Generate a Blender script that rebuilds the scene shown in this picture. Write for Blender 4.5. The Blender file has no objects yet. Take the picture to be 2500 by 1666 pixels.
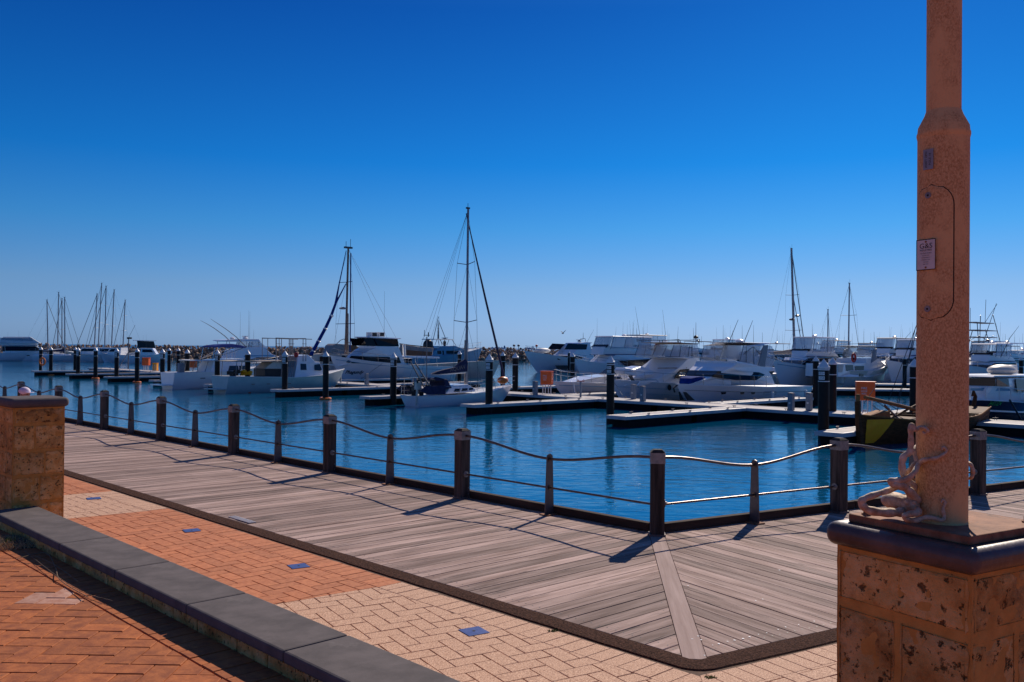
import bpy, bmesh, math, random
from mathutils import Vector, Matrix, Euler, noise as mnoise
random.seed(11)
R = math.radians
SC = bpy.context.scene
COL = SC.collection
# ------------------------------------------------------------------ camera
F = 2222.0                       # focal length in pixels of the 2500 px wide photograph
CAMZ = 2.0
ROT = Matrix.Rotation(R(90 + 0.464), 3, 'X') @ Matrix.Rotation(0.0092, 3, 'Z')
cam = bpy.data.cameras.new('camera'); co = bpy.data.objects.new('camera', cam); COL.objects.link(co)
co.location = (0, 0, CAMZ); co.rotation_euler = ROT.to_euler()
cam.sensor_width = 36.0; cam.lens = 36.0 * F / 2500.0; cam.clip_start = 0.05; cam.clip_end = 90000
SC.camera = co
# ------------------------------------------------------------------ world, sun, exposure
SUN_AZ, SUN_EL = 25.5, 34.2
w = bpy.data.worlds.new('World'); SC.world = w; w.use_nodes = True
nt = w.node_tree; nt.nodes.clear()
sky = nt.nodes.new('ShaderNodeTexSky'); sky.sky_type = 'NISHITA'; sky.sun_disc = False
sky.sun_elevation = R(SUN_EL); sky.sun_rotation = R(SUN_AZ)
sky.air_density = 0.9; sky.dust_density = 0.25; sky.ozone_density = 5.0; sky.altitude = 0
bg = nt.nodes.new('ShaderNodeBackground'); bg.inputs['Strength'].default_value = 0.1
wo = nt.nodes.new('ShaderNodeOutputWorld')
# deep blue tint following only height above the horizon, brightened overhead to fill the shade
tcw = nt.nodes.new('ShaderNodeTexCoord'); sx = nt.nodes.new('ShaderNodeSeparateXYZ'); rp = nt.nodes.new('ShaderNodeValToRGB')
nt.links.new(tcw.outputs['Generated'], sx.inputs[0]); nt.links.new(sx.outputs['Z'], rp.inputs[0])
TINT = [(0.0, (.37, .62, 1.27)), (.02, (.42, .64, 1.20)), (.066, (.44, .66, 1.02)), (.13, (.20, .66, 1.07)), (.197, (.05, .56, 1.09)), (.349, (.03, .36, .90)), (.5, (.16, .48, .98)), (.75, (.62, .82, 1.2)), (1.0, (.85, 1.0, 1.33))]
while len(rp.color_ramp.elements) < len(TINT): rp.color_ramp.elements.new(0.5)
for e, (p_, c_) in zip(rp.color_ramp.elements, TINT): e.position = p_; e.color = (c_[0] / 1.35, c_[1] / 1.35, c_[2] / 1.35, 1)
mx1 = nt.nodes.new('ShaderNodeVectorMath'); mx1.operation = 'MULTIPLY'; mx2 = nt.nodes.new('ShaderNodeVectorMath'); mx2.operation = 'SCALE'; mx2.inputs['Scale'].default_value = 1.35 * 0.75
nt.links.new(sky.outputs[0], mx1.inputs[0]); nt.links.new(rp.outputs[0], mx1.inputs[1]); nt.links.new(mx1.outputs[0], mx2.inputs[0]); nt.links.new(mx2.outputs[0], bg.inputs[0]); nt.links.new(bg.outputs[0], wo.inputs[0])
sl = bpy.data.lights.new('sun', 'SUN'); sl.energy = 4.7; sl.angle = R(0.5); sl.color = (1.0, 0.88, 0.74)
so = bpy.data.objects.new('sun', sl); COL.objects.link(so)
sv = Vector((math.sin(R(SUN_AZ)) * math.cos(R(SUN_EL)), math.cos(R(SUN_AZ)) * math.cos(R(SUN_EL)), math.sin(R(SUN_EL))))
so.rotation_euler = sv.to_track_quat('Z', 'Y').to_euler(); so.location = sv * 50
SC.view_settings.view_transform = 'Standard'; SC.view_settings.look = 'None'
SC.view_settings.exposure = 0.0; SC.view_settings.gamma = 1.0
# ------------------------------------------------------------------ measuring helpers
def ray(px, py):
    return ROT @ Vector(((px - 1250) / F, (833 - py) / F, -1))
def ground(px, py, z=0.0):
    d = ray(px, py); t = (z - CAMZ) / d.z
    return Vector((d.x * t, d.y * t, z))
def atdepth(px, py, D):
    d = ray(px, py); t = D / d.y
    return Vector((d.x * t, D, CAMZ + d.z * t))
CR = {1: (0, 660, 4.612), 2: (400, 760, 5.8825), 3: (700, 760, 5.8825), 4: (950, 780, 5.8825), 5: (1250, 760, 5.8825),
      6: (1550, 780, 5.8825), 7: (1850, 780, 5.8825), 8: (2200, 720, 4.612), 9: (2050, 1000, 4.751), 10: (740, 500, 3.919), 11: (1820, 580, 5.227)}
def cp(c, x, y):
    o = CR[c]; return (o[0] + x / o[2], o[1] + y / o[2])
WZ = -2.0                         # water level
# ------------------------------------------------------------------ objects
def tag(o, label=None, cat=None, group=None, kind=None):
    if label: o['label'] = label
    if cat: o['category'] = cat
    if group: o['group'] = group
    if kind: o['kind'] = kind
    return o
def empty(name, loc, rz=0.0, label=None, cat=None, group=None):
    o = bpy.data.objects.new(name, None); COL.objects.link(o); o.location = loc; o.rotation_euler = (0, 0, rz)
    o.empty_display_size = 0.2
    return tag(o, label, cat, group)
class MB:
    def __init__(s): s.v = []; s.f = []
    def add(s, vs, fs):
        n = len(s.v); s.v += [tuple(v) for v in vs]; s.f += [tuple(i + n for i in f) for f in fs]; return s
    def box(s, c, d, rz=0.0, taper=1.0):
        x, y, z = d[0] / 2, d[1] / 2, d[2] / 2; vs = []
        for k, zz in ((1, -z), (taper, z)):
            for a, b in ((-x, -y), (x, -y), (x, y), (-x, y)):
                a *= k; b *= k
                vs.append((c[0] + a * math.cos(rz) - b * math.sin(rz), c[1] + a * math.sin(rz) + b * math.cos(rz), c[2] + zz))
        return s.add(vs, [(3, 2, 1, 0), (4, 5, 6, 7), (0, 1, 5, 4), (1, 2, 6, 5), (2, 3, 7, 6), (3, 0, 4, 7)])
    def bar(s, a, b, w, h):
        a = Vector(a); b = Vector(b); d = (b - a).normalized()
        u = d.cross(Vector((0, 0, 1)));
        if u.length < 1e-4: u = Vector((1, 0, 0))
        u.normalize(); v = u.cross(d); u *= w / 2; v *= h / 2
        vs = [a - u - v, a + u - v, a + u + v, a - u + v, b - u - v, b + u - v, b + u + v, b - u + v]
        return s.add(vs, [(3, 2, 1, 0), (4, 5, 6, 7), (0, 1, 5, 4), (1, 2, 6, 5), (2, 3, 7, 6), (3, 0, 4, 7)])
    def tube(s, pts, r, n=8, cap=True):
        pts = [Vector(p) for p in pts]; m = len(pts)
        rs = r if isinstance(r, (list, tuple)) else [r] * m
        prev = None; vs = []
        for i, p in enumerate(pts):
            t = (pts[min(i + 1, m - 1)] - pts[max(i - 1, 0)])
            t = t.normalized() if t.length > 1e-9 else Vector((0, 0, 1))
            if prev is None:
                u = t.cross(Vector((0, 0, 1)))
                if u.length < 1e-3: u = Vector((1, 0, 0))
            else:
                u = prev - t * prev.dot(t)
                if u.length < 1e-6: u = t.orthogonal()
            u.normalize(); prev = u; v = t.cross(u)
            for k in range(n):
                a = 2 * math.pi * k / n
                vs.append(p + (u * math.cos(a) + v * math.sin(a)) * rs[i])
        fs = []
        for i in range(m - 1):
            for k in range(n):
                a, b = i * n + k, i * n + (k + 1) % n
                fs.append((a, b, b + n, a + n))
        if cap: fs += [tuple(range(n - 1, -1, -1)), tuple((m - 1) * n + k for k in range(n))]
        return s.add(vs, fs)
    def lathe(s, prof, c=(0, 0, 0), n=16, cap=True):
        vs = []; fs = []; m = len(prof)
        for r, z in prof:
            for k in range(n):
                a = 2 * math.pi * k / n
                vs.append((c[0] + r * math.cos(a), c[1] + r * math.sin(a), c[2] + z))
        for i in range(m - 1):
            for k in range(n):
                a, b = i * n + k, i * n + (k + 1) % n
                fs.append((a, b, b + n, a + n))
        if cap: fs += [tuple(range(n - 1, -1, -1)), tuple((m - 1) * n + k for k in range(n))]
        return s.add(vs, fs)
    def prism(s, poly, z0, z1):
        """poly: list of xy, counter-clockwise"""
        n = len(poly)
        vs = [(p[0], p[1], z0) for p in poly] + [(p[0], p[1], z1) for p in poly]
        return s.add(vs, [tuple(range(n - 1, -1, -1)), tuple(range(n, 2 * n))] + [(i, (i + 1) % n, (i + 1) % n + n, i + n) for i in range(n)])
    def ellipsoid(s, c, r, nu=12, nv=8, jit=0.0):
        vs = [(c[0], c[1], c[2] - r[2])]; fs = []
        for j in range(1, nv):
            b = -math.pi / 2 + math.pi * j / nv
            for i in range(nu):
                a = 2 * math.pi * i / nu; q = 1 + random.uniform(-jit, jit)
                vs.append((c[0] + r[0] * q * math.cos(a) * math.cos(b), c[1] + r[1] * q * math.sin(a) * math.cos(b), c[2] + r[2] * q * math.sin(b)))
        vs.append((c[0], c[1], c[2] + r[2])); t = len(vs) - 1
        for i in range(nu):
            fs.append((0, 1 + (i + 1) % nu, 1 + i)); fs.append((t, 1 + (nv - 2) * nu + i, 1 + (nv - 2) * nu + (i + 1) % nu))
            for j in range(nv - 2):
                a = 1 + j * nu + i; b = 1 + j * nu + (i + 1) % nu
                fs.append((a, b, b + nu, a + nu))
        return s.add(vs, fs)
    def mesh(s, name, mat, smooth=False):
        me = bpy.data.meshes.new(name); me.from_pydata(s.v, [], s.f); me.materials.append(mat)
        if smooth:
            me.polygons.foreach_set('use_smooth', [True] * len(me.polygons))
        me.update(); return me
    def build(s, name, mat, parent=None, smooth=False, loc=None, rz=None, bevel=0):
        me = s.mesh(name, mat, smooth); o = bpy.data.objects.new(name, me); COL.objects.link(o)
        if parent: o.parent = parent
        if loc is not None: o.location = loc
        if rz is not None: o.rotation_euler = (0, 0, rz)
        if smooth:
            try:
                me.set_sharp_from_angle(angle=R(38))
            except Exception: pass
        if bevel:
            b = o.modifiers.new('bevel', 'BEVEL'); b.width = bevel; b.segments = 2; b.limit_method = 'ANGLE'; b.angle_limit = R(35)
        return o
def inst(name, me, parent, loc, rot=(0, 0, 0), sc=None):
    o = bpy.data.objects.new(name, me); COL.objects.link(o); o.parent = parent; o.location = loc; o.rotation_euler = rot
    if sc: o.scale = sc
    return o
# ------------------------------------------------------------------ materials
def _n(t, k, **kw):
    n = t.nodes.new(k)
    for a, b in kw.items(): setattr(n, a, b)
    return n
def pbr(name, c1, c2=None, scale=4.0, rough=0.6, metal=0.0, bump=0.0, bscale=40.0, stretch=(1, 1, 1), rnd=0.0, spec=0.5, c3=None, s3=1.0, t3=0.6, coord='Object', detail=6, alpha=1.0, coat=0.0):
    m = bpy.data.materials.new(name); m.use_nodes = True; t = m.node_tree
    p = t.nodes['Principled BSDF']; L = t.links.new
    p.inputs['Roughness'].default_value = rough; p.inputs['Metallic'].default_value = metal
    p.inputs['Specular IOR Level'].default_value = spec
    if coat: p.inputs['Coat Weight'].default_value = coat; p.inputs['Coat Roughness'].default_value = 0.08
    tc = _n(t, 'ShaderNodeTexCoord'); mp = _n(t, 'ShaderNodeMapping'); mp.inputs['Scale'].default_value = stretch
    src = tc.outputs[coord]
    if rnd:
        oi = _n(t, 'ShaderNodeObjectInfo'); va = _n(t, 'ShaderNodeVectorMath', operation='ADD'); sc = _n(t, 'ShaderNodeMath', operation='MULTIPLY'); sc.inputs[1].default_value = 37.0
        L(oi.outputs['Random'], sc.inputs[0]); L(src, va.inputs[0]); L(sc.outputs[0], va.inputs[1]); src = va.outputs[0]
    L(src, mp.inputs[0])
    if c2 is not None:
        nz = _n(t, 'ShaderNodeTexNoise'); nz.inputs['Scale'].default_value = scale; nz.inputs['Detail'].default_value = detail; nz.inputs['Roughness'].default_value = 0.65
        L(mp.outputs[0], nz.inputs['Vector'])
        cr = _n(t, 'ShaderNodeValToRGB'); cr.color_ramp.elements[0].position = 0.32; cr.color_ramp.elements[1].position = 0.68
        cr.color_ramp.elements[0].color = (*c1, 1); cr.color_ramp.elements[1].color = (*c2, 1)
        L(nz.outputs['Fac'], cr.inputs[0]); col = cr.outputs[0]
        if c3 is not None:
            n3 = _n(t, 'ShaderNodeTexNoise'); n3.inputs['Scale'].default_value = s3; n3.inputs['Detail'].default_value = 8; n3.inputs['Roughness'].default_value = 0.7
            L(mp.outputs[0], n3.inputs['Vector'])
            r3 = _n(t, 'ShaderNodeMapRange'); r3.inputs['From Min'].default_value = t3; r3.inputs['From Max'].default_value = t3 + 0.08
            L(n3.outputs['Fac'], r3.inputs['Value'])
            mx = _n(t, 'ShaderNodeMixRGB'); mx.inputs[2].default_value = (*c3, 1); L(r3.outputs[0], mx.inputs[0]); L(col, mx.inputs[1]); col = mx.outputs[0]
        if rnd:
            hv = _n(t, 'ShaderNodeHueSaturation'); mr = _n(t, 'ShaderNodeMapRange'); mr.inputs['To Min'].default_value = 1 - rnd; mr.inputs['To Max'].default_value = 1 + rnd
            L(oi.outputs['Random'], mr.inputs['Value']); L(mr.outputs[0], hv.inputs['Value']); L(col, hv.inputs['Color']); col = hv.outputs[0]
        L(col, p.inputs['Base Color'])
    else:
        p.inputs['Base Color'].default_value = (*c1, 1)
    if bump:
        nb = _n(t, 'ShaderNodeTexNoise'); nb.inputs['Scale'].default_value = bscale; nb.inputs['Detail'].default_value = 5
        L(mp.outputs[0], nb.inputs['Vector']); bp = _n(t, 'ShaderNodeBump'); bp.inputs['Strength'].default_value = 1.0; bp.inputs['Distance'].default_value = bump
        L(nb.outputs['Fac'], bp.inputs['Height']); L(bp.outputs[0], p.inputs['Normal'])
    if alpha < 1: p.inputs['Alpha'].default_value = alpha
    return m
M = {}
M['plank'] = pbr('weathered deck timber', (0.20, 0.125, 0.100), (0.50, 0.36, 0.31), 4.0, 0.85, spec=0.2, bump=0.003, bscale=40, stretch=(0.3, 4.0, 1), rnd=0.34, c3=(0.095, 0.066, 0.058), s3=3.2, t3=0.57)
M['mitre'] = pbr('mitre board timber', (0.27, 0.175, 0.15), (0.42, 0.30, 0.265), 3.0, 0.8, spec=0.2, bump=0.001, bscale=60, stretch=(0.3, 6.0, 1))
M['post'] = pbr('dark weathered post timber', (0.022, 0.017, 0.015), (0.125, 0.088, 0.072), 5.0, 0.85, spec=0.2, bump=0.003, bscale=30, stretch=(3, 3, 0.25), rnd=0.2)
M['posttop'] = pbr('charred post top', (0.012, 0.009, 0.008), (0.05, 0.035, 0.03), 20, 0.9, bump=0.002)
M['kerb'] = pbr('dark kerb timber', (0.025, 0.015, 0.011), (0.08, 0.048, 0.034), 3.0, 0.9, spec=0.2, bump=0.003, bscale=30, stretch=(0.3, 3, 3))
M['galv'] = pbr('galvanised steel', (0.17, 0.15, 0.15), (0.30, 0.27, 0.26), 30, 0.55, 0.5, bump=0.0008, bscale=120)
M['rail'] = pbr('brown steel rail', (0.10, 0.065, 0.05), (0.20, 0.15, 0.13), 14, 0.33, 0.75, bump=0.0004, bscale=150, c3=(0.14, 0.05, 0.02), s3=12, t3=0.62)
M['stanchion'] = pbr('painted steel stanchion', (0.085, 0.07, 0.07), (0.15, 0.12, 0.12), 9, 0.5, 0.3, c3=(0.16, 0.06, 0.03), s3=6, t3=0.64)
M['rust'] = pbr('rusty steel', (0.16, 0.055, 0.022), (0.38, 0.17, 0.085), 18, 0.85, 0.1, bump=0.002, bscale=60, c3=(0.07, 0.03, 0.02), s3=9, t3=0.6)
M['bitumen'] = pbr('brown bitumen strip', (0.010, 0.005, 0.004), (0.13, 0.065, 0.045), 70, 1.0, bump=0.012, bscale=85, detail=5, spec=0.05)
M['redpaver'] = pbr('red clay paver', (0.42, 0.125, 0.045), (0.60, 0.215, 0.085), 22, 0.85, bump=0.0012, bscale=180, rnd=0.10)
M['creampaver'] = pbr('cream aggregate paver', (0.30, 0.13, 0.07), (0.86, 0.55, 0.36), 130, 0.85, bump=0.002, bscale=220, rnd=0.09, detail=2)
M['terrabrick'] = pbr('orange clay brick', (0.25, 0.058, 0.012), (0.50, 0.145, 0.032), 14, 0.85, bump=0.0015, bscale=90, rnd=0.16, c3=(0.16, 0.045, 0.02), s3=14, t3=0.63)
M['palebrick'] = pbr('salt stained brick', (0.36, 0.14, 0.08), (0.52, 0.30, 0.22), 14, 0.85, bump=0.0015, bscale=90, rnd=0.1)
M['sand'] = pbr('joint sand', (0.07, 0.035, 0.02), (0.14, 0.075, 0.045), 30, 0.95)
M['earth'] = pbr('dark soil', (0.03, 0.02, 0.014), (0.09, 0.06, 0.04), 8, 0.95, bump=0.01, bscale=30)
M['coping'] = pbr('grey coping stone', (0.090, 0.076, 0.074), (0.150, 0.125, 0.120), 6, 0.85, spec=0.2, bump=0.0006, bscale=160, c3=(0.17, 0.145, 0.135), s3=3.5, t3=0.62)
M['capdark'] = pbr('purple brown glazed cap', (0.045, 0.026, 0.024), (0.12, 0.075, 0.065), 9, 0.42, bump=0.002, bscale=30, c3=(0.22, 0.17, 0.16), s3=14, t3=0.66)
M['limestone'] = pbr('coral limestone', (0.46, 0.21, 0.045), (0.80, 0.46, 0.15), 8, 0.95, bump=0.018, bscale=30, rnd=0.10, c3=(0.055, 0.026, 0.012), s3=19, t3=0.572, spec=0.15)
def lime_mat():
    m = bpy.data.materials.new('pitted coral limestone'); m.use_nodes = True; t = m.node_tree; p = t.nodes['Principled BSDF']; L = t.links.new
    p.inputs['Roughness'].default_value = 0.95; p.inputs['Specular IOR Level'].default_value = 0.12
    tc = _n(t, 'ShaderNodeTexCoord'); oi = _n(t, 'ShaderNodeObjectInfo'); sc = _n(t, 'ShaderNodeMath', operation='MULTIPLY'); sc.inputs[1].default_value = 41.0; L(oi.outputs['Random'], sc.inputs[0])
    va = _n(t, 'ShaderNodeVectorMath', operation='ADD'); L(tc.outputs['Object'], va.inputs[0]); L(sc.outputs[0], va.inputs[1])
    def nz(s, d=6, r_=.65): n = _n(t, 'ShaderNodeTexNoise'); n.inputs['Scale'].default_value = s; n.inputs['Detail'].default_value = d; n.inputs['Roughness'].default_value = r_; L(va.outputs[0], n.inputs['Vector']); return n
    def thr(n, a, b): q = _n(t, 'ShaderNodeMapRange'); q.inputs['From Min'].default_value = a; q.inputs['From Max'].default_value = b; L(n.outputs['Fac'], q.inputs['Value']); return q
    a = nz(7, 8, .7); cr = _n(t, 'ShaderNodeValToRGB'); e = cr.color_ramp.elements; e[0].position = .3; e[0].color = (.36, .15, .035, 1); e[1].position = .72; e[1].color = (.86, .55, .24, 1); k = e.new(.5); k.color = (.64, .35, .11, 1); L(a.outputs['Fac'], cr.inputs[0])
    st = thr(nz(4.5, 7, .75), .52, .66); m1 = _n(t, 'ShaderNodeMixRGB'); m1.inputs[2].default_value = (.17, .085, .035, 1); mf = _n(t, 'ShaderNodeMath', operation='MULTIPLY'); mf.inputs[1].default_value = .65; L(st.outputs[0], mf.inputs[0]); L(mf.outputs[0], m1.inputs[0]); L(cr.outputs[0], m1.inputs[1])
    pt = thr(nz(42, 4, .6), .60, .68); big = thr(nz(15, 6, .7), .61, .67); mxp = _n(t, 'ShaderNodeMath', operation='MAXIMUM'); pz_ = _n(t, 'ShaderNodeMath', operation='MULTIPLY'); L(big.outputs[0], pz_.inputs[0]); pz_.inputs[1].default_value = .9; L(pt.outputs[0], mxp.inputs[0]); L(pz_.outputs[0], mxp.inputs[1])
    m2 = _n(t, 'ShaderNodeMixRGB'); m2.inputs[2].default_value = (.15, .072, .027, 1); L(mxp.outputs[0], m2.inputs[0]); L(m1.outputs[0], m2.inputs[1])  # dark spots put the shade of pits into the colour; bump adds depth
    hv = _n(t, 'ShaderNodeHueSaturation'); mr = _n(t, 'ShaderNodeMapRange'); mr.inputs['To Min'].default_value = .8; mr.inputs['To Max'].default_value = 1.15; L(oi.outputs['Random'], mr.inputs['Value']); L(mr.outputs[0], hv.inputs['Value']); L(m2.outputs[0], hv.inputs['Color']); L(hv.outputs[0], p.inputs['Base Color'])
    f = nz(60, 5); hgt = _n(t, 'ShaderNodeMath', operation='SUBTRACT'); mm = _n(t, 'ShaderNodeMath', operation='MULTIPLY'); mm.inputs[1].default_value = .6; L(f.outputs['Fac'], mm.inputs[0]); L(mm.outputs[0], hgt.inputs[0]); L(mxp.outputs[0], hgt.inputs[1])
    b = _n(t, 'ShaderNodeBump'); b.inputs['Distance'].default_value = .010; L(hgt.outputs[0], b.inputs['Height']); L(b.outputs[0], p.inputs['Normal'])
    return m
M['limestone'] = lime_mat()
M['mortar'] = pbr('sandy mortar', (0.46, 0.20, 0.035), (0.64, 0.31, 0.07), 10, 0.95, bump=0.003, bscale=50)
M['blueplate'] = pbr('blue steel plate', (0.10, 0.12, 0.26), (0.17, 0.19, 0.35), 20, 0.35, 0.5)
M['pole'] = pbr('rust speckled cream pole', (0.40, 0.19, 0.065), (0.74, 0.46, 0.21), 230, 0.8, bump=0.0010, bscale=300, stretch=(1, 1, 0.7), c3=(0.70, 0.42, 0.18), s3=4.5, t3=0.50, detail=3, spec=0.3)
M['groove'] = pbr('dark groove', (0.02, 0.012, 0.008), rough=0.9)
M['octo'] = pbr('rust stained cast metal', (0.30, 0.15, 0.07), (0.70, 0.54, 0.38), 34, 0.7, 0.1, bump=0.0025, bscale=90, c3=(0.06, 0.035, 0.025), s3=30, t3=0.62)
M['signplate'] = pbr('grey metal plate', (0.52, 0.48, 0.45), (0.66, 0.62, 0.58), 20, 0.5, 0.0)
M['ink'] = pbr('black print', (0.02, 0.015, 0.015), rough=0.7)
M['white'] = pbr('white gelcoat', (0.84, 0.83, 0.84), (0.90, 0.89, 0.89), 1.2, 0.22, coat=0.3)
M['white2'] = pbr('dull white paint', (0.60, 0.61, 0.62), (0.74, 0.74, 0.73), 2.0, 0.5, c3=(0.42, 0.33, 0.24), s3=3.0, t3=0.70)
M['cream'] = pbr('cream paint', (0.55, 0.50, 0.42), (0.66, 0.60, 0.52), 1.5, 0.5)
M['palegreen'] = pbr('pale green hull paint', (0.42, 0.54, 0.52), (0.52, 0.62, 0.60), 1.5, 0.45)
M['bluehull'] = pbr('mid blue hull paint', (0.08, 0.26, 0.42), (0.12, 0.34, 0.50), 1.5, 0.35)
M['blackhull'] = pbr('black hull paint', (0.012, 0.012, 0.014), (0.03, 0.03, 0.032), 2, 0.15, coat=0.5)
M['navy'] = pbr('navy canvas', (0.008, 0.012, 0.045), (0.02, 0.028, 0.09), 3, 0.85, bump=0.01, bscale=4)
M['bluecanvas'] = pbr('blue canvas', (0.002, 0.02, 0.15), (0.006, 0.045, 0.25), 3, 0.9, spec=0.1, bump=0.01, bscale=4)
M['beige'] = pbr('beige canvas', (0.30, 0.24, 0.20), (0.42, 0.36, 0.31), 2, 0.85, bump=0.02, bscale=3)
M['grey'] = pbr('grey canvas', (0.22, 0.21, 0.22), (0.32, 0.31, 0.32), 2, 0.8)
M['wincdark'] = pbr('smoked boat glass', (0.004, 0.006, 0.014), rough=0.08, spec=0.25)
M['glass2'] = pbr('grey boat glass', (0.03, 0.04, 0.055), rough=0.08, spec=0.4)
M['steel'] = pbr('polished rail steel', (0.55, 0.53, 0.52), rough=0.22, metal=1.0)
M['mast'] = pbr('grey mast alloy', (0.20, 0.20, 0.23), (0.30, 0.30, 0.33), 2, 0.4, 0.5)
M['brownmast'] = pbr('brown mast timber', (0.16, 0.09, 0.06), (0.25, 0.16, 0.11), 3, 0.5)
M['wire'] = pbr('rigging wire', (0.07, 0.075, 0.09), rough=0.4, metal=0.5)
M['black'] = pbr('black rubber', (0.012, 0.012, 0.013), (0.022, 0.022, 0.024), 8, 0.5)
M['pile'] = pbr('black pile sleeve', (0.006, 0.006, 0.007), (0.014, 0.013, 0.014), 3, 0.5, spec=0.2, bump=0.002, bscale=8)
M['pilecap'] = pbr('white pile cap', (0.66, 0.66, 0.68), (0.78, 0.78, 0.79), 2, 0.4)
M['orange'] = pbr('orange plastic', (0.62, 0.13, 0.015), (0.78, 0.19, 0.03), 4, 0.4)
M['cabinet'] = pbr('orange red cabinet paint', (0.85, 0.11, 0.008), (0.95, 0.15, 0.012), 3, 0.45)
M['redpaint'] = pbr('red paint', (0.45, 0.02, 0.015), rough=0.4)
M['yellow'] = pbr('yellow paint', (1.0, 0.34, 0.0), (1.0, 0.42, 0.0), 5, 0.5)
M['concrete'] = pbr('pontoon deck concrete', (0.34, 0.31, 0.30), (0.50, 0.46, 0.45), 1.2, 0.8, bump=0.001, bscale=80)
M['fascia'] = pbr('pontoon fascia', (0.44, 0.42, 0.43), (0.56, 0.53, 0.54), 1.5, 0.5)
M['float'] = pbr('black pontoon float', (0.006, 0.006, 0.007), (0.014, 0.014, 0.015), 2, 0.8, spec=0.15)
M['pedestal'] = pbr('grey pedestal', (0.17, 0.20, 0.24), (0.24, 0.27, 0.31), 4, 0.5)
M['darkwood'] = pbr('varnished dark hull timber', (0.06, 0.022, 0.008), (0.16, 0.06, 0.022), 4, 0.75, spec=0.15, bump=0.002, bscale=10, stretch=(0.3, 3, 3))
M['spar'] = pbr('varnished spar', (0.22, 0.09, 0.03), (0.38, 0.17, 0.06), 5, 0.8, spec=0.15)
M['rock'] = pbr('breakwater rock', (0.09, 0.058, 0.038), (0.44, 0.30, 0.21), 0.9, 0.95, bump=0.12, bscale=2.0, rnd=0.45)
M['twig'] = pbr('dry twig', (0.12, 0.075, 0.045), (0.27, 0.19, 0.12), 20, 0.9)
M['leafgreen'] = pbr('weed leaf', (0.05, 0.09, 0.012), (0.14, 0.19, 0.03), 20, 0.7)
M['drygrass'] = pbr('dry grass', (0.26, 0.17, 0.09), (0.55, 0.38, 0.20), 20, 0.9)
M['skin'] = pbr('skin', (0.42, 0.22, 0.15), rough=0.6)
M['hair'] = pbr('brown hair', (0.03, 0.018, 0.01), rough=0.7)
M['capcloth'] = pbr('white pink cap cloth', (0.68, 0.52, 0.66), (0.82, 0.74, 0.80), 8, 0.8)
M['shirt'] = pbr('blue shirt cloth', (0.10, 0.14, 0.30), rough=0.9)
M['trousers'] = pbr('dark trousers cloth', (0.03, 0.03, 0.04), rough=0.9)
M['shiphaze'] = pbr('ship paint with haze tint', (0.05, 0.16, 0.33), rough=0.8)  # blue of distance haze put into the ships' own colour
M['green'] = pbr('bright green lettering', (0.05, 0.62, 0.12), rough=0.6)
def clear_mat():
    m = bpy.data.materials.new('clear vinyl'); m.use_nodes = True; t = m.node_tree; t.nodes.clear(); L = t.links.new
    o = _n(t, 'ShaderNodeOutputMaterial'); a = _n(t, 'ShaderNodeBsdfTransparent'); a.inputs[0].default_value = (0.80, 0.86, 0.92, 1)
    p = _n(t, 'ShaderNodeBsdfPrincipled'); p.inputs['Base Color'].default_value = (0.62, 0.66, 0.74, 1); p.inputs['Roughness'].default_value = 0.22
    nz = _n(t, 'ShaderNodeTexNoise'); nz.inputs['Scale'].default_value = 0.5; nz.inputs['Detail'].default_value = 1; mr = _n(t, 'ShaderNodeMapRange'); mr.inputs['To Min'].default_value = 0.22; mr.inputs['To Max'].default_value = 0.42
    tc = _n(t, 'ShaderNodeTexCoord'); L(tc.outputs['Object'], nz.inputs['Vector'])
    x = _n(t, 'ShaderNodeMixShader'); L(nz.outputs['Fac'], mr.inputs['Value']); L(mr.outputs[0], x.inputs[0]); L(a.outputs[0], x.inputs[1]); L(p.outputs[0], x.inputs[2]); L(x.outputs[0], o.inputs[0])
    return m
M['clear'] = clear_mat()
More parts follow.
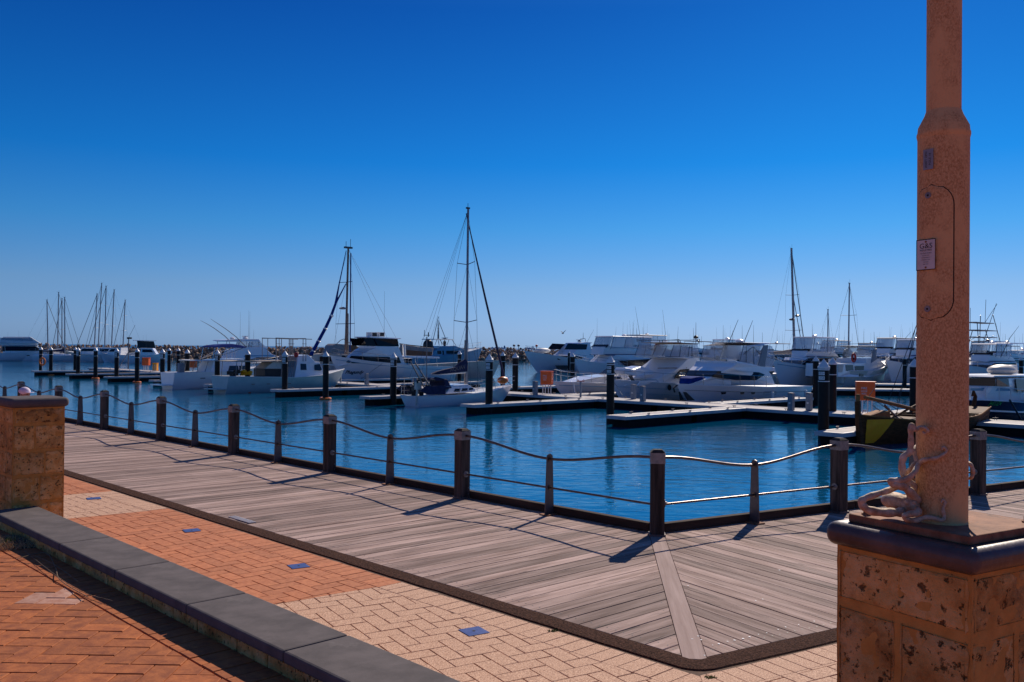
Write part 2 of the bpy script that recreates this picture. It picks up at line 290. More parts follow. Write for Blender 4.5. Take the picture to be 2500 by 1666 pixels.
def water_mat():
    m = bpy.data.materials.new('harbour water'); m.use_nodes = True; t = m.node_tree; p = t.nodes['Principled BSDF']; L = t.links.new
    p.inputs['Base Color'].default_value = (0.001, 0.094, 0.205, 1); p.inputs['Roughness'].default_value = 0.04; p.inputs['IOR'].default_value = 1.36; p.inputs['Specular IOR Level'].default_value = 1.0
    g = _n(t, 'ShaderNodeNewGeometry'); mp = _n(t, 'ShaderNodeMapping'); mp.inputs['Scale'].default_value = (1.0, 1.0, 1.0); L(g.outputs['Position'], mp.inputs[0])
    n1 = _n(t, 'ShaderNodeTexNoise'); n1.inputs['Scale'].default_value = 2.6; n1.inputs['Detail'].default_value = 4; n1.inputs['Distortion'].default_value = 0.4
    mp2 = _n(t, 'ShaderNodeMapping'); mp2.inputs['Scale'].default_value = (0.55, 1.0, 1.0); mp2.inputs['Rotation'].default_value = (0, 0, R(12)); L(g.outputs['Position'], mp2.inputs[0]); L(mp2.outputs[0], n1.inputs['Vector'])
    n2 = _n(t, 'ShaderNodeTexNoise'); n2.inputs['Scale'].default_value = 0.55; n2.inputs['Detail'].default_value = 3; L(mp2.outputs[0], n2.inputs['Vector'])
    n3 = _n(t, 'ShaderNodeTexNoise'); n3.inputs['Scale'].default_value = 0.045; n3.inputs['Detail'].default_value = 2; L(mp.outputs[0], n3.inputs['Vector'])
    r3 = _n(t, 'ShaderNodeMapRange'); r3.inputs['From Min'].default_value = 0.35; r3.inputs['From Max'].default_value = 0.65; r3.inputs['To Min'].default_value = 0.55; r3.inputs['To Max'].default_value = 1.25; L(n3.outputs['Fac'], r3.inputs['Value'])
    b1 = _n(t, 'ShaderNodeBump'); b1.inputs['Distance'].default_value = 0.024; L(n1.outputs['Fac'], b1.inputs['Height']); L(r3.outputs[0], b1.inputs['Strength'])
    b2 = _n(t, 'ShaderNodeBump'); b2.inputs['Distance'].default_value = 0.035; L(n2.outputs['Fac'], b2.inputs['Height']); L(b1.outputs[0], b2.inputs['Normal'])
    L(b2.outputs[0], p.inputs['Normal'])
    return m
M['water'] = water_mat()

def sea_mat():
    m = bpy.data.materials.new('open sea'); m.use_nodes = True; t = m.node_tree; p = t.nodes['Principled BSDF']; L = t.links.new
    p.inputs['Base Color'].default_value = (0.01, 0.13, 0.32, 1); p.inputs['Roughness'].default_value = 0.6; p.inputs['Specular IOR Level'].default_value = 0.12
    g = _n(t, 'ShaderNodeNewGeometry'); n1 = _n(t, 'ShaderNodeTexNoise'); n1.inputs['Scale'].default_value = 0.25; n1.inputs['Detail'].default_value = 4; L(g.outputs['Position'], n1.inputs['Vector'])
    b = _n(t, 'ShaderNodeBump'); b.inputs['Distance'].default_value = 0.5; L(n1.outputs['Fac'], b.inputs['Height']); L(b.outputs[0], p.inputs['Normal'])
    return m
M['sea'] = sea_mat()
# ------------------------------------------------------------------ directions of the place
AA, BB = R(133.9), R(31.0)
A = Vector((math.cos(AA), math.sin(AA), 0)); NA = Vector((math.sin(AA), -math.cos(AA), 0))       # NA points to the water
B = Vector((math.cos(BB), math.sin(BB), 0)); NB = Vector((-math.sin(BB), math.cos(BB), 0))
P0 = ground(1604, 1307); PI_ = ground(1697, 1610)
DW = abs((PI_ - P0).dot(NA)); DWB = abs((PI_ - P0).dot(NB))
def V(p, z=None): return Vector((p[0], p[1], p[2] if z is None else z))
def line_x(p, d, q, e):
    den = d.x * e.y - d.y * e.x; t = ((q.x - p.x) * e.y - (q.y - p.y) * e.x) / den; return p + d * t
# ------------------------------------------------------------------ water, ground
wv = MB(); # harbour basin up to the breakwater, open sea beyond it
BW0 = Vector((-185, 230, 0)); BW1 = Vector((235, 372, 0)); bwd = (BW1 - BW0).normalized(); bwn = Vector((-bwd.y, bwd.x, 0))
e0 = BW0 - bwd * 1500 + bwn * 2; e1 = BW1 + bwd * 1500 + bwn * 2
wv.add([(e0.x, e0.y, WZ), (e0.x, -1500, WZ), (e1.x, -1500, WZ), (e1.x, e1.y, WZ)], [(0, 1, 2, 3)])
tag(wv.build('harbour_water', M['water']), kind='structure')
wv = MB(); wv.add([(e0.x, e0.y, WZ), (e1.x, e1.y, WZ), (40000, 9000, WZ), (40000, 60000, WZ), (-40000, 60000, WZ), (-40000, e0.y - 400, WZ)], [(0, 1, 2, 3, 4, 5)])
tag(wv.build('sea', M['sea']), kind='structure')
# corner of the quay
KO = 0.16                                                       # kerb line lies this far outside the post centres
QA = P0 + NA * KO; QB = P0 + NB * KO
QC = line_x(QA, A, QB, B)
gd = MB(); poly = [QC, QC + A * 260, Vector((-320, 190, 0)), Vector((-320, -400, 0)), Vector((500, -400, 0)), Vector((500, 300, 0)), QC + B * 420]
gd.prism([(p.x, p.y) for p in poly], -2.6, -0.19)
tag(gd.build('ground', M['earth']), kind='structure')
# ------------------------------------------------------------------ boardwalk
deck = MB()
IA = PI_; J = PI_
deck_poly = [QC, QC + A * 60, PI_ + A * 60, PI_, PI_ + B * 30, QC + B * 30]
for q in ([QC, QC + A * 60, PI_ + A * 60, PI_], [QC, PI_, PI_ + B * 30, QC + B * 30]):
    deck.prism([(p.x, p.y) for p in q], -0.18, -0.045)
bw = tag(deck.build('boardwalk', M['post']), kind='structure')
def clip(poly, p, n):
    """keep the side of the line through p where (x-p).n >= 0"""
    out = []
    for i in range(len(poly)):
        a, b = poly[i], poly[(i + 1) % len(poly)]
        da = (a[0] - p[0]) * n[0] + (a[1] - p[1]) * n[1]; db = (b[0] - p[0]) * n[0] + (b[1] - p[1]) * n[1]
        if da >= 0: out.append(a)
        if da * db < 0:
            t = da / (da - db); out.append((a[0] + (b[0] - a[0]) * t, a[1] + (b[1] - a[1]) * t))
    return out
def area(p): return 0.5 * sum(p[i][0] * p[(i + 1) % len(p)][1] - p[(i + 1) % len(p)][0] * p[i][1] for i in range(len(p)))
def chamfer_slab(mb, poly, ztop, th, ch, off=(0, 0)):
    """flat piece with a small chamfer round its top"""
    if area(poly) < 0: poly = poly[::-1]
    cx = sum(p[0] for p in poly) / len(poly); cy = sum(p[1] for p in poly) / len(poly); n = len(poly)
    ins = []
    for p in poly:
        d = math.hypot(p[0] - cx, p[1] - cy); k = max(0.2, (d - ch * 1.3) / d) if d > 1e-6 else 1
        ins.append((cx + (p[0] - cx) * k, cy + (p[1] - cy) * k))
    ox, oy = off
    vs = [(p[0] - ox, p[1] - oy, ztop - th) for p in poly] + [(p[0] - ox, p[1] - oy, ztop - ch) for p in poly] + [(p[0] - ox, p[1] - oy, ztop) for p in ins]
    fs = [tuple(range(2 * n, 3 * n))]
    for k in (0, 1):
        fs += [(k * n + i, k * n + (i + 1) % n, (k + 1) * n + (i + 1) % n, (k + 1) * n + i) for i in range(n)]
    mb.add(vs, fs)
MW = 0.155
Mdir = (P0 - PI_).normalized(); Mn = Vector((Mdir.y, -Mdir.x, 0))         # Mn points to the right of the mitre board
pieces = []
def plank_run(dirv, org, side, nrm_sign, count, far):
    step = 0.1515; pw = 0.1415
    perp = Vector((-dirv.y, dirv.x, 0))
    for i in range(count):
        c0 = org + perp * (nrm_sign * step * i)
        a = c0 - dirv * 6.5; b = c0 + dirv * 6.5; hw = perp * (pw / 2)
        q = [(a - hw), (b - hw), (b + hw), (a + hw)]
        poly = [(v.x, v.y) for v in q]
        if side == 'L':
            poly = clip(poly, PI_, NA); poly = clip(poly, QA - NA * 0.09, -NA); poly = clip(poly, PI_ - Mn * (MW / 2 + 0.004), -Mn)
        else:
            poly = clip(poly, PI_, NB); poly = clip(poly, QB - NB * 0.09, -NB); poly = clip(poly, PI_ + Mn * (MW / 2 + 0.004), Mn)
        if len(poly) < 3 or abs(area(poly)) < 0.004: continue
        cx = sum(p[0] for p in poly) / len(poly); cy = sum(p[1] for p in poly) / len(poly)
        pieces.append((math.hypot(cx, cy), poly, (cx, cy), math.atan2(dirv.y, dirv.x)))
dL = Vector((math.cos(R(42.6)), math.sin(R(42.6)), 0)); dR = Vector((math.cos(R(121.9)), math.sin(R(121.9)), 0))
plank_run(dL, PI_ + Vector((0.25, -0.35, 0)), 'L', 1, 360, None)
plank_run(dL, PI_ + Vector((0.25, -0.35, 0)), 'L', -1, 30, None)
plank_run(dR, PI_ + Vector((-0.3, -0.35, 0)), 'R', -1, 150, None)
plank_run(dR, PI_ + Vector((-0.3, -0.35, 0)), 'R', 1, 20, None)
seen = set(); pl2 = []
for p in sorted(pieces, key=lambda q: q[0]):
    k = (round(p[2][0], 2), round(p[2][1], 2))
    if k in seen: continue
    seen.add(k); pl2.append(p)
vis = lambda c: c[1] > 1.5 and abs(c[0] / c[1]) < 0.72
pl2.sort(key=lambda q: (not vis(q[2]), q[0]))
rest = MB(); nscr = MB()
for i, (d, poly, c, ang) in enumerate(pl2):
    zt = random.uniform(-0.0035, 0.0)
    if i < 298:
        mb = MB(); ca, sa = math.cos(-ang), math.sin(-ang)
        lp = [((x - c[0]) * ca - (y - c[1]) * sa, (x - c[0]) * sa + (y - c[1]) * ca) for x, y in poly]
        chamfer_slab(mb, lp, zt, 0.035, 0.004)
        mb.build('plank', M['plank'], bw, loc=(c[0], c[1], 0), rz=ang)
        if d < 13:
            xs = [p[0] for p in lp]
            for ex in (min(xs) + 0.10, max(xs) - 0.10):
                for oy in (-0.04, 0.04):
                    wx = c[0] + ex * math.cos(ang) - oy * math.sin(ang); wy = c[1] + ex * math.sin(ang) + oy * math.cos(ang)
                    nscr.add([(wx + 0.006 * math.cos(k * 1.047), wy + 0.006 * math.sin(k * 1.047), zt + 0.0012) for k in range(6)], [tuple(range(6))])
    else:
        chamfer_slab(rest, poly, zt, 0.035, 0.004)
tag(rest.build('far_planks', M['plank'], bw), kind='stuff')
tag(nscr.build('screws', M['black'], bw), kind='stuff')
mb = MB(); Lm = (P0 - PI_).length + 0.05
chamfer_slab(mb, [(0, -MW / 2), (Lm, -MW / 2), (Lm, MW / 2), (0, MW / 2)], 0.001, 0.04, 0.003)
o = mb.build('mitre_board', M['mitre'], bw, loc=(PI_.x, PI_.y, 0), rz=math.atan2(Mdir.y, Mdir.x)); tag(o, label='wide pale board where the two runs of planks meet')
# metal plate set into the deck edge
gp = ground(582, 1271)
mb = MB(); mb.box((0, 0, 0.004), (0.50, 0.085, 0.008))
for k in range(3): mb.box((0, -0.025 + k * 0.025, 0.0095), (0.48, 0.008, 0.003))
o = mb.build('deck_plate', M['fascia'], None, loc=(gp.x + 0.03, gp.y + 0.04, 0), rz=AA); tag(o, 'ribbed pale metal strip let into the inner edge of the timber boardwalk', 'metal plate')
# ------------------------------------------------------------------ kerb, railing
def pt(side, k):
    return P0 + (A * (3.219 * k) if side == 'A' else B * (2.917 * k))
rl = empty('railing', P0, 0, 'timber post railing with brown wavy top rail along the quay edge', 'railing')
def rb(mb, name, mat, smooth=False, parent=None, loc=None, rz=None, bevel=0):
    o = mb.build(name, mat, parent or rl, smooth, bevel=bevel)
    if loc is not None: o.location = V(loc) - P0
    if rz is not None: o.rotation_euler = (0, 0, rz)
    return o
PH = 0.925
pm = MB(); pm.box((0, 0, 0.42), (0.148, 0.148, 0.86)); pm = pm.mesh('timber_post', M['post'])
tm = MB(); tm.add([(-.074, -.074, .85), (.074, -.074, .85), (.074, .074, .85), (-.074, .074, .85), (-.074, -.074, .9), (.074, -.074, .9), (.074, .074, .9), (-.074, .074, .9), (-.045, -.045, PH), (.045, -.045, PH), (.045, .045, PH), (-.045, .045, PH)],
    [(0, 1, 5, 4), (1, 2, 6, 5), (2, 3, 7, 6), (3, 0, 4, 7), (4, 5, 9, 8), (5, 6, 10, 9), (6, 7, 11, 10), (7, 4, 8, 11), (8, 9, 10, 11)]); tm = tm.mesh('post_top', M['posttop'])
sm = MB(); sm.box((0, 0, 0.835), (0.158, 0.158, 0.115)); sm = sm.mesh('metal_sleeve', M['galv'])
km = MB(); km.box((0, 0, 0.011), (0.175, 0.175, 0.022)); km = km.mesh('post_shoe', M['stanchion'])
fm = MB(); fm.tube([(-0.008, 0, 0), (0.012, 0, 0)], 0.042, 16); fm.tube([(0.012, 0, 0), (0.03, 0, 0)], [0.024, 0.018], 12); fm = fm.mesh('flange', M['galv'])
bm_ = MB(); bm_.tube([(0.002, 0, 0), (0.006, 0, 0)], 0.009, 8); bm_ = bm_.mesh('bolt', M['galv'])
sn = MB(); th = 0.006
for s in (-1, 1): pass
def plate_poly(): return [(-.076, 0), (.076, 0), (.050, .70), (.034, .722), (0.0, .735), (-.034, .722), (-.050, .70)]
pp = plate_poly(); n = len(pp)
sn.add([(x, -th, z) for x, z in pp] + [(x, th, z) for x, z in pp], [tuple(range(n)), tuple(range(2 * n - 1, n - 1, -1))] + [(i + n, (i + 1) % n + n, (i + 1) % n, i) for i in range(n)])
sn.add([(x * 0.12, y, z) for x in (-1, 1) for y in (-.05, .05) for z in (0.0, 0.1)], [])
sn = sn.mesh('stanchion', M['stanchion'])
bp = MB(); bp.box((0, 0, 0.006), (0.20, 0.14, 0.012)); bp = bp.mesh('base_plate', M['rust'])
cm = MB(); cm.tube([(0, -0.016, 0), (0, 0.016, 0)], 0.030, 14); cm = cm.mesh('rail_collar', M['rail'])
for side, d, nrm, ang, ks in (('A', A, NA, AA, range(0, 14)), ('B', B, NB, BB, range(1, 9))):
    for k in ks:
        p = pt(side, k)
        po = inst('timber_post', pm, rl, V(p) - P0 + Vector((0, 0, 0.0)), (0, 0, ang + random.uniform(-.02, .02)))
        if k == 0: po.rotation_euler = (0, 0, R(44 + 41))
        inst('post_top', tm, po, (0, 0, 0)); inst('metal_sleeve', sm, po, (0, 0, 0)); inst('post_shoe', km, po, (0, 0, 0))
        if k:
            for sx, rz_ in ((0.074, 0), (-0.074, math.pi)):
                inst('flange', fm, po, (sx, 0, 0.325), (0, 0, rz_))
            for zz in (0.06, 0.14):
                inst('bolt', bm_, po, (-0.074 if side == 'A' else 0.074, -0.045, zz), (0, 0, math.pi if side == 'A' else 0))
        else:
            inst('flange', fm, po, (0.02, -0.074, 0.34), (0, 0, -math.pi / 2))
    lk = list(ks)[-1]
    for k in range(0, lk):
        a, b = pt(side, k), pt(side, k + 1); N = 26
        pts = []
        for i in range(N + 1):
            t = i / N; z = 0.672 + 0.163 * (0.5 + 0.5 * math.cos(2 * math.pi * t)) ** 0.95
            q = a.lerp(b, t); pts.append(Vector((q.x, q.y, z)) - P0)
        mb = MB(); mb.tube(pts, 0.0165, 10); mb.build('top_rail', M['rail'], rl, True)
        mb = MB(); mb.tube([V(a, .325) - V(P0, 0), V(b, .325) - V(P0, 0)], 0.0125, 10); mb.build('mid_rail', M['rail'], rl, True)
        c = a.lerp(b, 0.5)
        so_ = inst('stanchion', sn, rl, V(c) - P0, (0, 0, ang + math.pi / 2))
        inst('base_plate', bp, so_, (0, 0, 0)); inst('rail_collar', cm, so_, (0, 0, 0.672)); inst('rail_collar', cm, so_, (0, 0, 0.325))
kb = MB()
kr = empty('kerb', QC, 0, 'dark timber kerb beam bolted along the water edge of the boardwalk', 'kerb beam')
for side, d, cnt in (('A', A, 14), ('B', B, 9)):
    L0 = 0.0
    for k in range(cnt):
        L1 = L0 + 3.2
        a = QC + d * (L0 + (0.0 if k else 0.0)); b = QC + d * (L1 - 0.006)
        nn = NA if side == 'A' else NB
        a = a - nn * 0.045; b = b - nn * 0.045
        if k == 0: a = a + d * 0.05
        mb = MB(); mb.box((1.597 if k else 1.57, 0, 0.048), (3.194 if k else 3.14, 0.088, 0.095))
        mb.build('kerb_beam', M['kerb'], kr, loc=V(a) - QC, rz=math.atan2(d.y, d.x), bevel=0.008)
        L0 = L1
# quay face
qf = MB()
for d, nn, ln in ((A, NA, 200), (B, NB, 200)):
    a = QC + nn * 0.002; b = a + d * ln
    qf.add([(a.x, a.y, -2.6), (b.x, b.y, -2.6), (b.x, b.y, -0.02), (a.x, a.y, -0.02)], [(0, 1, 2, 3)])
tag(qf.build('quay_wall', M['concrete']), kind='structure')
# ------------------------------------------------------------------ bitumen strip
def strip(edge_in, width, zt):
    """band following the inner deck edge round the corner"""
    mb = MB(); inner = []; outer = []
    SA = [i * 0.16 for i in range(380, -1, -1)]; SB = [i * 0.16 for i in range(0, 180)]
    for t in SA:
        if t < 0.0: continue
        p = PI_ + A * t - NA * 0.004; w_ = width + 0.02 * mnoise.noise(Vector((t * 0.7, 3, 0))) + 0.012 * mnoise.noise(Vector((t * 4, 9, 0)))
        q = PI_ + A * t - NA * w_
        if t < 0.35: q = q + NA * (0.10 * (1 - t / 0.35) ** 2) * 0
        inner.append(p); outer.append(q)
    cA = -NA * width; cB = -NB * width
    for i in range(1, 6):
        f = i / 6; v = cA.lerp(cB, f); v = v.normalized() * width * 1.0
        inner.append(PI_ - (NA + NB).normalized() * 0.004); outer.append(PI_ + v)
    for t in SB:
        p = PI_ + B * t - NB * 0.004; w_ = width + 0.02 * mnoise.noise(Vector((t * 0.7, 13, 0))) + 0.012 * mnoise.noise(Vector((t * 4, 19, 0)))
        inner.append(p); outer.append(PI_ + B * t - NB * w_)
    n = len(inner); vs = []
    for i in range(n):
        a, b = inner[i], outer[i]; m = a.lerp(b, 0.5)
        vs += [(a.x, a.y, -0.02), (a.x, a.y, zt - 0.006), (m.x, m.y, zt), (b.x + (m.x - b.x) * .08, b.y + (m.y - b.y) * .08, zt - 0.003), (b.x, b.y, zt - 0.012), (b.x, b.y, -0.02)]
    fs = []
    for i in range(n - 1):
        for k in range(5): fs.append((i * 6 + k, i * 6 + k + 1, (i + 1) * 6 + k + 1, (i + 1) * 6 + k))
    mb.add(vs, fs); return mb
SW = 0.20
o = strip(None, SW, 0.006).build('bitumen_strip', M['bitumen'], smooth=True)
tag(o, kind='structure')
# ------------------------------------------------------------------ promenade paving
E37 = Vector((-0.602, 0.799, 0))
def bandof(p):
    e = p.x * E37.x + p.y * E37.y
    b = [6.744, 11.405, 13.23, 17.9, 19.7, 24.4, 26.2]
    k = 0
    for v in b:
        if e > v: k += 1
    return k
base = MB()
pb = [PI_ + A * 60, PI_, PI_ + B * 30, Vector((30, -6, 0)), Vector((-70, -6, 0))]
base.prism([(p.x, p.y) for p in pb][::-1] if area([(p.x, p.y) for p in pb]) < 0 else [(p.x, p.y) for p in pb], -0.1, -0.007)
tag(base.build('path', M['sand']), kind='structure')
cream = tag(empty('cream_paving', (0, 0, 0)), kind='structure'); red = tag(empty('red_paving', (0, 0, 0)), kind='structure')
CW = 0.128
full = {}
for nm, mt in (('red', M['redpaver']), ('cream', M['creampaver'])):
    mb = MB(); g = 0.0028
    chamfer_slab(mb, [(-CW + g, -CW / 2 + g), (CW - g, -CW / 2 + g), (CW - g, CW / 2 - g), (-CW + g, CW / 2 - g)], 0, 0.02, 0.003)
    full[nm] = mb.mesh('paver', mt)
lists = {'red': [], 'cream': []}
WALLN = PI_.dot(NA) - 4.947 + 2.52
PO = PI_.copy()
lim = SW + 2 * CW + 0.03                                               # border course of pavers along the strip
def in_region(p):
    a = (p - PI_).dot(NA); b = (p - PI_).dot(NB); return a, b
for ux, uy, gk, ri, rj in ((B, NB, 0, (-60, 90), (-60, 60)), (A, NA, 1, (-20, 180), (-60, 40))):
  for i in range(*ri):
    for j in range(*rj):
        r = (i - j) % 4
        if r == 0: cx, cy, hor = i + 1.0, j + 0.5, True
        elif r == 3: cx, cy, hor = i + 0.5, j + 1.0, False
        else: continue
        c = PO + ux * (cx * CW) + uy * (cy * CW)
        if c.y < 1.2 or c.y > 24 or abs(c.x / c.y) > 0.75: continue
        na = (c - PI_).dot(NA); nb = (c - PI_).dot(NB)
        onA = (c - PI_).dot(Mn) < 0
        # keep the camera side of both edges
        if c.dot(NA) < 3.0 and c.y > 3: continue
        hx, hy = (CW, CW / 2) if hor else (CW / 2, CW); g = 0.0028
        poly = [(c + ux * sx * (hx - g) + uy * sy * (hy - g)) for sx, sy in ((-1, -1), (1, -1), (1, 1), (-1, 1))]
        pl = [(v.x, v.y) for v in poly]; n0 = abs(area(pl))
        if onA: pl = clip(pl, PI_ - NA * lim, -NA)
        else: pl = clip(pl, PI_ - NB * lim, -NB)
        if len(pl) < 3: continue
        k = bandof(c); pieces_ = []; pang_ = BB if gk == 0 else AA
        e0 = [6.744, 11.405, 13.23, 17.9, 19.7, 24.4, 26.2]
        es = [v[0] * E37.x + v[1] * E37.y for v in pl]; cut = None
        for v in e0:
            if min(es) < v < max(es): cut = v
        if cut is None: pieces_.append((pl, k))
        else:
            q = E37 * cut
            k0 = e0.index(cut)
            pieces_.append((clip(pl, q - E37 * 0.001, -E37), k0)); pieces_.append((clip(pl, q + E37 * 0.001, E37), k0 + 1))
        for pq, kk in pieces_:
            if len(pq) < 3 or abs(area(pq)) < 0.0006 or (kk == 0) != (gk == 0): continue
            nm = 'cream' if kk % 2 == 0 else 'red'
            isfull = abs(abs(area(pq)) - n0) < 1e-6
            lists[nm].append((c.length, isfull, c, pang_ + (0 if hor else math.pi / 2), pq))
# border course
for side, d, nn, ang in (('A', A, NA, AA), ('B', B, NB, BB)):
    for k in range(-6, 260):
        c = PI_ + d * (k * CW + CW * 0.5) - nn * (lim - CW - 0.0)
        g = 0.003
        pl = [(v.x, v.y) for v in [c + d * sx * (CW / 2 - g) + nn * sy * (CW - g) for sx, sy in ((-1, -1), (1, -1), (1, 1), (-1, 1))]]
        n0 = abs(area(pl))
        pl = clip(pl, PI_, -Mn if side == 'A' else Mn)
        if len(pl) < 3 or abs(area(pl)) < 0.001 or c.y > 24 or c.y < 1 or abs(c.x / c.y) > .75: continue
        nm = 'cream' if bandof(c) % 2 == 0 else 'red'
        lists[nm].append((c.length, False, c, None, pl))
for nm, par in (('red', red), ('cream', cream)):
    ls = sorted(lists[nm], key=lambda q: q[0]); rest = MB(); used = 0
    for (d, isf, c, hor, pq) in ls:
        # pieces hidden behind the wall are joined with the far ones
        visible = c.dot(NA) > 3.35 or c.y < 3.2
        zt = random.uniform(-0.0022, 0.0008)
        if used < 298 and visible:
            used += 1
            if isf: inst('paver', full[nm], par, (c.x, c.y, zt), (random.uniform(-.004, .004), random.uniform(-.004, .004), hor))
            else:
                mb = MB(); chamfer_slab(mb, pq, 0, 0.02, 0.003, (c.x, c.y)); mb.build('paver', M[nm + 'paver'], par, loc=(c.x, c.y, zt))
        else: chamfer_slab(rest, pq, zt, 0.02, 0.003)
    if rest.v: tag(rest.build('far_pavers', M[nm + 'paver'], par), kind='stuff')
# cover plates in the paving
for (px, py, lb) in ((229, 1217, 'small blue steel cover plate in the far cream paving band beside the stone pillar'),
                     (468, 1295, 'small blue steel cover plate at the far end of the red paving band'),
                     (729, 1382, 'blue steel cover plate in the red paving near the cream band'),
                     (1157, 1541, 'largest blue steel cover plate in the near cream paving')):
    p = ground(px, py, 0.004); mb = MB(); mb.box((0, 0, 0.002), (0.165, 0.165, 0.006))
    r_ = empty('cover_plate', (p.x, p.y, 0), BB, lb, 'cover plate', 'blue cover plates set in the promenade paving')
    mb.build('plate', M['blueplate'], r_, bevel=0.0015)
    mb = MB(); mb.lathe([(0.011, 0.0055), (0.011, 0.0062)], n=12); mb.build('lift_hole', M['groove'], r_)
# ------------------------------------------------------------------ terrace with herringbone brick
TZ = 0.44
CN0, CN1 = 2.215, 2.585                                        # coping band along NA
LP = ground(28, 1275, TZ)                                      # near corner of the left pillar
PC = Vector((1.176, 2.46, 0))                                  # centre of the right pillar
def an(a, n, z=0.0): return A * a + NA * n + Vector((0, 0, z))
tp = MB()
tpoly = [an(-1.2, CN1), an(60, CN1), an(60, -60), Vector((60, -60, 0)), Vector((60, 60 * 0.3, 0)) + Vector((0, 10, 0)), PC + B * 40, PC]
tpoly = [PC + NA * 0.0, an(60, CN0 + 0.05), an(60, -80), Vector((80, -80, 0)), PC + B * 60]
pl = [(p.x, p.y) for p in tpoly]
if area(pl) < 0: pl = pl[::-1]
tp.prism(pl, -0.1, TZ - 0.009); tag(tp.build('terrace', M['terrabrick']), kind='structure')
tbr = tag(empty('terrace_paving', (0, 0, TZ)), kind='structure')
BW = 0.127; g = 0.0034
mbx = MB(); chamfer_slab(mbx, [(-BW + g, -BW / 2 + g), (BW - g, -BW / 2 + g), (BW - g, BW / 2 - g), (-BW + g, BW / 2 - g)], 0, 0.02, 0.0035)
fb = mbx.mesh('brick', M['terrabrick']); fb2 = fb.copy(); fb2.materials.clear(); fb2.materials.append(M['palebrick'])
HX = Vector((math.cos(R(-0.6)), math.sin(R(-0.6)), 0)); HY = Vector((-HX.y, HX.x, 0)); NB0 = CN0 - 0.215
TO = ground(63, 1619, TZ)
bl = []
for i in range(-60, 60):
    for j in range(-60, 60):
        r = (i - j) % 4
        if r == 0: cx, cy, hor = i + 1.0, j + 0.5, True
        elif r == 3: cx, cy, hor = i + 0.5, j + 1.0, False
        else: continue
        c = V(TO, 0) + HX * cx * BW + HY * cy * BW
        hx, hy = (BW, BW / 2) if hor else (BW / 2, BW)
        if c.dot(NA) > NB0 + 0.15 or c.y < 1.6 or abs(c.x / c.y) > 0.85 or c.x > 1.5: continue
        pl = [(v.x, v.y) for v in [c + HX * sx * (hx - g) + HY * sy * (hy - g) for sx, sy in ((-1, -1), (1, -1), (1, 1), (-1, 1))]]
        n0 = abs(area(pl)); pl = clip(pl, NA * NB0, -NA)
        if len(pl) < 3 or abs(area(pl)) < 0.0008: continue
        bl.append((c.length, abs(abs(area(pl)) - n0) < 1e-6, c, hor, pl))
for k in range(-20, 120):
    c = NA * (NB0 + BW + 0.004) + A * (k * BW)
    if c.y < 1 or c.y > 9: continue
    pl = [(v.x, v.y) for v in [c + A * sx * (BW / 2 - g) + NA * sy * (BW - g) for sx, sy in ((-1, -1), (1, -1), (1, 1), (-1, 1))]]
    bl.append((c.length, False, c, None, pl))
rest = MB(); used = 0; stain = ground(150, 1452, TZ)
bl.sort(key=lambda q: (not (-0.62 < q[2].x / q[2].y < 0.1 and q[2].y > 3.0), q[0]))
for (d, isf, c, hor, pq) in bl:
    zt = random.uniform(-0.002, 0.001)
    pale = (V(c, 0) - V(stain, 0)).length < 0.17
    if used < 298:
        used += 1
        if isf: inst('brick', fb2 if pale else fb, tbr, (c.x, c.y, zt), (random.uniform(-.006, .006), random.uniform(-.006, .006), (0 if hor else math.pi / 2) + R(-0.6)))
        else:
            mb = MB(); chamfer_slab(mb, pq, 0, 0.02, 0.0035, (c.x, c.y)); mb.build('brick', M['palebrick'] if pale else M['terrabrick'], tbr, loc=(c.x, c.y, zt))
    else: chamfer_slab(rest, pq, zt, 0.02, 0.0035)
tag(rest.build('far_bricks', M['terrabrick'], tbr), kind='stuff')
# ------------------------------------------------------------------ low wall
lw = empty('low_wall', an(4, CN0, 0), 0, 'low stone wall with flat grey coping slabs between two stone pillars', 'low wall')
CT = TZ + 0.123
a_end = LP.dot(A) - 0.02
def wb(mb, name, mat, bevel=0, smooth=False):
    o = mb.build(name, mat, lw, smooth, bevel=bevel); o.location = -Vector(lw.location); return o
mb = MB(); p = [an(-0.6, CN0 + 0.035), an(-0.6, CN1 - 0.02), an(a_end, CN1 - 0.02), an(a_end, CN0 + 0.035)]
q = [(v.x, v.y) for v in p]; mb.prism(q if area(q) > 0 else q[::-1], -0.05, CT - 0.062); wb(mb, 'wall_core', M['mortar'])
random.seed(5)
aj = ground(262.5, 1311.6, CT).dot(A)
k = 0; bounds = [a_end, aj]
while bounds[-1] > -0.4: bounds.append(bounds[-1] - 1.05)
for i in range(len(bounds) - 1):
    a1, a0 = bounds[i], bounds[i + 1]
    mb = MB(); L_ = a1 - a0 - 0.008; mb.box((0, 0, 0), (L_, CN1 - CN0, 0.058))
    o = mb.build('coping_slab', M['coping'], lw, bevel=0.012)
    c = an((a0 + a1) / 2, (CN0 + CN1) / 2, CT - 0.029 + random.uniform(-.001, .001)); o.location = c - Vector(lw.location); o.rotation_euler = (0, 0, AA)
a = -0.6
while a < a_end - 0.05:
    ln = random.uniform(0.28, 0.5); ln = min(ln, a_end - a)
    mb = MB(); mb.box((0, 0, 0), (ln - 0.010, 0.03, 0.07))
    o = mb.build('stone_block', M['limestone'], lw, bevel=0.004); c = an(a + ln / 2, CN0 + 0.03, TZ + 0.025); o.location = c - Vector(lw.location); o.rotation_euler = (0, 0, AA)
    a += ln
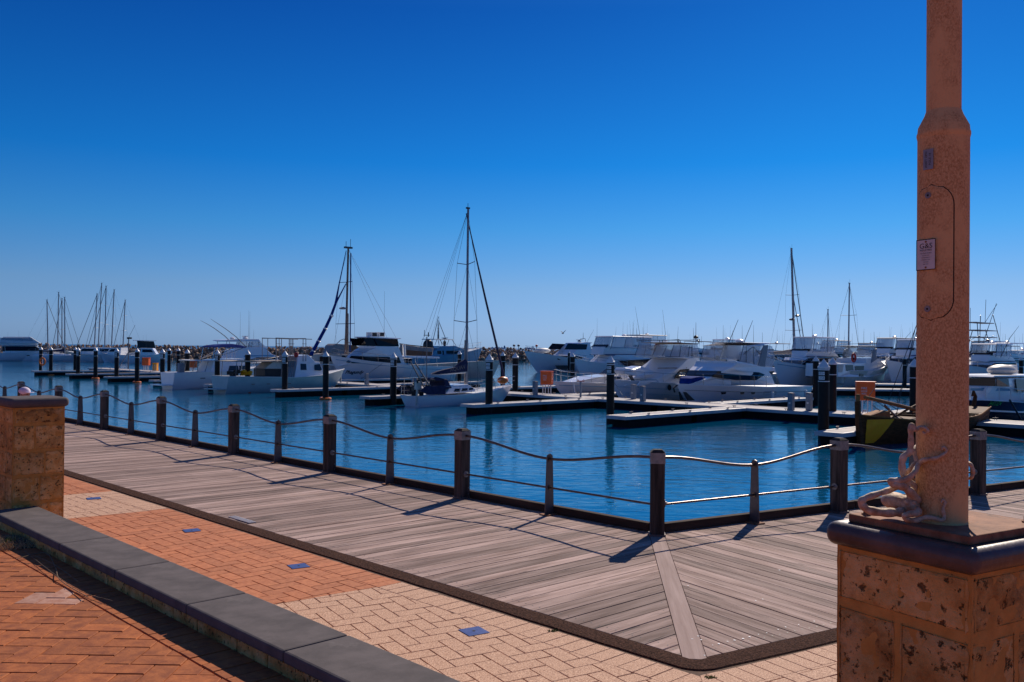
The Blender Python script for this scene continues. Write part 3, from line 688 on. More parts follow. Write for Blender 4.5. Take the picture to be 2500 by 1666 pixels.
# ------------------------------------------------------------------ stone pillars
def rough_block(mb, c, d, rz, seed, amp=0.004, nx=18, nz=12):
    """block with uneven faces: box of grid faces pushed by noise"""
    x, y, z = d[0] / 2, d[1] / 2, d[2] / 2
    def face(o, u, v, nu, nv, nrm):
        vs = []; fs = []
        for i in range(nu + 1):
            for j in range(nv + 1):
                p = Vector(o) + Vector(u) * (i / nu) + Vector(v) * (j / nv)
                edge = min(i, nu - i) / nu * 2 * Vector(u).length / 2; ed2 = min(j, nv - j) / nv * Vector(v).length
                n_ = mnoise.noise(p * 18 + Vector((seed * 7.1, seed, 0))) * amp + mnoise.noise(p * 50 + Vector((seed, 3, 0))) * amp * 0.5
                if i in (0, nu) or j in (0, nv): n_ = -0.0055 if amp > 0.0035 else n_ - 0.001
                p = p + Vector(nrm) * n_
                if amp > 0.0035 and (i in (0, nu) or j in (0, nv)): p = p + Vector((mnoise.noise(p * 31 + Vector((seed, 1, 2))), 0, mnoise.noise(p * 31 + Vector((4, seed, 2))))) * 0.012 * (1 if abs(nrm[1]) > .5 else 0)
                px_, py_ = p.x * math.cos(rz) - p.y * math.sin(rz), p.x * math.sin(rz) + p.y * math.cos(rz)
                vs.append((c[0] + px_, c[1] + py_, c[2] + p.z))
        for i in range(nu):
            for j in range(nv):
                a_ = i * (nv + 1) + j; fs.append((a_, a_ + nv + 1, a_ + nv + 2, a_ + 1))
        mb.add(vs, fs)
    face((-x, -y, -z), (2 * x, 0, 0), (0, 0, 2 * z), nx, nz, (0, -1, 0))
    face((x, -y, -z), (0, 2 * y, 0), (0, 0, 2 * z), nx, nz, (1, 0, 0))
    face((x, y, -z), (-2 * x, 0, 0), (0, 0, 2 * z), nx, nz, (0, 1, 0))
    face((-x, y, -z), (0, -2 * y, 0), (0, 0, 2 * z), nx, nz, (-1, 0, 0))
    face((-x, -y, z), (2 * x, 0, 0), (0, 2 * y, 0), 2, 2, (0, 0, 1))
    face((-x, y, -z), (2 * x, 0, 0), (0, -2 * y, 0), 2, 2, (0, 0, -1))
def pillar(c, rz, s, z0, ztop, capt, over, label, capmat, courses, seed):
    root = empty('stone_pillar', (c.x, c.y, z0), rz, label, 'stone pillar')
    H = ztop - capt - z0
    mb = MB(); rough_block(mb, (0, 0, H / 2 - 0.05), (s - 0.002, s - 0.002, H + 0.1), 0, seed, 0.003, 24, 50); mb.build('mortar_core', M['mortar'], root)
    z = H; rnd = random.Random(seed)
    for ci, h in enumerate(courses):
        if z - h < -0.12: h = z + 0.05
        th_ = 0.03
        split = rnd.uniform(0.35, 0.65)
        for f in range(4):
            ang = f * math.pi / 2
            cols = [(-0.5, 0.5)] if ci == 0 else ([(-0.5, split - 0.5), (split - 0.5, 0.5)] if rnd.random() < 0.75 else [(-0.5, -0.12), (-0.12, 0.2), (0.2, 0.5)])
            for u0, u1 in cols:
                w_ = (u1 - u0) * s - 0.018; uc = (u0 + u1) / 2 * s
                mb = MB(); rough_block(mb, (0, 0, 0), (w_, th_, h - 0.020), 0, rnd.uniform(0, 50), amp=0.0060)
                o = mb.build('stone_block', M['limestone'], root, True)
                pr = s / 2 - th_ / 2 + rnd.uniform(0.0, 0.003)
                o.location = (uc * math.cos(ang) + pr * math.sin(ang), uc * math.sin(ang) - pr * math.cos(ang), z - h / 2)
                o.rotation_euler = (0, 0, ang)
        z -= h
        if z < -0.05: break
    mb = MB(); mb.box((0, 0, H + capt / 2), (s + 2 * over, s + 2 * over, capt))
    o = mb.build('cap', capmat, root, True); b = o.modifiers.new('bevel', 'BEVEL'); b.width = capt * 0.42; b.segments = 5
    return root
LS = 0.43
LPc = V(LP, 0) + Vector((math.cos(AA - math.pi / 2), math.sin(AA - math.pi / 2), 0)) * (LS / 2) + A * (LS / 2)
lpt = ground(28, 990, 0)
hp = atdepth(90, 975, LPc.y - 0.1).z
pillar(LPc, AA + math.pi / 2, LS, TZ - 0.02, 1.52, 0.085, 0.032, 'left stone pillar with grey cap in front of the cap wearing child', M['coping'], [0.15, 0.235, 0.22, 0.24, 0.25, 0.3], 3)
RP = pillar(PC, BB, 0.395, TZ - 0.02, 1.53, 0.064, 0.026, 'right stone pillar with dark glazed cap carrying the lamp pole', M['capdark'], [0.155, 0.24, 0.25, 0.24, 0.3], 8)
# ------------------------------------------------------------------ lamp pole
PLC = Vector((1.147, 2.425, 1.552)); PR = 0.0640
lpole = empty('lamp_pole', PLC, 0, 'rust speckled cream steel lamp pole bolted on the right stone pillar', 'lamp pole')
mb = MB(); mb.box((0, 0, 0), (0.352, 0.352, 0.022)); o = mb.build('base_plate', M['rust'], lpole, bevel=0.003); o.location = (0.029, 0.035, -0.011); o.rotation_euler = (0, 0, BB)
def ring(r0, r1, z): pass
zc = atdepth(2302, 322, PLC.y).z - PLC.z; zc2 = atdepth(2302, 272, PLC.y).z - PLC.z
ru = 40.0 / F * PLC.y
mb = MB(); mb.lathe([(PR + 0.004, 0.0), (PR, 0.004), (PR, zc - 0.012)], n=48, cap=False); mb.build('lower_tube', M['pole'], lpole, True)
mb = MB(); mb.lathe([(PR - 0.001, zc - 0.025), (PR + 0.0022, zc - 0.012), (PR + 0.0022, zc - 0.006), (PR, zc), (PR - 0.001, zc + 0.012), (ru + 0.004, zc2 - 0.012), (ru, zc2)], n=48, cap=False); mb.build('reducer', M['pole'], lpole, True)
mb = MB(); mb.lathe([(ru - 0.0005, zc2 - 0.002), (ru - 0.0005, 4.2)], n=48, cap=True); mb.build('upper_tube', M['pole'], lpole, True)
for a_ in (0, 1, 2, 3):
    v = Vector((math.cos(BB + math.pi / 4 + a_ * math.pi / 2), math.sin(BB + math.pi / 4 + a_ * math.pi / 2), 0)) * 0.20
    if a_ == 2: continue
    mb = MB(); mb.lathe([(0.016, 0), (0.016, 0.004), (0.011, 0.004), (0.011, 0.016), (0.006, 0.017), (0.006, 0.022)], n=6 if False else 8); o = mb.build('anchor_nut', M['rust'], lpole); o.location = (v.x + 0.029, v.y + 0.035, 0)
# curved things on the pole: angle 0 faces the camera, positive to the right
vx = Vector((PLC.x, PLC.y, 0)).normalized(); fa = math.atan2(-vx.y, -vx.x)
def onpole(ang, z, r): a = fa + ang; return Vector((r * math.cos(a), r * math.sin(a), z))
def pang(px): return math.asin(max(-1, min(1, (px - 2302) / 59.2)))
def pz(py): return atdepth(2290, py, PLC.y - 0.055).z - PLC.z
def door(r, z0, z1, c, hw, mat, name, grow=0.0):
    # rounded-end curved plate
    mb = MB(); hw += grow / PR; z0 -= grow; z1 += grow; NX = 16; NZ = 40; rad = hw * PR
    idx = {}; vs = []; fs = []
    for j in range(NZ + 1):
        z = z0 + (z1 - z0) * j / NZ
        dz = max(0, rad - (z - z0), rad - (z1 - z)); k = math.sqrt(max(0.0, rad * rad - dz * dz)) / rad if dz > 0 else 1
        for i in range(NX + 1):
            u = -1 + 2 * i / NX; vs.append(onpole(c + hw * k * u, z, r))
    for j in range(NZ):
        for i in range(NX):
            a = j * (NX + 1) + i; fs.append((a, a + 1, a + NX + 2, a + NX + 1))
    mb.add(vs, fs); o = mb.build(name, mat, lpole, True); return o
dz0, dz1 = pz(781), pz(450)
door(PR + 0.0006, dz0, dz1, R(-26), R(48.5), M['groove'], 'door_gap', 0.0024)
door(PR + 0.0016, dz0, dz1, R(-26), R(47.5), M['pole'], 'access_door')
for py in (474.5, 754):
    p = onpole(R(-33), pz(py), PR + 0.0016); n_ = onpole(R(-33), 0, 1)
    mb = MB(); mb.tube([p, p + n_ * 0.002], 0.0085, 18); o = mb.build('door_screw', M['galv'], lpole, True)
    mb = MB(); mb.tube([p + n_ * 0.0018, p + n_ * 0.0024], 0.0030, 8); mb.build('screw_socket', M['groove'], o)
def flat_plate(px0, px1, py0, py1, name, mat, th=0.0012):
    a0, a1 = pang(px0), pang(px1); am = (a0 + a1) / 2; n_ = onpole(am, 0, 1); t = Vector((-n_.y, n_.x, 0)) ; 
    w_ = 2 * PR * math.sin((a1 - a0) / 2); z0, z1 = pz(py1), pz(py0); c = onpole(am, (z0 + z1) / 2, PR + 0.0030)
    mb = MB(); vs = []
    for k in (0, th):
        for sx, zz in ((-1, z0), (1, z0), (1, z1), (-1, z1)):
            q = c + t * (sx * w_ / 2) + n_ * k; vs.append((q.x, q.y, zz))
    mb.add(vs, [(3, 2, 1, 0), (4, 5, 6, 7), (0, 1, 5, 4), (1, 2, 6, 5), (2, 3, 7, 6), (3, 0, 4, 7)])
    o = mb.build(name, mat, lpole); return o, c, n_, t, w_, z1 - z0
FONT_CACHE = {}
def text_mesh(s, size, mat, ext=0.0, bold=0.0):
    cu = bpy.data.curves.new('lettering', 'FONT'); cu.body = s; cu.size = size; cu.align_x = 'CENTER'; cu.align_y = 'CENTER'; cu.extrude = ext; cu.offset = bold; cu.resolution_u = 2
    ob = bpy.data.objects.new('lettering', cu); COL.objects.link(ob); bpy.context.view_layer.update()
    me = bpy.data.meshes.new_from_object(ob.evaluated_get(bpy.context.evaluated_depsgraph_get())); bpy.data.objects.remove(ob); bpy.data.curves.remove(cu)
    me.materials.clear(); me.materials.append(mat); me.name = 'lettering'; return me
def put_text(s, size, mat, parent, c, right, up, xs=1.0, name='lettering'):
    me = text_mesh(s, size, mat); right = right.normalized(); up = up.normalized(); n_ = right.cross(up)
    o = bpy.data.objects.new(name, me); COL.objects.link(o); o.parent = parent
    m = Matrix((right * xs, up, n_)).transposed().to_4x4(); m.translation = c; o.matrix_basis = m; return o
Z = Vector((0, 0, 1))
o, c, n_, t, w_, h_ = flat_plate(2260, 2282, 361, 411, 'asset_plate', M['pedestal'])
for q in (-1, 1):
    pass
put_text('ASSET 2892', 0.0088, M['ink'], lpole, c + n_ * 0.0016 - t * 0.0055 * -1 * -1, Z, -t)
put_text('POLE 18', 0.0088, M['ink'], lpole, c + n_ * 0.0016 + t * 0.0055, Z, -t)
o, c, n_, t, w_, h_ = flat_plate(2250, 2290, 584, 656, 'maker_plate', M['signplate'])
mb = MB(); 
flat_plate(2248.5, 2291.5, 582, 658, 'plate_backing', M['groove'], 0.0006)
put_text('G&S', 0.019, M['ink'], lpole, c + n_ * 0.0017 + Z * h_ * 0.29, t, Z, 1.15)
put_text('INDUSTRIES', 0.0068, M['ink'], lpole, c + n_ * 0.0017 + Z * h_ * 0.15, t, Z)
for i, s in enumerate(('LIGHTING ENGINEERS', 'OF THE WEST', '14 BUSHMEAD ST', 'CANNING VALE', '9455 6228', '9455 1228')):
    put_text(s, 0.0036, M['ink'], lpole, c + n_ * 0.0017 + Z * h_ * (0.045 - 0.075 * i), t, Z)
for sgn in (-1, 1):
    p = c + n_ * 0.001 + Z * sgn * h_ * 0.44; mb = MB(); mb.tube([p, p + n_ * 0.0015], 0.0028, 8); mb.build('rivet', M['rust'], lpole)
# ------------------------------------------------------------------ octopus sculpture
oc = empty('octopus_sculpture', (PLC.x - 0.1, PLC.y - 0.02, PLC.z), 0, 'rusty cast octopus sculpture climbing the foot of the lamp pole', 'octopus sculpture')
def smooth_pts(pts, n=6):
    out = []; P = [pts[0]] + pts + [pts[-1]]
    for i in range(1, len(P) - 2):
        a, b, c_, d = [Vector(v) for v in P[i - 1:i + 3]]
        for k in range(n):
            t_ = k / n; out.append(0.5 * ((2 * b) + (c_ - a) * t_ + (2 * a - 5 * b + 4 * c_ - d) * t_ ** 2 + (3 * b - a - 3 * c_ + d) * t_ ** 3))
    out.append(Vector(P[-2])); return out
def tent(pts, w0, w1, name='tentacle', dd=0.0, wm=None):
    """pts in crop 9 with a depth offset in metres; wraps over the pole where it crosses it"""
    P = []; 
    for i, q in enumerate(pts):
        x, y = q[0], q[1]; e = (q[2] if len(q) > 2 else 0.0) + dd; px, py = cp(9, x, y)
        f = i / (len(pts) - 1); r_ = (w0 + (w1 - w0) * f) / 2 / 4.751 / F * 2.4
        u = (px - 2302) / 59.2
        if abs(u) < 1: D = PLC.y - PR * math.sqrt(1 - u * u) - r_ * 0.8 + e
        else: D = PLC.y - 0.01 + e
        P.append(atdepth(px, py, D) - Vector(oc.location))
    sp = smooth_pts(P, 6); n = len(sp)
    rs = [max(0.0016, ((w0 + (w1 - w0) * (i / (n - 1))) / 2) / 4.751 / F * 2.4 * (1 + 0.10 * math.sin(i * 0.9))) for i in range(n)]
    mb = MB(); mb.tube(sp, rs, 12); return mb.build(name, M['octo'], oc, True)
tent([(860, 1120, 0), (790, 900, -.01), (745, 770, -.02), (722, 640, -.02), (745, 545, -.02), (812, 490, -.02), (828, 380, -.02), (825, 260, -.02), (826, 185, -.02), (858, 205, -.02), (880, 240, -.02), (930, 208, 0), (990, 212, 0), (1022, 248, 0), (990, 280, 0), (962, 255, -.004)], 95, 26)
tent([(900, 1060, 0), (850, 990, -.02), (770, 920, -.03), (690, 880, -.04), (615, 865, -.04), (600, 832, -.04), (680, 825, -.04), (780, 805, -.04), (860, 735, -.045), (925, 625, 0), (1010, 582, 0), (1120, 567, 0), (1200, 525, 0), (1238, 480, 0), (1205, 438, 0), (1182, 468, 0)], 105, 26)
tent([(720, 1190, -.01), (640, 1195, -.02), (480, 1195, -.035), (330, 1165, -.04), (262, 1105, -.04), (262, 1055, -.04), (350, 1010, -.035), (520, 955, -.02), (660, 905, 0), (770, 850, .02), (850, 800, .03)], 110, 55)
tent([(830, 1140, -.01), (905, 1165, -.03), (895, 1205, -.05), (800, 1215, -.06), (755, 1245, -.06), (790, 1280, -.06), (890, 1283, -.05), (1000, 1252, -.01), (1100, 1262, 0), (1180, 1285, 0), (1213, 1250, 0), (1198, 1160, 0), (1222, 1085, 0), (1200, 1052, 0), (1178, 1080, 0)], 85, 26)
tent([(905, 430, .05), (870, 470, .03), (880, 540, .02), (895, 600, .01), (850, 660, 0), (800, 720, 0), (790, 800, .01)], 62, 48)
tent([(760, 800, .02), (830, 850, .01), (880, 930, .02), (930, 1010, .04)], 60, 90)
tent([(1440, 600, .10), (1500, 625, .0), (1535, 670, -.01), (1548, 740, -.01), (1520, 795, 0), (1450, 800, .10)], 48, 36)
mb = MB(); c9 = atdepth(*cp(9, 640, 1060), PLC.y + 0.03) - Vector(oc.location)
mb.ellipsoid(c9, (0.034, 0.045, 0.023), 20, 12); mb.build('mantle', M['octo'], oc, True)
c9 = atdepth(*cp(9, 790, 1110), PLC.y + 0.0) - Vector(oc.location)
mb = MB(); mb.ellipsoid(c9, (0.030, 0.035, 0.026), 18, 10); mb.build('head', M['octo'], oc, True)
for dx in (-0.006, 0.014):
    mb = MB(); mb.ellipsoid(c9 + Vector((dx - 0.01, -0.030, 0.012)), (0.006, 0.005, 0.006), 10, 6); mb.build('eye', M['octo'], oc, True)
# ------------------------------------------------------------------ weeds and twigs at the foot of the left pillar
random.seed(21)
fp = ground(50, 1330, TZ)
mb = MB(); mb.ellipsoid((fp.x - 0.05, fp.y + 0.12, TZ - 0.02), (0.55, 0.26, 0.05), 24, 8, 0.12); tag(mb.build('soil', M['earth'], smooth=True), kind='stuff')
def blades(cx, cy, n, h, r, mat, name, lean=0.6):
    mb = MB()
    for i in range(n):
        a = random.uniform(0, 6.28); d = r * math.sqrt(random.random()); x, y = cx + d * math.cos(a), cy + d * math.sin(a) * 0.6
        l = h * random.uniform(.4, 1.1); b = random.uniform(0, 6.28); ln = random.uniform(.2, lean); w_ = random.uniform(.0015, .004)
        tx, ty = x + l * ln * math.cos(b), y + l * ln * math.sin(b); mx_, my_ = (x + tx) / 2, (y + ty) / 2
        mb.add([(x - w_, y, TZ), (x + w_, y, TZ), (mx_ + w_ * .8, my_, TZ + l * .6), (tx, ty, TZ + l), (mx_ - w_ * .8, my_, TZ + l * .6)], [(0, 1, 2, 3, 4)])
    return mb.build(name, mat)
g1 = ground(22, 1330, TZ)
tag(blades(g1.x, g1.y, 60, 0.06, 0.045, M['leafgreen'], 'weed'), 'small green grassy weed sprouting beside the left stone pillar foot', 'weed')
tag(blades(fp.x - 0.16, fp.y - 0.03, 1500, 0.05, 0.34, M['drygrass'], 'dry_grass', 1.8), kind='stuff')
tw = [([(40, 1365), (110, 1350), (135, 1385), (142, 1410), (165, 1430), (215, 1458)], 'long curved dry twig lying over the brick border by the wall', .0028),
      ([(80, 1355), (120, 1372), (150, 1390), (190, 1420)], 'thin dry twig in the dark beside the wall foot', .0018),
      ([(60, 1345), (130, 1400), (200, 1445), (275, 1467)], 'long straight grey twig reaching furthest along the wall', .0016),
      ([(0, 1375), (40, 1372), (70, 1378)], 'short dry stick on the bricks at the left edge', .0018)]
for pts, lb, r_ in tw:
    mb = MB(); P = [ground(x, y, TZ + 0.012 + 0.01 * (i % 2)) for i, (x, y) in enumerate(pts)]; mb.tube(smooth_pts(P, 4), r_, 6)
    for q in P[1:-1]:
        mb.tube([q, q + Vector((random.uniform(-.05, .05), random.uniform(-.05, .05), random.uniform(0, .03)))], [r_ * .6, r_ * .3], 5)
    tag(mb.build('twig', M['twig'], smooth=True), lb, 'twig', 'dry twigs below the left pillar')
for px, py, lb in ((1349, 1541, 'tiny green weed tuft in the joint between bitumen strip and cream paving'), (1735, 1655, 'green weed tuft below the outer bend of the bitumen strip')):
    p = ground(px, py, 0.0); mb = MB()
    for i in range(50):
        a = random.uniform(0, 6.28); d = random.uniform(0, .028); x, y = p.x + d * math.cos(a) * 1.4, p.y + d * math.sin(a); h = random.uniform(.004, .014)
        mb.add([(x - .004, y, 0), (x + .004, y, 0), (x + random.uniform(-.006, .006), y + .003, h)], [(0, 1, 2)])
    tag(mb.build('weed', M['leafgreen']), lb, 'weed')
# ------------------------------------------------------------------ people
def skin_body(name, joints, edges, mat, parent, loc=(0, 0, 0), lv=2):
    me = bpy.data.meshes.new(name); me.from_pydata([j[0] for j in joints], edges, []); me.materials.append(mat)
    o = bpy.data.objects.new(name, me); COL.objects.link(o); o.parent = parent; o.location = loc
    sk = o.modifiers.new('skin', 'SKIN'); me.skin_vertices.new(name='') if not me.skin_vertices else None
    for i, j in enumerate(joints):
        me.skin_vertices[0].data[i].radius = (j[1], j[1] if len(j) < 3 else j[2])
    me.skin_vertices[0].data[0].use_root = True; sk.use_smooth_shade = True
    sb = o.modifiers.new('sub', 'SUBSURF'); sb.levels = 1; sb.render_levels = lv
    return o
def person(loc, H, rz, label, cap, shirt, trousers, group=None):
    """standing figure, local +x is where it looks"""
    r = empty('person', loc, rz, label, 'person', group); k = H / 1.75
    def s(x, y, z, a, b=None): return ((x * k, y * k, z * k), a * k, (b or a) * k)
    J = [s(0, 0, .95, .13, .15), s(0, 0, 1.15, .12, .15), s(.01, 0, 1.36, .12, .17), s(.0, 0, 1.50, .055), s(.01, 0, 1.58, .05),
         s(0, .17, 1.40, .055), s(-.01, .22, 1.14, .043), s(.10, .21, .93, .033), s(.15, .2, .86, .03), s(0, -.17, 1.40, .055), s(-.01, -.22, 1.14, .043), s(.10, -.21, .93, .033), s(.15, -.2, .86, .03),
         s(0, .09, .86, .09), s(.02, .10, .48, .06), s(-.02, .10, .08, .042), s(.13, .11, .035, .035), s(0, -.09, .86, .09), s(.04, -.10, .48, .06), s(.0, -.10, .08, .042), s(.15, -.11, .035, .035)]
    E = [(0, 1), (1, 2), (2, 3), (3, 4), (2, 5), (5, 6), (6, 7), (7, 8), (2, 9), (9, 10), (10, 11), (11, 12), (0, 13), (13, 14), (14, 15), (15, 16), (0, 17), (17, 18), (18, 19), (19, 20)]
    skin_body('body', J, E, M['skin'], r)
    JT = [s(0, 0, .93, .145, .165), s(0, 0, 1.15, .135, .165), s(.01, 0, 1.37, .13, .18), s(0, .18, 1.41, .07), s(0, .225, 1.22, .06), s(0, -.18, 1.41, .07), s(0, -.225, 1.22, .06)]
    skin_body('shirt', JT, [(0, 1), (1, 2), (2, 3), (3, 4), (2, 5), (5, 6)], shirt, r)
    JL = [s(0, 0, .95, .14, .16), s(0, .09, .84, .105), s(.02, .10, .48, .075), s(-.01, .10, .14, .06), s(0, -.09, .84, .105), s(.04, -.10, .48, .075), s(.0, -.10, .14, .06)]
    skin_body('trousers', JL, [(0, 1), (1, 2), (2, 3), (0, 4), (4, 5), (5, 6)], trousers, r)
    mb = MB(); c = (0.02 * k, 0, 1.66 * k); mb.ellipsoid(c, (.098 * k, .078 * k, .118 * k), 18, 12)
    mb.ellipsoid((.112 * k, 0, 1.64 * k), (.02 * k, .014 * k, .022 * k), 8, 6); mb.ellipsoid((.07 * k, 0, 1.565 * k), (.04 * k, .04 * k, .03 * k), 10, 6)
    for sy in (-1, 1): mb.ellipsoid((.005 * k, sy * .08 * k, 1.65 * k), (.018 * k, .01 * k, .03 * k), 8, 6)
    mb.build('head', M['skin'], r, True)
    for sy in (-1, 1):
        mb = MB(); mb.ellipsoid((.103 * k, sy * .034 * k, 1.665 * k), (.012 * k, .015 * k, .009 * k), 8, 6); mb.build('eye', M['ink'], r, True)
    mb = MB(); mb.ellipsoid((.103 * k, 0, 1.605 * k), (.010 * k, .026 * k, .006 * k), 8, 5); mb.build('mouth', M['redpaint'], r, True)
    mb = MB(); mb.ellipsoid((-.012 * k, 0, 1.675 * k), (.098 * k, .086 * k, .112 * k), 16, 10); mb.build('hair', M['hair'], r, True)
    if cap:
        mb = MB(); mb.ellipsoid((.015 * k, 0, 1.715 * k), (.108 * k, .094 * k, .085 * k), 20, 10); co_ = mb.build('cap', cap, r, True)
        mb = MB(); pts = []
        n = 12
        top = [(.09 * k + .115 * k * math.cos(-1.4 + 2.8 * i / n), .085 * k * math.sin(-1.4 + 2.8 * i / n)) for i in range(n + 1)]
        mb.prism([(x, y) for x, y in top], 1.695 * k, 1.702 * k); mb.build('brim', cap, co_, True)
    return r
pc = ground(60, 1118, 0); D_ = 13.0; pch = atdepth(58, 945, D_)
person((pch.x, D_, 0), pch.z * 1.75 / 1.80, R(-12), 'child in a pale pink and white cap looking right behind the left pillar', M['capcloth'], M['shirt'], M['trousers'])
# pale droppings on the boards beside the mitre board
random.seed(12)
dm = MB()
for px, py in ((1690, 1560), (1705, 1553), (1712, 1562), (1720, 1600), (1740, 1575), (1755, 1572), (1776, 1566), (1793, 1563), (1814, 1559), (1830, 1555), (1852, 1549), (1872, 1545), (1900, 1537), (1680, 1430), (1862, 1463), (1845, 1467), (1903, 1392), (1988, 1517), (1950, 1525), (1918, 1531), (1560, 1327), (1571, 1330)):
    p = ground(px, py, 0.0025); r_ = random.uniform(.005, .010)
    dm.add([(p.x + r_ * random.uniform(.6, 1.3) * math.cos(k * .785), p.y + r_ * random.uniform(.6, 1.3) * math.sin(k * .785), .0025) for k in range(8)], [tuple(range(8))])
tag(dm.build('droppings', M['pilecap']), kind='stuff')
# ------------------------------------------------------------------ marina pontoons
PT = 0.6                                                        # pontoon deck height above the water
N0, N1 = 47.3, 49.9
def mp(a, n, z=0.0): return A * a + NA * n + Vector((0, 0, z))
cl = MB(); cl.box((0, 0, 0.09), (0.26, 0.035, 0.03)); cl.box((-0.05, 0, 0.04), (0.03, 0.03, 0.08)); cl.box((0.05, 0, 0.04), (0.03, 0.03, 0.08)); CLEAT = cl.mesh('cleat', M['galv'])
def pontoon(p, ang, ln, wd, label, name='pontoon', cleats=True, h=0.13, joint=6.0, detail=True, group=None):
    """p: middle of the starting end (world xy), runs ln metres along ang"""
    r = empty(name, (p.x, p.y, WZ), ang, label, 'pontoon', group)
    k = 0.0
    while k < ln - 0.05:
        l2 = min(joint, ln - k)
        mb = MB(); mb.box((k + l2 / 2, 0, PT - h / 2 - 0.01), (l2 - 0.02, wd - 0.24, h)); mb.build('deck_slab', M['concrete'], r)
        if detail or True:
            mb = MB(); mb.box((k + l2 / 2, 0, (PT - h) / 2 - 0.12), (l2 - 0.5, wd - 0.22, PT - h + 0.24)); mb.build('float', M['float'], r)
        k += l2
    mb = MB()
    for s in (-1, 1): mb.box((ln / 2, s * (wd / 2 - 0.06), PT - 0.085), (ln, 0.115, 0.19))
    mb.box((-0.07, 0, PT - 0.085), (0.13, wd, 0.19)); mb.build('edge_beam', M['fascia'], r, bevel=0.02)
    if cleats:
        n = max(1, int(ln / 3.4))
        for i in range(n):
            for s in (-1, 1):
                inst('cleat', CLEAT, r, ((i + .5) * ln / n, s * (wd / 2 - 0.07), PT + 0.012))
    return r
pontoon(mp(-30, (N0 + N1) / 2), AA, 168, N1 - N0, 'long main floating walkway with pale concrete deck crossing the marina', 'walkway', True)
NFA = [(7.0, 'near right finger pontoon behind the stone pillar'), (18.3, 'finger pontoon carrying the black pile marked 152 and 153'), (29.8, 'long foreground finger pontoon with pile 154 at its tip'), (41.3, 'finger pontoon with a pile in front of the white sailing yacht bow'),
       (52.0, 'finger pontoon behind the stern of the white sailing yacht'), (64.3, 'finger pontoon in front of the pale green work boat bow'), (76.0, 'finger pontoon hidden behind the pale green work boat'),
       (87.9, 'short looking finger pontoon left of the small white fishing boat'), (99.8, 'second empty finger pontoon from the small white fishing boat'), (111.8, 'third empty finger pontoon at the left of the marina'), (124.7, 'leftmost and farthest empty finger pontoon')]
for a, lb in NFA:
    pontoon(mp(a, 36.2), AA - math.pi / 2, N0 - 36.2 + 0.0, 1.3, lb)
for a, lb in ((10.5, 'finger pontoon on the far side behind the black hulled cruiser'), (22.0, 'finger pontoon on the far side right of the white motor yacht stern'), (33.2, 'sunlit finger pontoon along the white motor yacht with rectangular portholes'), (46.0, 'finger pontoon beside the open bow of the sports cruiser'),
              (57.7, 'empty finger pontoon behind the first orange cabinet'), (69.2, 'finger pontoon hidden behind the sailing yacht mast'), (80.6, 'finger pontoon in front of the big white flybridge cruiser'), (92.2, 'finger pontoon behind the blue sailed yacht'), (104, 'finger pontoon left of the boat with outriggers')):
    pontoon(mp(a, N1), AA - math.pi / 2, 12.0, 1.3, lb)
pontoon(mp(20, 104), AA, 70, 2.4, 'distant floating walkway behind the marina basin with blue fishing boat', 'walkway', False, joint=12)
pontoon(mp(96, 116), AA - math.pi, 30, 2.0, 'thin distant pontoon in front of the rock breakwater', 'pontoon', False, joint=12)
pf = atdepth(-40, 880, 215); pontoon(Vector((pf.x, 215, 0)), R(4), 22, 3, 'dark far pontoon at the left edge below the covered cruiser', 'pontoon', False, joint=12)
pf = atdepth(1860, 930, 100)
pontoon(Vector((25, 84, 0)), R(-2), 16, 2.2, 'dark pontoon with clutter behind the white motor yacht stern', 'pontoon', False)
pontoon(Vector((37, 97, 0)), R(-3), 18, 2.2, 'dark pontoon behind the second orange cabinet', 'pontoon', False)
# ------------------------------------------------------------------ mooring piles
PTOP = 3.58
def disc(r, z, n=20): return [(r, z)]
def pile_meshes(r):
    a = MB(); a.lathe([(r, -1.6), (r, PTOP - r * 1.35)], n=20); b = MB(); b.lathe([(r * 1.10, PTOP - r * 1.5), (r * 1.12, PTOP - r * 1.1), (r * 1.02, PTOP - r * 1.02), (0.01, PTOP + r * 0.35)], n=20)
    c = MB(); c.lathe([(r * 1.015, PTOP - 0.93), (r * 1.03, PTOP - 0.925), (r * 1.03, PTOP - 0.895), (r * 1.015, PTOP - 0.89)], n=20, cap=False)
    return a.mesh('shaft', M['pile']), b.mesh('cap', M['pilecap']), c.mesh('band', M['pilecap'])
PM = {}
tr = MB()
def ring_mesh(r):
    mb = MB(); n, m_ = 20, 8; vs = []; fs = []
    for i in range(n):
        a = 2 * math.pi * i / n
        for j in range(m_):
            b = 2 * math.pi * j / m_; q = r + 0.12 + 0.11 * math.cos(b); vs.append((q * math.cos(a), q * math.sin(a), 0.07 + 0.10 * math.sin(b)))
    for i in range(n):
        for j in range(m_): fs.append((i * m_ + j, ((i + 1) % n) * m_ + j, ((i + 1) % n) * m_ + (j + 1) % m_, i * m_ + (j + 1) % m_))
    mb.add(vs, fs); return mb.mesh('float_ring', M['orange'])
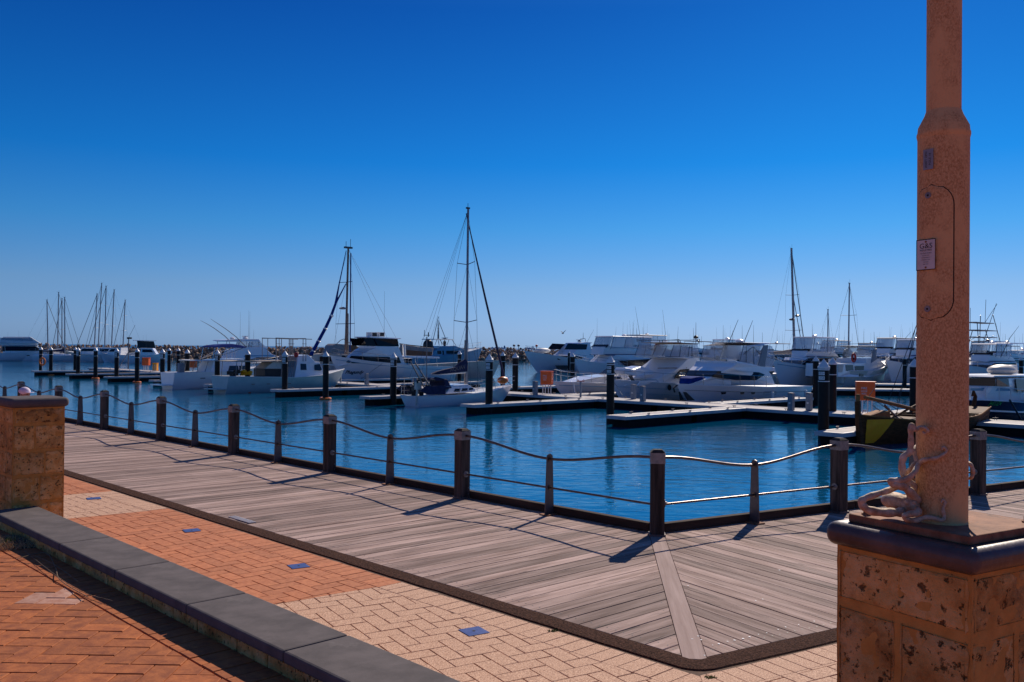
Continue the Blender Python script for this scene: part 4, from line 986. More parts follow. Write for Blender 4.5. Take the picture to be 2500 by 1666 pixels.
def pile(px, D, label, ring=False, nums=None, wpx=None, group='black mooring piles with white pointed caps'):
    x = atdepth(px, 860, D).x
    r = round((wpx * D / F / 2) if wpx else 0.225, 3)
    if r not in PM: PM[r] = pile_meshes(r) + (ring_mesh(r),)
    o = empty('mooring_pile', (x, D, WZ), 0, label, 'mooring pile', group)
    inst('shaft', PM[r][0], o, (0, 0, 0)).data; inst('cap', PM[r][1], o, (0, 0, 0)); inst('band', PM[r][2], o, (0, 0, 0))
    for c in o.children:
        pass
    if ring: inst('float_ring', PM[r][3], o, (0, 0, 0.0), (R(2), R(1), 0))
    if nums:
        mb = MB(); mb.lathe([(r * 1.015, PTOP - 0.42), (r * 1.03, PTOP - 0.415), (r * 1.03, PTOP - 0.375), (r * 1.015, PTOP - 0.37)], n=20, cap=False); mb.build('band', M['pilecap'], o)
        f0 = math.atan2(-D, -x)
        for q, (s, zz) in enumerate(zip(nums, (PTOP - 0.56, PTOP - 0.76))):
            vs = []; fs = []; a0, a1 = -1.05, 0.16; rr = r + 0.006
            for i in range(7):
                t_ = f0 + a0 + (a1 - a0) * i / 6
                for z_ in (zz - 0.075, zz + 0.075): vs.append((rr * math.cos(t_), rr * math.sin(t_), z_))
            for i in range(6): fs.append((i * 2, i * 2 + 2, i * 2 + 3, i * 2 + 1))
            mb = MB(); mb.add(vs, fs); pl_ = mb.build('number_plate', M['pilecap'], o)
            tm_ = f0 + (a0 + a1) / 2 + 0.05; nrm = Vector((math.cos(tm_), math.sin(tm_), 0)); rg = Vector((-nrm.y, nrm.x, 0))
            me = text_mesh(s, 0.125, M['ink'])
            # wrap the lettering round the sleeve
            for v in me.vertices:
                an_ = tm_ + v.co.x / rr; y = v.co.y; v.co = (rr * 1.012 * math.cos(an_), rr * 1.012 * math.sin(an_), zz + y)
            to = bpy.data.objects.new('lettering', me); COL.objects.link(to); to.parent = pl_
    return o
def tipD(a, n=37.3): return mp(a, n).y
pile(100, 118, 'leftmost mooring pile at the end of the farthest finger beside the life ring')
pile(124.5, 116, 'mooring pile with orange ring farthest left in open water', ring=True)
pile(191, tipD(111.8), 'mooring pile at the tip of the third empty finger pontoon', nums=('164+', '-165'))
pile(233.7, 105.8, 'mooring pile with orange ring second from the left', ring=True)
pile(285, tipD(99.8), 'mooring pile at the tip of the second empty finger pontoon', nums=('162+', '-163'))
pile(335, 96, 'mooring pile with orange ring third from the left', ring=True)
pile(397, tipD(87.9), 'mooring pile at the tip of the finger left of the small fishing boat', nums=('160+', '-161'))
pile(413, 127, 'distant mooring pile behind the left fingers, left one of a pair', wpx=8)
pile(435.5, 125, 'distant mooring pile behind the left fingers, right one of a pair', wpx=8.5)
pile(184, 122, 'distant mooring pile half hidden beside the pile of the third finger', wpx=8)
pile(457.5, 86.9, 'mooring pile with orange ring in front of the small white fishing boat', ring=True)
pile(531, tipD(76.0), 'mooring pile at the stern of the pale green work boat', nums=('158+', '-159'))
pile(605, 78, 'mooring pile with orange ring in front of the pale green work boat', ring=True)
pile(696, tipD(64.3), 'mooring pile at the tip of the finger in front of the work boat wheelhouse', nums=('157+', '-158'))
pile(796, 68.9, 'mooring pile with orange ring nearest to the boardwalk', ring=True)
pile(961, tipD(52.0), 'mooring pile just left of the sailing yacht stern', nums=('156+', '-157'))
pile(1122, 108, 'distant mooring pile behind the mast of the white sailing yacht', wpx=9.5)
pile(1195, tipD(41.3, 37.2), 'mooring pile in front of the white sailing yacht bow', nums=('156+', '-155'))
pile(1228, 92, 'mooring pile behind the furled dark forestay of the sailing yacht', wpx=11)
pile(1258.5, 74, 'mooring pile between the sailing yacht bow and the orange cabinet', wpx=14.5)
pile(1330, 168, 'thin distant mooring pile in front of the dark windowed cruiser bow', wpx=5)
pile(1389, 150, 'thin distant mooring pile beside a thicker one at the dark windowed cruiser', wpx=5.5)
pile(1398, 87, 'mooring pile in front of the dark windowed cruiser', wpx=11.5)
pile(1453.5, 150, 'thin distant mooring pile left of the blue striped flybridge cruiser', wpx=6)
pile(1491, 49, 'thick mooring pile marked 154 and 155 at the foreground finger tip', nums=('154+', '-155'), wpx=19.2)
pile(1751, 112, 'distant mooring pile behind the white motor yacht flybridge', wpx=7)
pile(1978.5, 128, 'thin distant mooring pile left of the three near piles', wpx=7.5)
pile(1992, 67, 'mooring pile behind and left of the pile marked 152', wpx=14)
pile(2011.5, 40.3, 'nearest mooring pile marked 152 and 153', nums=('152+', '-153'), wpx=26)
pile(2033, 52, 'mooring pile behind and right of the pile marked 152', wpx=19.3)
pile(2087, 104, 'distant mooring pile in front of the pale green aft cabin cruiser', wpx=8)
pile(2209, 92, 'distant mooring pile just left of the pile beside the lamp pole', wpx=9.5)
pile(2233, 47, 'thick mooring pile half hidden by the lamp pole', wpx=22)
pile(2493, 88, 'distant mooring pile at the right edge of the photo', wpx=9.5)
# ------------------------------------------------------------------ things standing on the pontoons
def pedestal(a, n, label, h=0.95):
    p = mp(a, n); o = empty('service_pedestal', (p.x, p.y, WZ + PT), AA, label, 'service pedestal', 'grey service pedestals on the pontoons')
    mb = MB(); mb.box((0, 0, h / 2), (0.30, 0.30, h)); mb.build('body', M['pedestal'], o, bevel=0.02)
    mb = MB(); mb.add([(-.16, -.16, h), (.16, -.16, h), (.16, .16, h), (-.16, .16, h), (-.12, -.12, h + .06), (.12, -.12, h + .06), (.12, .12, h + .06), (-.12, .12, h + .06)], [(3, 2, 1, 0), (4, 5, 6, 7), (0, 1, 5, 4), (1, 2, 6, 5), (2, 3, 7, 6), (3, 0, 4, 7)]); mb.build('hood', M['galv'], o)
    for s in (-1, 1):
        mb = MB(); mb.box((0.0, s * 0.175, h * .45), (0.10, 0.05, 0.10)); mb.build('socket', M['white2'], o)
def onW(px, n):
    m = (px - 1250) / F; a = n * (math.sin(AA) - m * -math.cos(AA)) / (-math.cos(AA) + m * math.sin(AA)); return a
def on_a(px, n):
    m = ray(px, 960); m = m.x / m.y; return n * (NA.x - m * NA.y) / (-A.x + m * A.y)
for px, n, lb in ((894.6, 47.8, 'grey service pedestal below the name of the big white cruiser'), (1306.6, 47.7, 'grey service pedestal just left of the orange cabinet'), (1546.6, 49.4, 'grey service pedestal in front of the covered dinghy cruiser'),
                  (1569.6, 47.6, 'grey service pedestal right of the pile marked 154'), (1931.6, 47.6, 'grey service pedestal at the white motor yacht stern'), (1975.5, 48.6, 'grey service pedestal just left of the pile marked 152')):
    pedestal(on_a(px, n), n, lb)
def cabinet(a, n, label, w_=0.86, h=0.98, d=0.5, legs=0.72, rz=0.0, words=True):
    p = mp(a, n); o = empty('fire_cabinet', (p.x, p.y, WZ + PT), rz, label, 'fire cabinet', 'orange fire cabinets on legs')
    mb = MB(); mb.box((0, 0, legs + h / 2), (w_, d, h)); mb.build('box', M['cabinet'], o, bevel=0.02)
    mb = MB(); mb.box((0.02, -0.02, legs + h + 0.015), (w_ + 0.06, d + 0.08, 0.03)); mb.build('lid', M['cabinet'], o)
    for sx in (-.32, -.12, .12, .32):
        mb = MB(); mb.box((sx * w_ / 0.86, 0.0, legs / 2), (0.055, 0.055, legs)); mb.build('leg', M['white2'], o)
    if words:
        put_text('FIRE', 0.17, M['pilecap'], o, Vector((-0.08, -d / 2 - 0.012, legs + h * .66)), Vector((1, 0, 0)), Z)
        put_text('HOSE', 0.13, M['pilecap'], o, Vector((-0.08, -d / 2 - 0.012, legs + h * .50)), Vector((1, 0, 0)), Z)
        put_text('REEL', 0.13, M['pilecap'], o, Vector((-0.08, -d / 2 - 0.012, legs + h * .36)), Vector((1, 0, 0)), Z)
        put_text('FIRE', 0.13, M['pilecap'], o, Vector((w_ / 2 + 0.012, 0, legs + h * .70)), Vector((0, 1, 0)), Z)
        put_text('HOSE', 0.13, M['pilecap'], o, Vector((w_ / 2 + 0.012, 0, legs + h * .45)), Vector((0, 1, 0)), Z)
cabinet(on_a(1335, 49.2), 49.2, 'orange fire cabinet on white legs left of the sports cruiser bow', rz=R(-22))
cabinet(on_a(2112, 49.0), 49.0, 'large orange fire cabinet behind the old wooden boat', w_=0.98, h=1.0, rz=R(-14))
cabinet(on_a(356, 48.6), 48.6, 'far red orange cabinet on the left pontoons beside a yellow box', w_=0.95, h=1.0, rz=R(-10), words=False)
cabinet(on_a(471, 48.6), 48.6, 'far orange cabinet just right of a black ringed pile', w_=0.75, h=.85, rz=R(-10), words=False)
p = mp(on_a(378.5, 48.6), 48.6); o = empty('waste_bin', (p.x, p.y, WZ + PT), R(-8), 'yellow waste bin with pale bars on the left pontoons', 'bin')
mb = MB(); mb.box((0, 0, .55), (0.60, 0.5, 0.95)); mb.build('body', M['yellow'], o, bevel=0.03); mb = MB(); mb.box((0, 0, 1.05), (0.66, 0.55, 0.07)); mb.build('lid', M['yellow'], o)
for sx in (-.2, .05, .25):
    mb = MB(); mb.box((sx, -.27, .45), (.04, .03, .9)); mb.build('bar', M['white2'], o)
# hose stands with red reels
for px, n, lb in ((831.7, 48.3, 'red topped hose stand below the big cruiser bow'), (1417.5, 48.0, 'red topped hose stand in front of the sports cruiser hull')):
    p = mp(on_a(px, n), n); o = empty('hose_stand', (p.x, p.y, WZ + PT), R(-10), lb, 'hose stand', 'hose stands with red cross bars')
    mb = MB(); mb.box((0, 0, .55), (.14, .12, 1.1)); mb.build('post', M['pedestal'], o)
    mb = MB(); mb.box((0, 0, 1.14), (.52, .10, .06)); mb.tube([(-.26, 0, 1.14), (-.22, 0, 1.26), (-.1, 0, 1.14)], .02, 6); mb.tube([(.26, 0, 1.14), (.22, 0, 1.26), (.1, 0, 1.14)], .02, 6); mb.build('red_bracket', M['redpaint'], o)
# life ring post at the far left finger
p = atdepth(103, 900, 117.5); o = empty('life_ring_stand', (p.x, 117.5, WZ + PT), 0, 'orange life ring on a stand at the far left finger end', 'life ring')
mb = MB(); mb.tube([(0, 0, 0), (0, 0, 1.9)], .05, 8); mb.build('post', M['white2'], o)
mb = MB(); mb.tube([(0.05 + .36 * math.cos(i * .3142), -.08, 1.15 + .45 * math.sin(i * .3142)) for i in range(21)], .11, 8); mb.build('ring', M['orange'], o, True)
p = atdepth(313, 902, 128); o = empty('signal_pole', (p.x, 128, WZ + PT), 0, 'tall thin white pole with camera standing behind the left pontoons', 'pole')
mb = MB(); mb.tube([(0, 0, 0), (0, 0, 4.3)], [.10, .07], 8); mb.build('shaft', M['galv'], o); mb = MB(); mb.box((0.12, 0, 4.35), (.6, .3, .25)); mb.tube([(0, 0, 4.4), (.9, 0, 6.2)], .02, 4); mb.build('lamp_head', M['black'], o)
mb = MB(); mb.tube([(0, 0, 2.4), (-1.4, 0, 0)], .05, 6); mb.build('brace', M['galv'], o)
# ------------------------------------------------------------------ breakwater, beacons, ships, gull
random.seed(31)
bwk = tag(empty('breakwater', (0, 0, WZ)), kind='structure')
S0 = Vector((-185, 230, 0)); S1 = Vector((235, 372, 0)); bd = (S1 - S0).normalized(); bn = Vector((-bd.y, bd.x, 0)); BL = (S1 - S0).length
core = MB(); q = [(-7, -1), (-1.5, 3.1), (4, 3.1), (10, -1)]
vs = []
for e in (S0, S1):
    for u, z in q: p = e + bn * u; vs.append((p.x, p.y, z))
core.add(vs, [(0, 4, 5, 1), (1, 5, 6, 2), (2, 6, 7, 3), (0, 1, 2, 3), (7, 6, 5, 4)]); tag(core.build('core_mound', M['rock'], bwk), kind='stuff')
def rockmesh(seed):
    rnd = random.Random(seed); bmx = bmesh.new(); bmesh.ops.create_icosphere(bmx, subdivisions=1, radius=1.0)
    for v in bmx.verts: v.co *= rnd.uniform(.72, 1.15)
    me = bpy.data.meshes.new('rock'); bmx.to_mesh(me); bmx.free(); me.materials.append(M['rock']); return me
RM = [rockmesh(i) for i in range(7)]
RV = [([tuple(v.co) for v in m.vertices], [tuple(p.vertices) for p in m.polygons]) for m in RM]
rocks = []
for row in range(9):
    u = -7.0 + row * .8; z = -0.2 + row * 0.47 if row < 8 else 3.5
    t = 0
    while t < BL:
        s = random.uniform(.36, .92) * (1.1 if row < 6 else .8)
        p = S0 + bd * t + bn * (u + random.uniform(-.5, .5)); rocks.append((p.length, p, z + random.uniform(-.3, .4), s)); t += s * random.uniform(1.3, 2.0)
visr = [r for r in rocks if abs(r[1].x / r[1].y) < .60]; other = [r for r in rocks if abs(r[1].x / r[1].y) >= .60]
visr.sort(key=lambda r: -(r[3] / r[0]))
rs = MB()
for i, (d, p, z, s) in enumerate(visr + other):
    rot = Euler((random.uniform(0, 6), random.uniform(0, 6), random.uniform(0, 6)))
    if i < 290: inst('rock', RM[i % 7], bwk, (p.x, p.y, z), rot, (s, s * random.uniform(.7, 1.1), s * random.uniform(.6, .9)))
    else:
        vs, fs = RV[i % 7]; m3 = rot.to_matrix(); k = s; rs.add([tuple(m3 @ Vector((v[0] * k, v[1] * k, v[2] * k * .8)) + Vector((p.x, p.y, z))) for v in vs], fs)
tag(rs.build('far_rocks', M['rock'], bwk), kind='stuff')
for i, (px, lb) in enumerate(((1255, 'left one of two close beacons on the breakwater'), (1266, 'right one of two close beacons on the breakwater'), (1310, 'single beacon on the breakwater right of the second ship'))):
    D = 296; x = atdepth(px, 850, D).x; o = empty('beacon', (x, D, WZ + 3.4), 0, lb, 'beacon', 'small beacons on the breakwater')
    mb = MB(); mb.tube([(0, 0, 0), (0, 0, 1.3)], .10, 6); mb.build('shaft', M['wire'], o); mb = MB(); mb.lathe([(.1, 1.2), (.42, 1.3), (.42, 1.75), (.1, 1.9)], n=10); mb.build('lantern', M['redpaint'] if i == 2 else M['wire'], o)
for px, lb, L_ in ((1215, 'larger hazy cargo ship on the horizon left of the beacons', 165), (1291.5, 'smaller hazy cargo ship on the horizon between the beacons', 95)):
    D = 9000; x = atdepth(px, 850, D).x; o = empty('cargo_ship', (x, D, WZ), R(2), lb, 'cargo ship')
    mb = MB(); h = 11; mb.add([(-L_ / 2 + 4, -9, 0), (L_ / 2 - 6, -9, 0), (L_ / 2 + 2, -9, h + 3), (L_ / 2 - 18, -9, h), (-L_ / 2, -9, h), (-L_ / 2 + 4, 9, 0), (L_ / 2 - 6, 9, 0), (L_ / 2 + 2, 9, h + 3), (L_ / 2 - 18, 9, h), (-L_ / 2, 9, h)],
        [(0, 1, 2, 3, 4), (9, 8, 7, 6, 5), (0, 5, 6, 1), (1, 6, 7, 2), (2, 7, 8, 3), (3, 8, 9, 4), (4, 9, 5, 0)]); mb.build('hull', M['shiphaze'], o)
    mb = MB(); mb.box((L_ * .41, 0, h + 8), (L_ * .09, 14, 18)); mb.box((L_ * .41, 0, h + 19), (L_ * .03, 5, 5)); mb.build('bridge', M['shiphaze'], o)
    for k in (-.32, -.12, .08, .25):
        mb = MB(); mb.box((L_ * k, 0, h + 5), (3, 3, 11)); mb.box((L_ * k, 0, h + 2), (10, 12, 4)); mb.build('deck_crane', M['shiphaze'], o)
p = atdepth(1374, 815, 120); o = empty('gull', p, R(40), 'small seagull gliding over the breakwater with one wing raised', 'bird')
mb = MB(); mb.tube([(-.22, 0, 0), (-.1, 0, .0), (.05, 0, .02), (.18, 0, .05), (.24, 0, .05)], [.015, .05, .06, .035, .01], 8); mb.build('body', M['grey'], o, True)
for s in (-1, 1):
    mb = MB(); mb.add([(.08, 0, .04), (-.08, 0, .04), (.12, s * .28, .28), (-.03, s * .28, .27), (.0, s * .62, .34 if s > 0 else .5), (.04, s * .6, .33 if s > 0 else .5)] + [(.08, 0, .055), (-.08, 0, .055), (.12, s * .28, .295), (-.03, s * .28, .285)], [(0, 2, 3, 1), (2, 5, 4, 3), (6, 7, 9, 8), (8, 9, 4, 5)]); mb.build('wing', M['grey'], o)
# ------------------------------------------------------------------ boats
NEAR, FAR = AA - math.pi / 2, AA + math.pi / 2                    # bow towards the walkway from this side / bow towards us
class Boat:
    def __init__(s, name, label, cat, org, ang, L, beam, group=None):
        s.L, s.beam, s.ang = L, beam, ang; s.o = Vector((org[0], org[1], WZ))
        s.r = empty(name, s.o, ang, label, cat, group); s.f = Vector((math.cos(ang), math.sin(ang), 0)); s.l = Vector((-s.f.y, s.f.x, 0))
        s.side = 1 if (Vector((0, 0, 0)) - s.o).dot(s.l) > 0 else -1
    use_nose = False
    def lim(s, x): return max(0.10, s.hb(x) * 0.92 - 0.06) if hasattr(s, 'hb') and x > s.L * .4 else 99
    def q1(s, px, py, w_=None):
        w0 = s.beam / 2 if w_ is None else w_; w_ = w0
        for _ in range(14):
            x, z = s.q0(px, py, w_); w_ = .5 * w_ + .5 * min(w0, s.lim(x))
        return x, z
    def q0(s, px, py, w_):
        d = ray(px, py); n = s.l; C = Vector((0, 0, CAMZ)); p0 = s.o + s.l * s.side * w_
        t = (p0 - C).dot(n) / d.dot(n); p = C + d * t - s.o; return (p.dot(s.f), p.z)
    def q(s, c, pts, w_=None):
        out = []
        for p in pts:
            if len(p) > 2:                                         # third value: share of the half width, negative on the side away from us
                w0 = (s.beam / 2 if w_ is None else w_); w1 = w0 * p[2]
                for _ in range(14): x, z = s.q0(*cp(c, p[0], p[1]), w1); w1 = .5 * w1 + .5 * p[2] * min(w0, s.lim(x))
                out.append((x, z))
            else: out.append(s.q1(*cp(c, *p), w_))
        return out
    def hull(s, sheer, rake=1.2, mat='white', fine=0.45, name='hull', depth=0.45, stern=0.88, deckmat='white2', tum=0.10, strake=None, flare=0.9, sterncut=0.0, pw=2.1):
        L = s.L; NS, NV = 22, 7
        def sh(x):
            P = sheer
            if x <= P[0][0]: return P[0][1]
            for i in range(len(P) - 1):
                if x <= P[i + 1][0]:
                    u = (x - P[i][0]) / (P[i + 1][0] - P[i][0]); u = u; return P[i][1] + (P[i + 1][1] - P[i][1]) * u
            return P[-1][1]
        s.sh = sh
        def hb(f): return s.beam / 2 * (stern + (1 - stern) * min(1, f / .35)) * (1 - max(0, (f - fine) / (1 - fine)) ** pw)
        s.hb = lambda x: hb(max(0, min(1, x / L)))
        vs = []; fs = []
        for sd in (1, -1):
            b = len(vs)
            for i in range(NS + 1):
                f = i / NS; zs = sh(f * L)
                for j in range(NV):
                    v = j / (NV - 1); x = f * (L - rake * (1 - v) ** 1.3) + sterncut * (1 - v) * (1 - f) ** 6
                    e = 0.28 + flare * f ** 2; y = hb(f) * (0.04 + 0.96 * v ** e); vs.append((x, sd * y, -depth + (zs + depth) * v))
            for i in range(NS):
                for j in range(NV - 1):
                    a = b + i * NV + j; c = a + NV; fs.append((a, c, c + 1, a + 1) if sd < 0 else (a, a + 1, c + 1, c))
        b2 = (NS + 1) * NV
        fs.append(tuple(list(range(NV)) + [b2 + j for j in range(NV - 1, -1, -1)]))
        mb = MB(); mb.add(vs, fs); h = mb.build(name, M[mat], s.r, True)
        mb = MB(); dv = []; df = []
        for i in range(NS + 1):
            f = i / NS; z = sh(f * L) - 0.03; y = hb(f) * 0.99; dv += [(f * L * .998, -y, z), (f * L * .998, y, z)]
        for i in range(NS): df.append((i * 2, i * 2 + 2, i * 2 + 3, i * 2 + 1))
        mb.add(dv, df); mb.build('deck', M[deckmat], s.r)
        for sd in (1, -1):
            mb = MB(); mb.tube([(f / NS * L, sd * (hb(f / NS) + 0.01), sh(f / NS * L) - 0.02) for f in range(NS + 1)], 0.035, 6); mb.build('gunwale', M[strake or mat], s.r, True)
        return h
    def hline(s, dz, mat='navy', r_=0.02, x0=0.0, x1=0.97, name='stripe'):
        for sd in (1, -1):
            mb = MB(); pts = []
            for i in range(21):
                x = (x0 + (x1 - x0) * i / 20) * s.L; f = x / s.L; v = max(.05, (s.sh(x) + dz + .45) / (s.sh(x) + .45)); e = 0.28 + 0.9 * f ** 2
                pts.append((f * (s.L - 1.2 * (1 - v) ** 1.3), sd * (s.hb(x) * (0.04 + .96 * v ** e) + 0.008), s.sh(x) + dz))
            mb.tube(pts, r_, 5); mb.build(name, M[mat], s.r, True)
    def slab(s, name, prof, w0, w1, mat='white', nose=None, bevel=0.04, wy=None, nmin=0.55):
        zs = [p[1] for p in prof]; z0, z1 = min(zs), max(zs); xs = [p[0] for p in prof]; x1 = max(xs)
        def wf(x, z):
            w_ = w0 + (w1 - w0) * (z - z0) / max(1e-6, z1 - z0)
            if nose is not None and x > nose and s.use_nose: w_ *= 1 - (1 - nmin) * ((x - nose) / max(.01, x1 - nose)) ** 1.6
            return min(w_, s.lim(x))
        if area(prof) < 0: prof = prof[::-1]
        n = len(prof); mb = MB()
        mb.add([(x, wf(x, z), z) for x, z in prof] + [(x, -wf(x, z), z) for x, z in prof], [tuple(range(n - 1, -1, -1)), tuple(range(n, 2 * n))] + [(i, (i + 1) % n, (i + 1) % n + n, i + n) for i in range(n)])
        s.wf = wf; o = mb.build(name, M[mat] if isinstance(mat, str) else mat, s.r, bevel=bevel); return o, wf
    def panel(s, name, prof, wf, mat='wincdark', out=0.02, both=True, parent=None):
        """panel a little proud of a slab's two sides"""
        if area(prof) < 0: prof = prof[::-1]
        n = len(prof); r_ = []
        for sd in ((1, -1) if both else (s.side,)):
            mb = MB(); A_ = [(x, sd * (wf(x, z) - 0.02), z) for x, z in prof]; B_ = [(x, sd * (wf(x, z) + out), z) for x, z in prof]
            mb.add(A_ + B_, [tuple(range(n)), tuple(range(2 * n - 1, n - 1, -1))] + [(i + n, (i + 1) % n + n, (i + 1) % n, i) for i in range(n)])
            r_.append(mb.build(name, M[mat], parent or s.r))
        return r_
    def cross(s, name, a, b, w_, mat='wincdark', t=0.03, w2=None):
        """thin panel across the boat between side points a and b (x,z)"""
        w2 = w_ if w2 is None else w2; dx, dz = b[0] - a[0], b[1] - a[1]; l = math.hypot(dx, dz); nx, nz = -dz / l * t, dx / l * t
        if nx < 0: nx, nz = -nx, -nz
        mb = MB(); vs = []
        for k in (0, 1): vs += [(a[0] + nx * k, -w_, a[1] + nz * k), (a[0] + nx * k, w_, a[1] + nz * k), (b[0] + nx * k, w2, b[1] + nz * k), (b[0] + nx * k, -w2, b[1] + nz * k)]
        mb.add(vs, [(0, 1, 2, 3), (7, 6, 5, 4), (0, 4, 5, 1), (1, 5, 6, 2), (2, 6, 7, 3), (3, 7, 4, 0)]); return mb.build(name, M[mat], s.r)
    def tube(s, name, pts, r_=0.02, mat='steel', n=6, parent=None):
        mb = MB(); mb.tube(pts, r_, n); return mb.build(name, M[mat], parent or s.r, True)
    def rail(s, x0, x1, h=0.65, mid=True, step=1.5, mat='steel', inset=0.06, r_=0.018, rise=0.0):
        for sd in (1, -1):
            n = max(2, int((x1 - x0) / 0.5)); P = []
            for i in range(n + 1):
                x = x0 + (x1 - x0) * i / n; y = max(0.0, s.hb(x) - inset) if x < s.L else 0; P.append(Vector((x, sd * y, s.sh(x) + h + rise * (i / n) ** 2)))
            s.tube('guard_rail', P, r_, mat)
            if mid: s.tube('guard_rail', [p - Vector((0, 0, h * .5)) for p in P], r_ * .7, mat)
            x = x0
            while x <= x1 + .01:
                y = max(0, s.hb(x) - inset); s.tube('rail_stanchion', [(x - .06, sd * y, s.sh(x)), (x, sd * y, s.sh(x) + h + rise * ((x - x0) / (x1 - x0)) ** 2)], r_, mat); x += step
    def antenna(s, x, y, z, h, lean=0.0, r_=0.016, mat='wire', name='antenna'): s.tube(name, [(x, y, z), (x + lean * h, y, z + h)], [r_, r_ * .4], mat, 5)
    def dome(s, x, z, r_=0.3, mat='white', bar=False, y=0):
        mb = MB(); mb.lathe([(r_ * .5, 0), (r_, .06), (r_ * .95, .18), (r_ * .3, .28)], n=12); o = mb.build('radar_dome', M[mat], s.r, True); o.location = (x, y, z)
        if bar: mb = MB(); mb.box((x, y, z + .33), (.12, 1.5, .10)); mb.build('radar_bar', M['white2'], s.r)
def fly(b, h1=1.25, cab=(.20, .62, .80), glass='wincdark', clear=True, top='white', fb=(.18, .60), toph=1.95, stripe=None, cover=None, arch=False, ants=3, bow_rail=True, window=True, coam=.75, screen=True):
    """flybridge motor boat superstructure from fractions of its length"""
    b.use_nose = True; L, s0 = b.L, b.sh(b.L * .4); W = b.beam / 2
    rv = random.Random(int(abs(b.o.x) * 13 + L * 7)); fb = (fb[0] + rv.uniform(-.03, .03), fb[1] + rv.uniform(-.05, .04)); toph *= rv.uniform(.9, 1.08)
    x0, x1, x2 = cab[0] * L, cab[1] * L, cab[2] * L; z0 = s0 - .1; z1 = s0 + h1
    o, wf = b.slab('cabin', [(x0, z0), (x2, z0 + .15), (x2 - .25, z0 + .45), (x1 + .2, z1), (x0 - .3, z1)], W * .86, W * .74, 'white', nose=x1 - 1)
    if window:
        b.panel('window', [(x0 + .5, z0 + .45), (x2 - .8, z0 + .50), (x1 + .12, z1 - .08), (x0 + .4, z1 - .08)], wf, glass)
        b.cross('windscreen', (x2 - .34, z0 + .52), (x1 + .28, z1 - .1), W * .58, glass, w2=W * .70)
    f0, f1 = fb[0] * L, fb[1] * L
    o, wc = b.slab('flybridge', [(f0 - .5, z1 + .02), (f1 + .5, z1 + .02), (f1 + .1, z1 + coam), (f1 - .6, z1 + coam + .05), (f0 + .3, z1 + coam * .75), (f0 - .4, z1 + .3)], W * .70, W * .62, 'white', nose=f1 - 1.2)
    b.cross('fly_screen', (f1 + .12, z1 + coam * .9), (f1 - .35, z1 + coam * 1.25), W * .55, 'wincdark', .03, w2=W * .5)
    b.panel('aft_opening', [(x0 - .1, z0 + .35), (x0 + .42, z0 + .35), (x0 + .30, z1 - .1), (x0 - .2, z1 - .1)], wf, 'black')
    for k_ in range(rv.randint(1, 3)):
        b.panel('hull_port', [(L * (.52 + .09 * k_), b.sh(L * .5) * .55), (L * (.56 + .09 * k_), b.sh(L * .5) * .56), (L * (.56 + .09 * k_), b.sh(L * .5) * .68), (L * (.52 + .09 * k_), b.sh(L * .5) * .67)], lambda x, z: hull_y(b, x, z, .9, .45, 2.0), 'wincdark', .03)
    for k_ in range(4):
        mb = MB(); mb.box((rv.uniform(.04, .16) * L, rv.uniform(-.6, .6) * W, b.sh(0) + .3), (rv.uniform(.3, .9), rv.uniform(.3, .8), rv.uniform(.3, .8)), rv.uniform(0, 3)); mb.build('cockpit_locker', M[rv.choice(['white2', 'grey', 'navy', 'beige', 'black', 'cream'])], b.r, bevel=.03)
    for sd in (1, -1):
        for xx_ in (.15, .30): b.tube('cockpit_post', [(L * xx_, sd * W * .8, b.sh(0)), (L * xx_ - .1, sd * W * .72, z1)], .03, 'steel')
        b.tube('fly_rail', [(f0 - .5, sd * W * .72, z1 + .75), (f0 + 1.2, sd * W * .72, z1 + .8), (f0 + 1.8, sd * W * .72, z1 + .3)], .022, 'steel')
    b.panel('coaming_shade', [(f0 - .3, z1 + .02), (f1 + .3, z1 + .02), (f1 + .25, z1 + .10), (f0 - .3, z1 + .10)], wc, rv.choice(['navy', 'bluecanvas', 'grey', 'wincdark']), .015)  # coloured strip along the coaming foot, painted in as shade
    if stripe: b.panel('stripe', [(x0, z1 - .05), (f1 + .3, z1 - .05), (f1 + .3, z1 + .03), (x0, z1 + .03)], wf, stripe, 0.03)
    zt = z1 + toph; t0, t1 = f0 - .1, f1 - .9
    b.slab('hardtop', [(t0 - .3, zt - .02), (t1 + .25, zt), (t1 + .05, zt + .10), (t0 - .2, zt + .10)], W * .62, W * .58, top)
    for sd in (1, -1):
        for xa, xb in ((t0 + .1, t0 + .3), (t1 - .2, t1 + .55), ((t0 + t1) / 2, (t0 + t1) / 2)):
            b.tube('hardtop_post', [(xb, sd * W * .61, z1 + coam * .7), (xa, sd * W * .57, zt)], .028, 'steel')
        if clear:
            n_ = 3
            for k in range(n_):
                u0, u1 = k / n_, (k + 1) / n_; lo0, lo1 = t0 + .3 + (f1 - .4 - t0 - .3) * u0, t0 + .3 + (f1 - .4 - t0 - .3) * u1; hi0, hi1 = t0 + (t1 - t0) * u0, t0 + (t1 - t0) * u1
                mb = MB(); y0, y1 = sd * W * .61, sd * W * .57; c = z1 + coam * .85
                mb.add([(lo0 + .03, y0, c), (lo1 - .03, y0, c), (hi1 - .03, y1, zt), (hi0 + .03, y1, zt)] + [(lo0 + .03, y0 * .985, c), (lo1 - .03, y0 * .985, c), (hi1 - .03, y1 * .985, zt), (hi0 + .03, y1 * .985, zt)], [(0, 1, 2, 3), (7, 6, 5, 4)]); mb.build('clear_panel', M['clear'], b.r)
                b.tube('frame_bow', [(lo1, y0, c), (hi1, y1, zt)], .02, 'wire')
    if clear and screen and rv.random() < .6: b.cross('front_clear', (f1 - .35, z1 + coam), (t1, zt), W * .54, 'clear', .02)
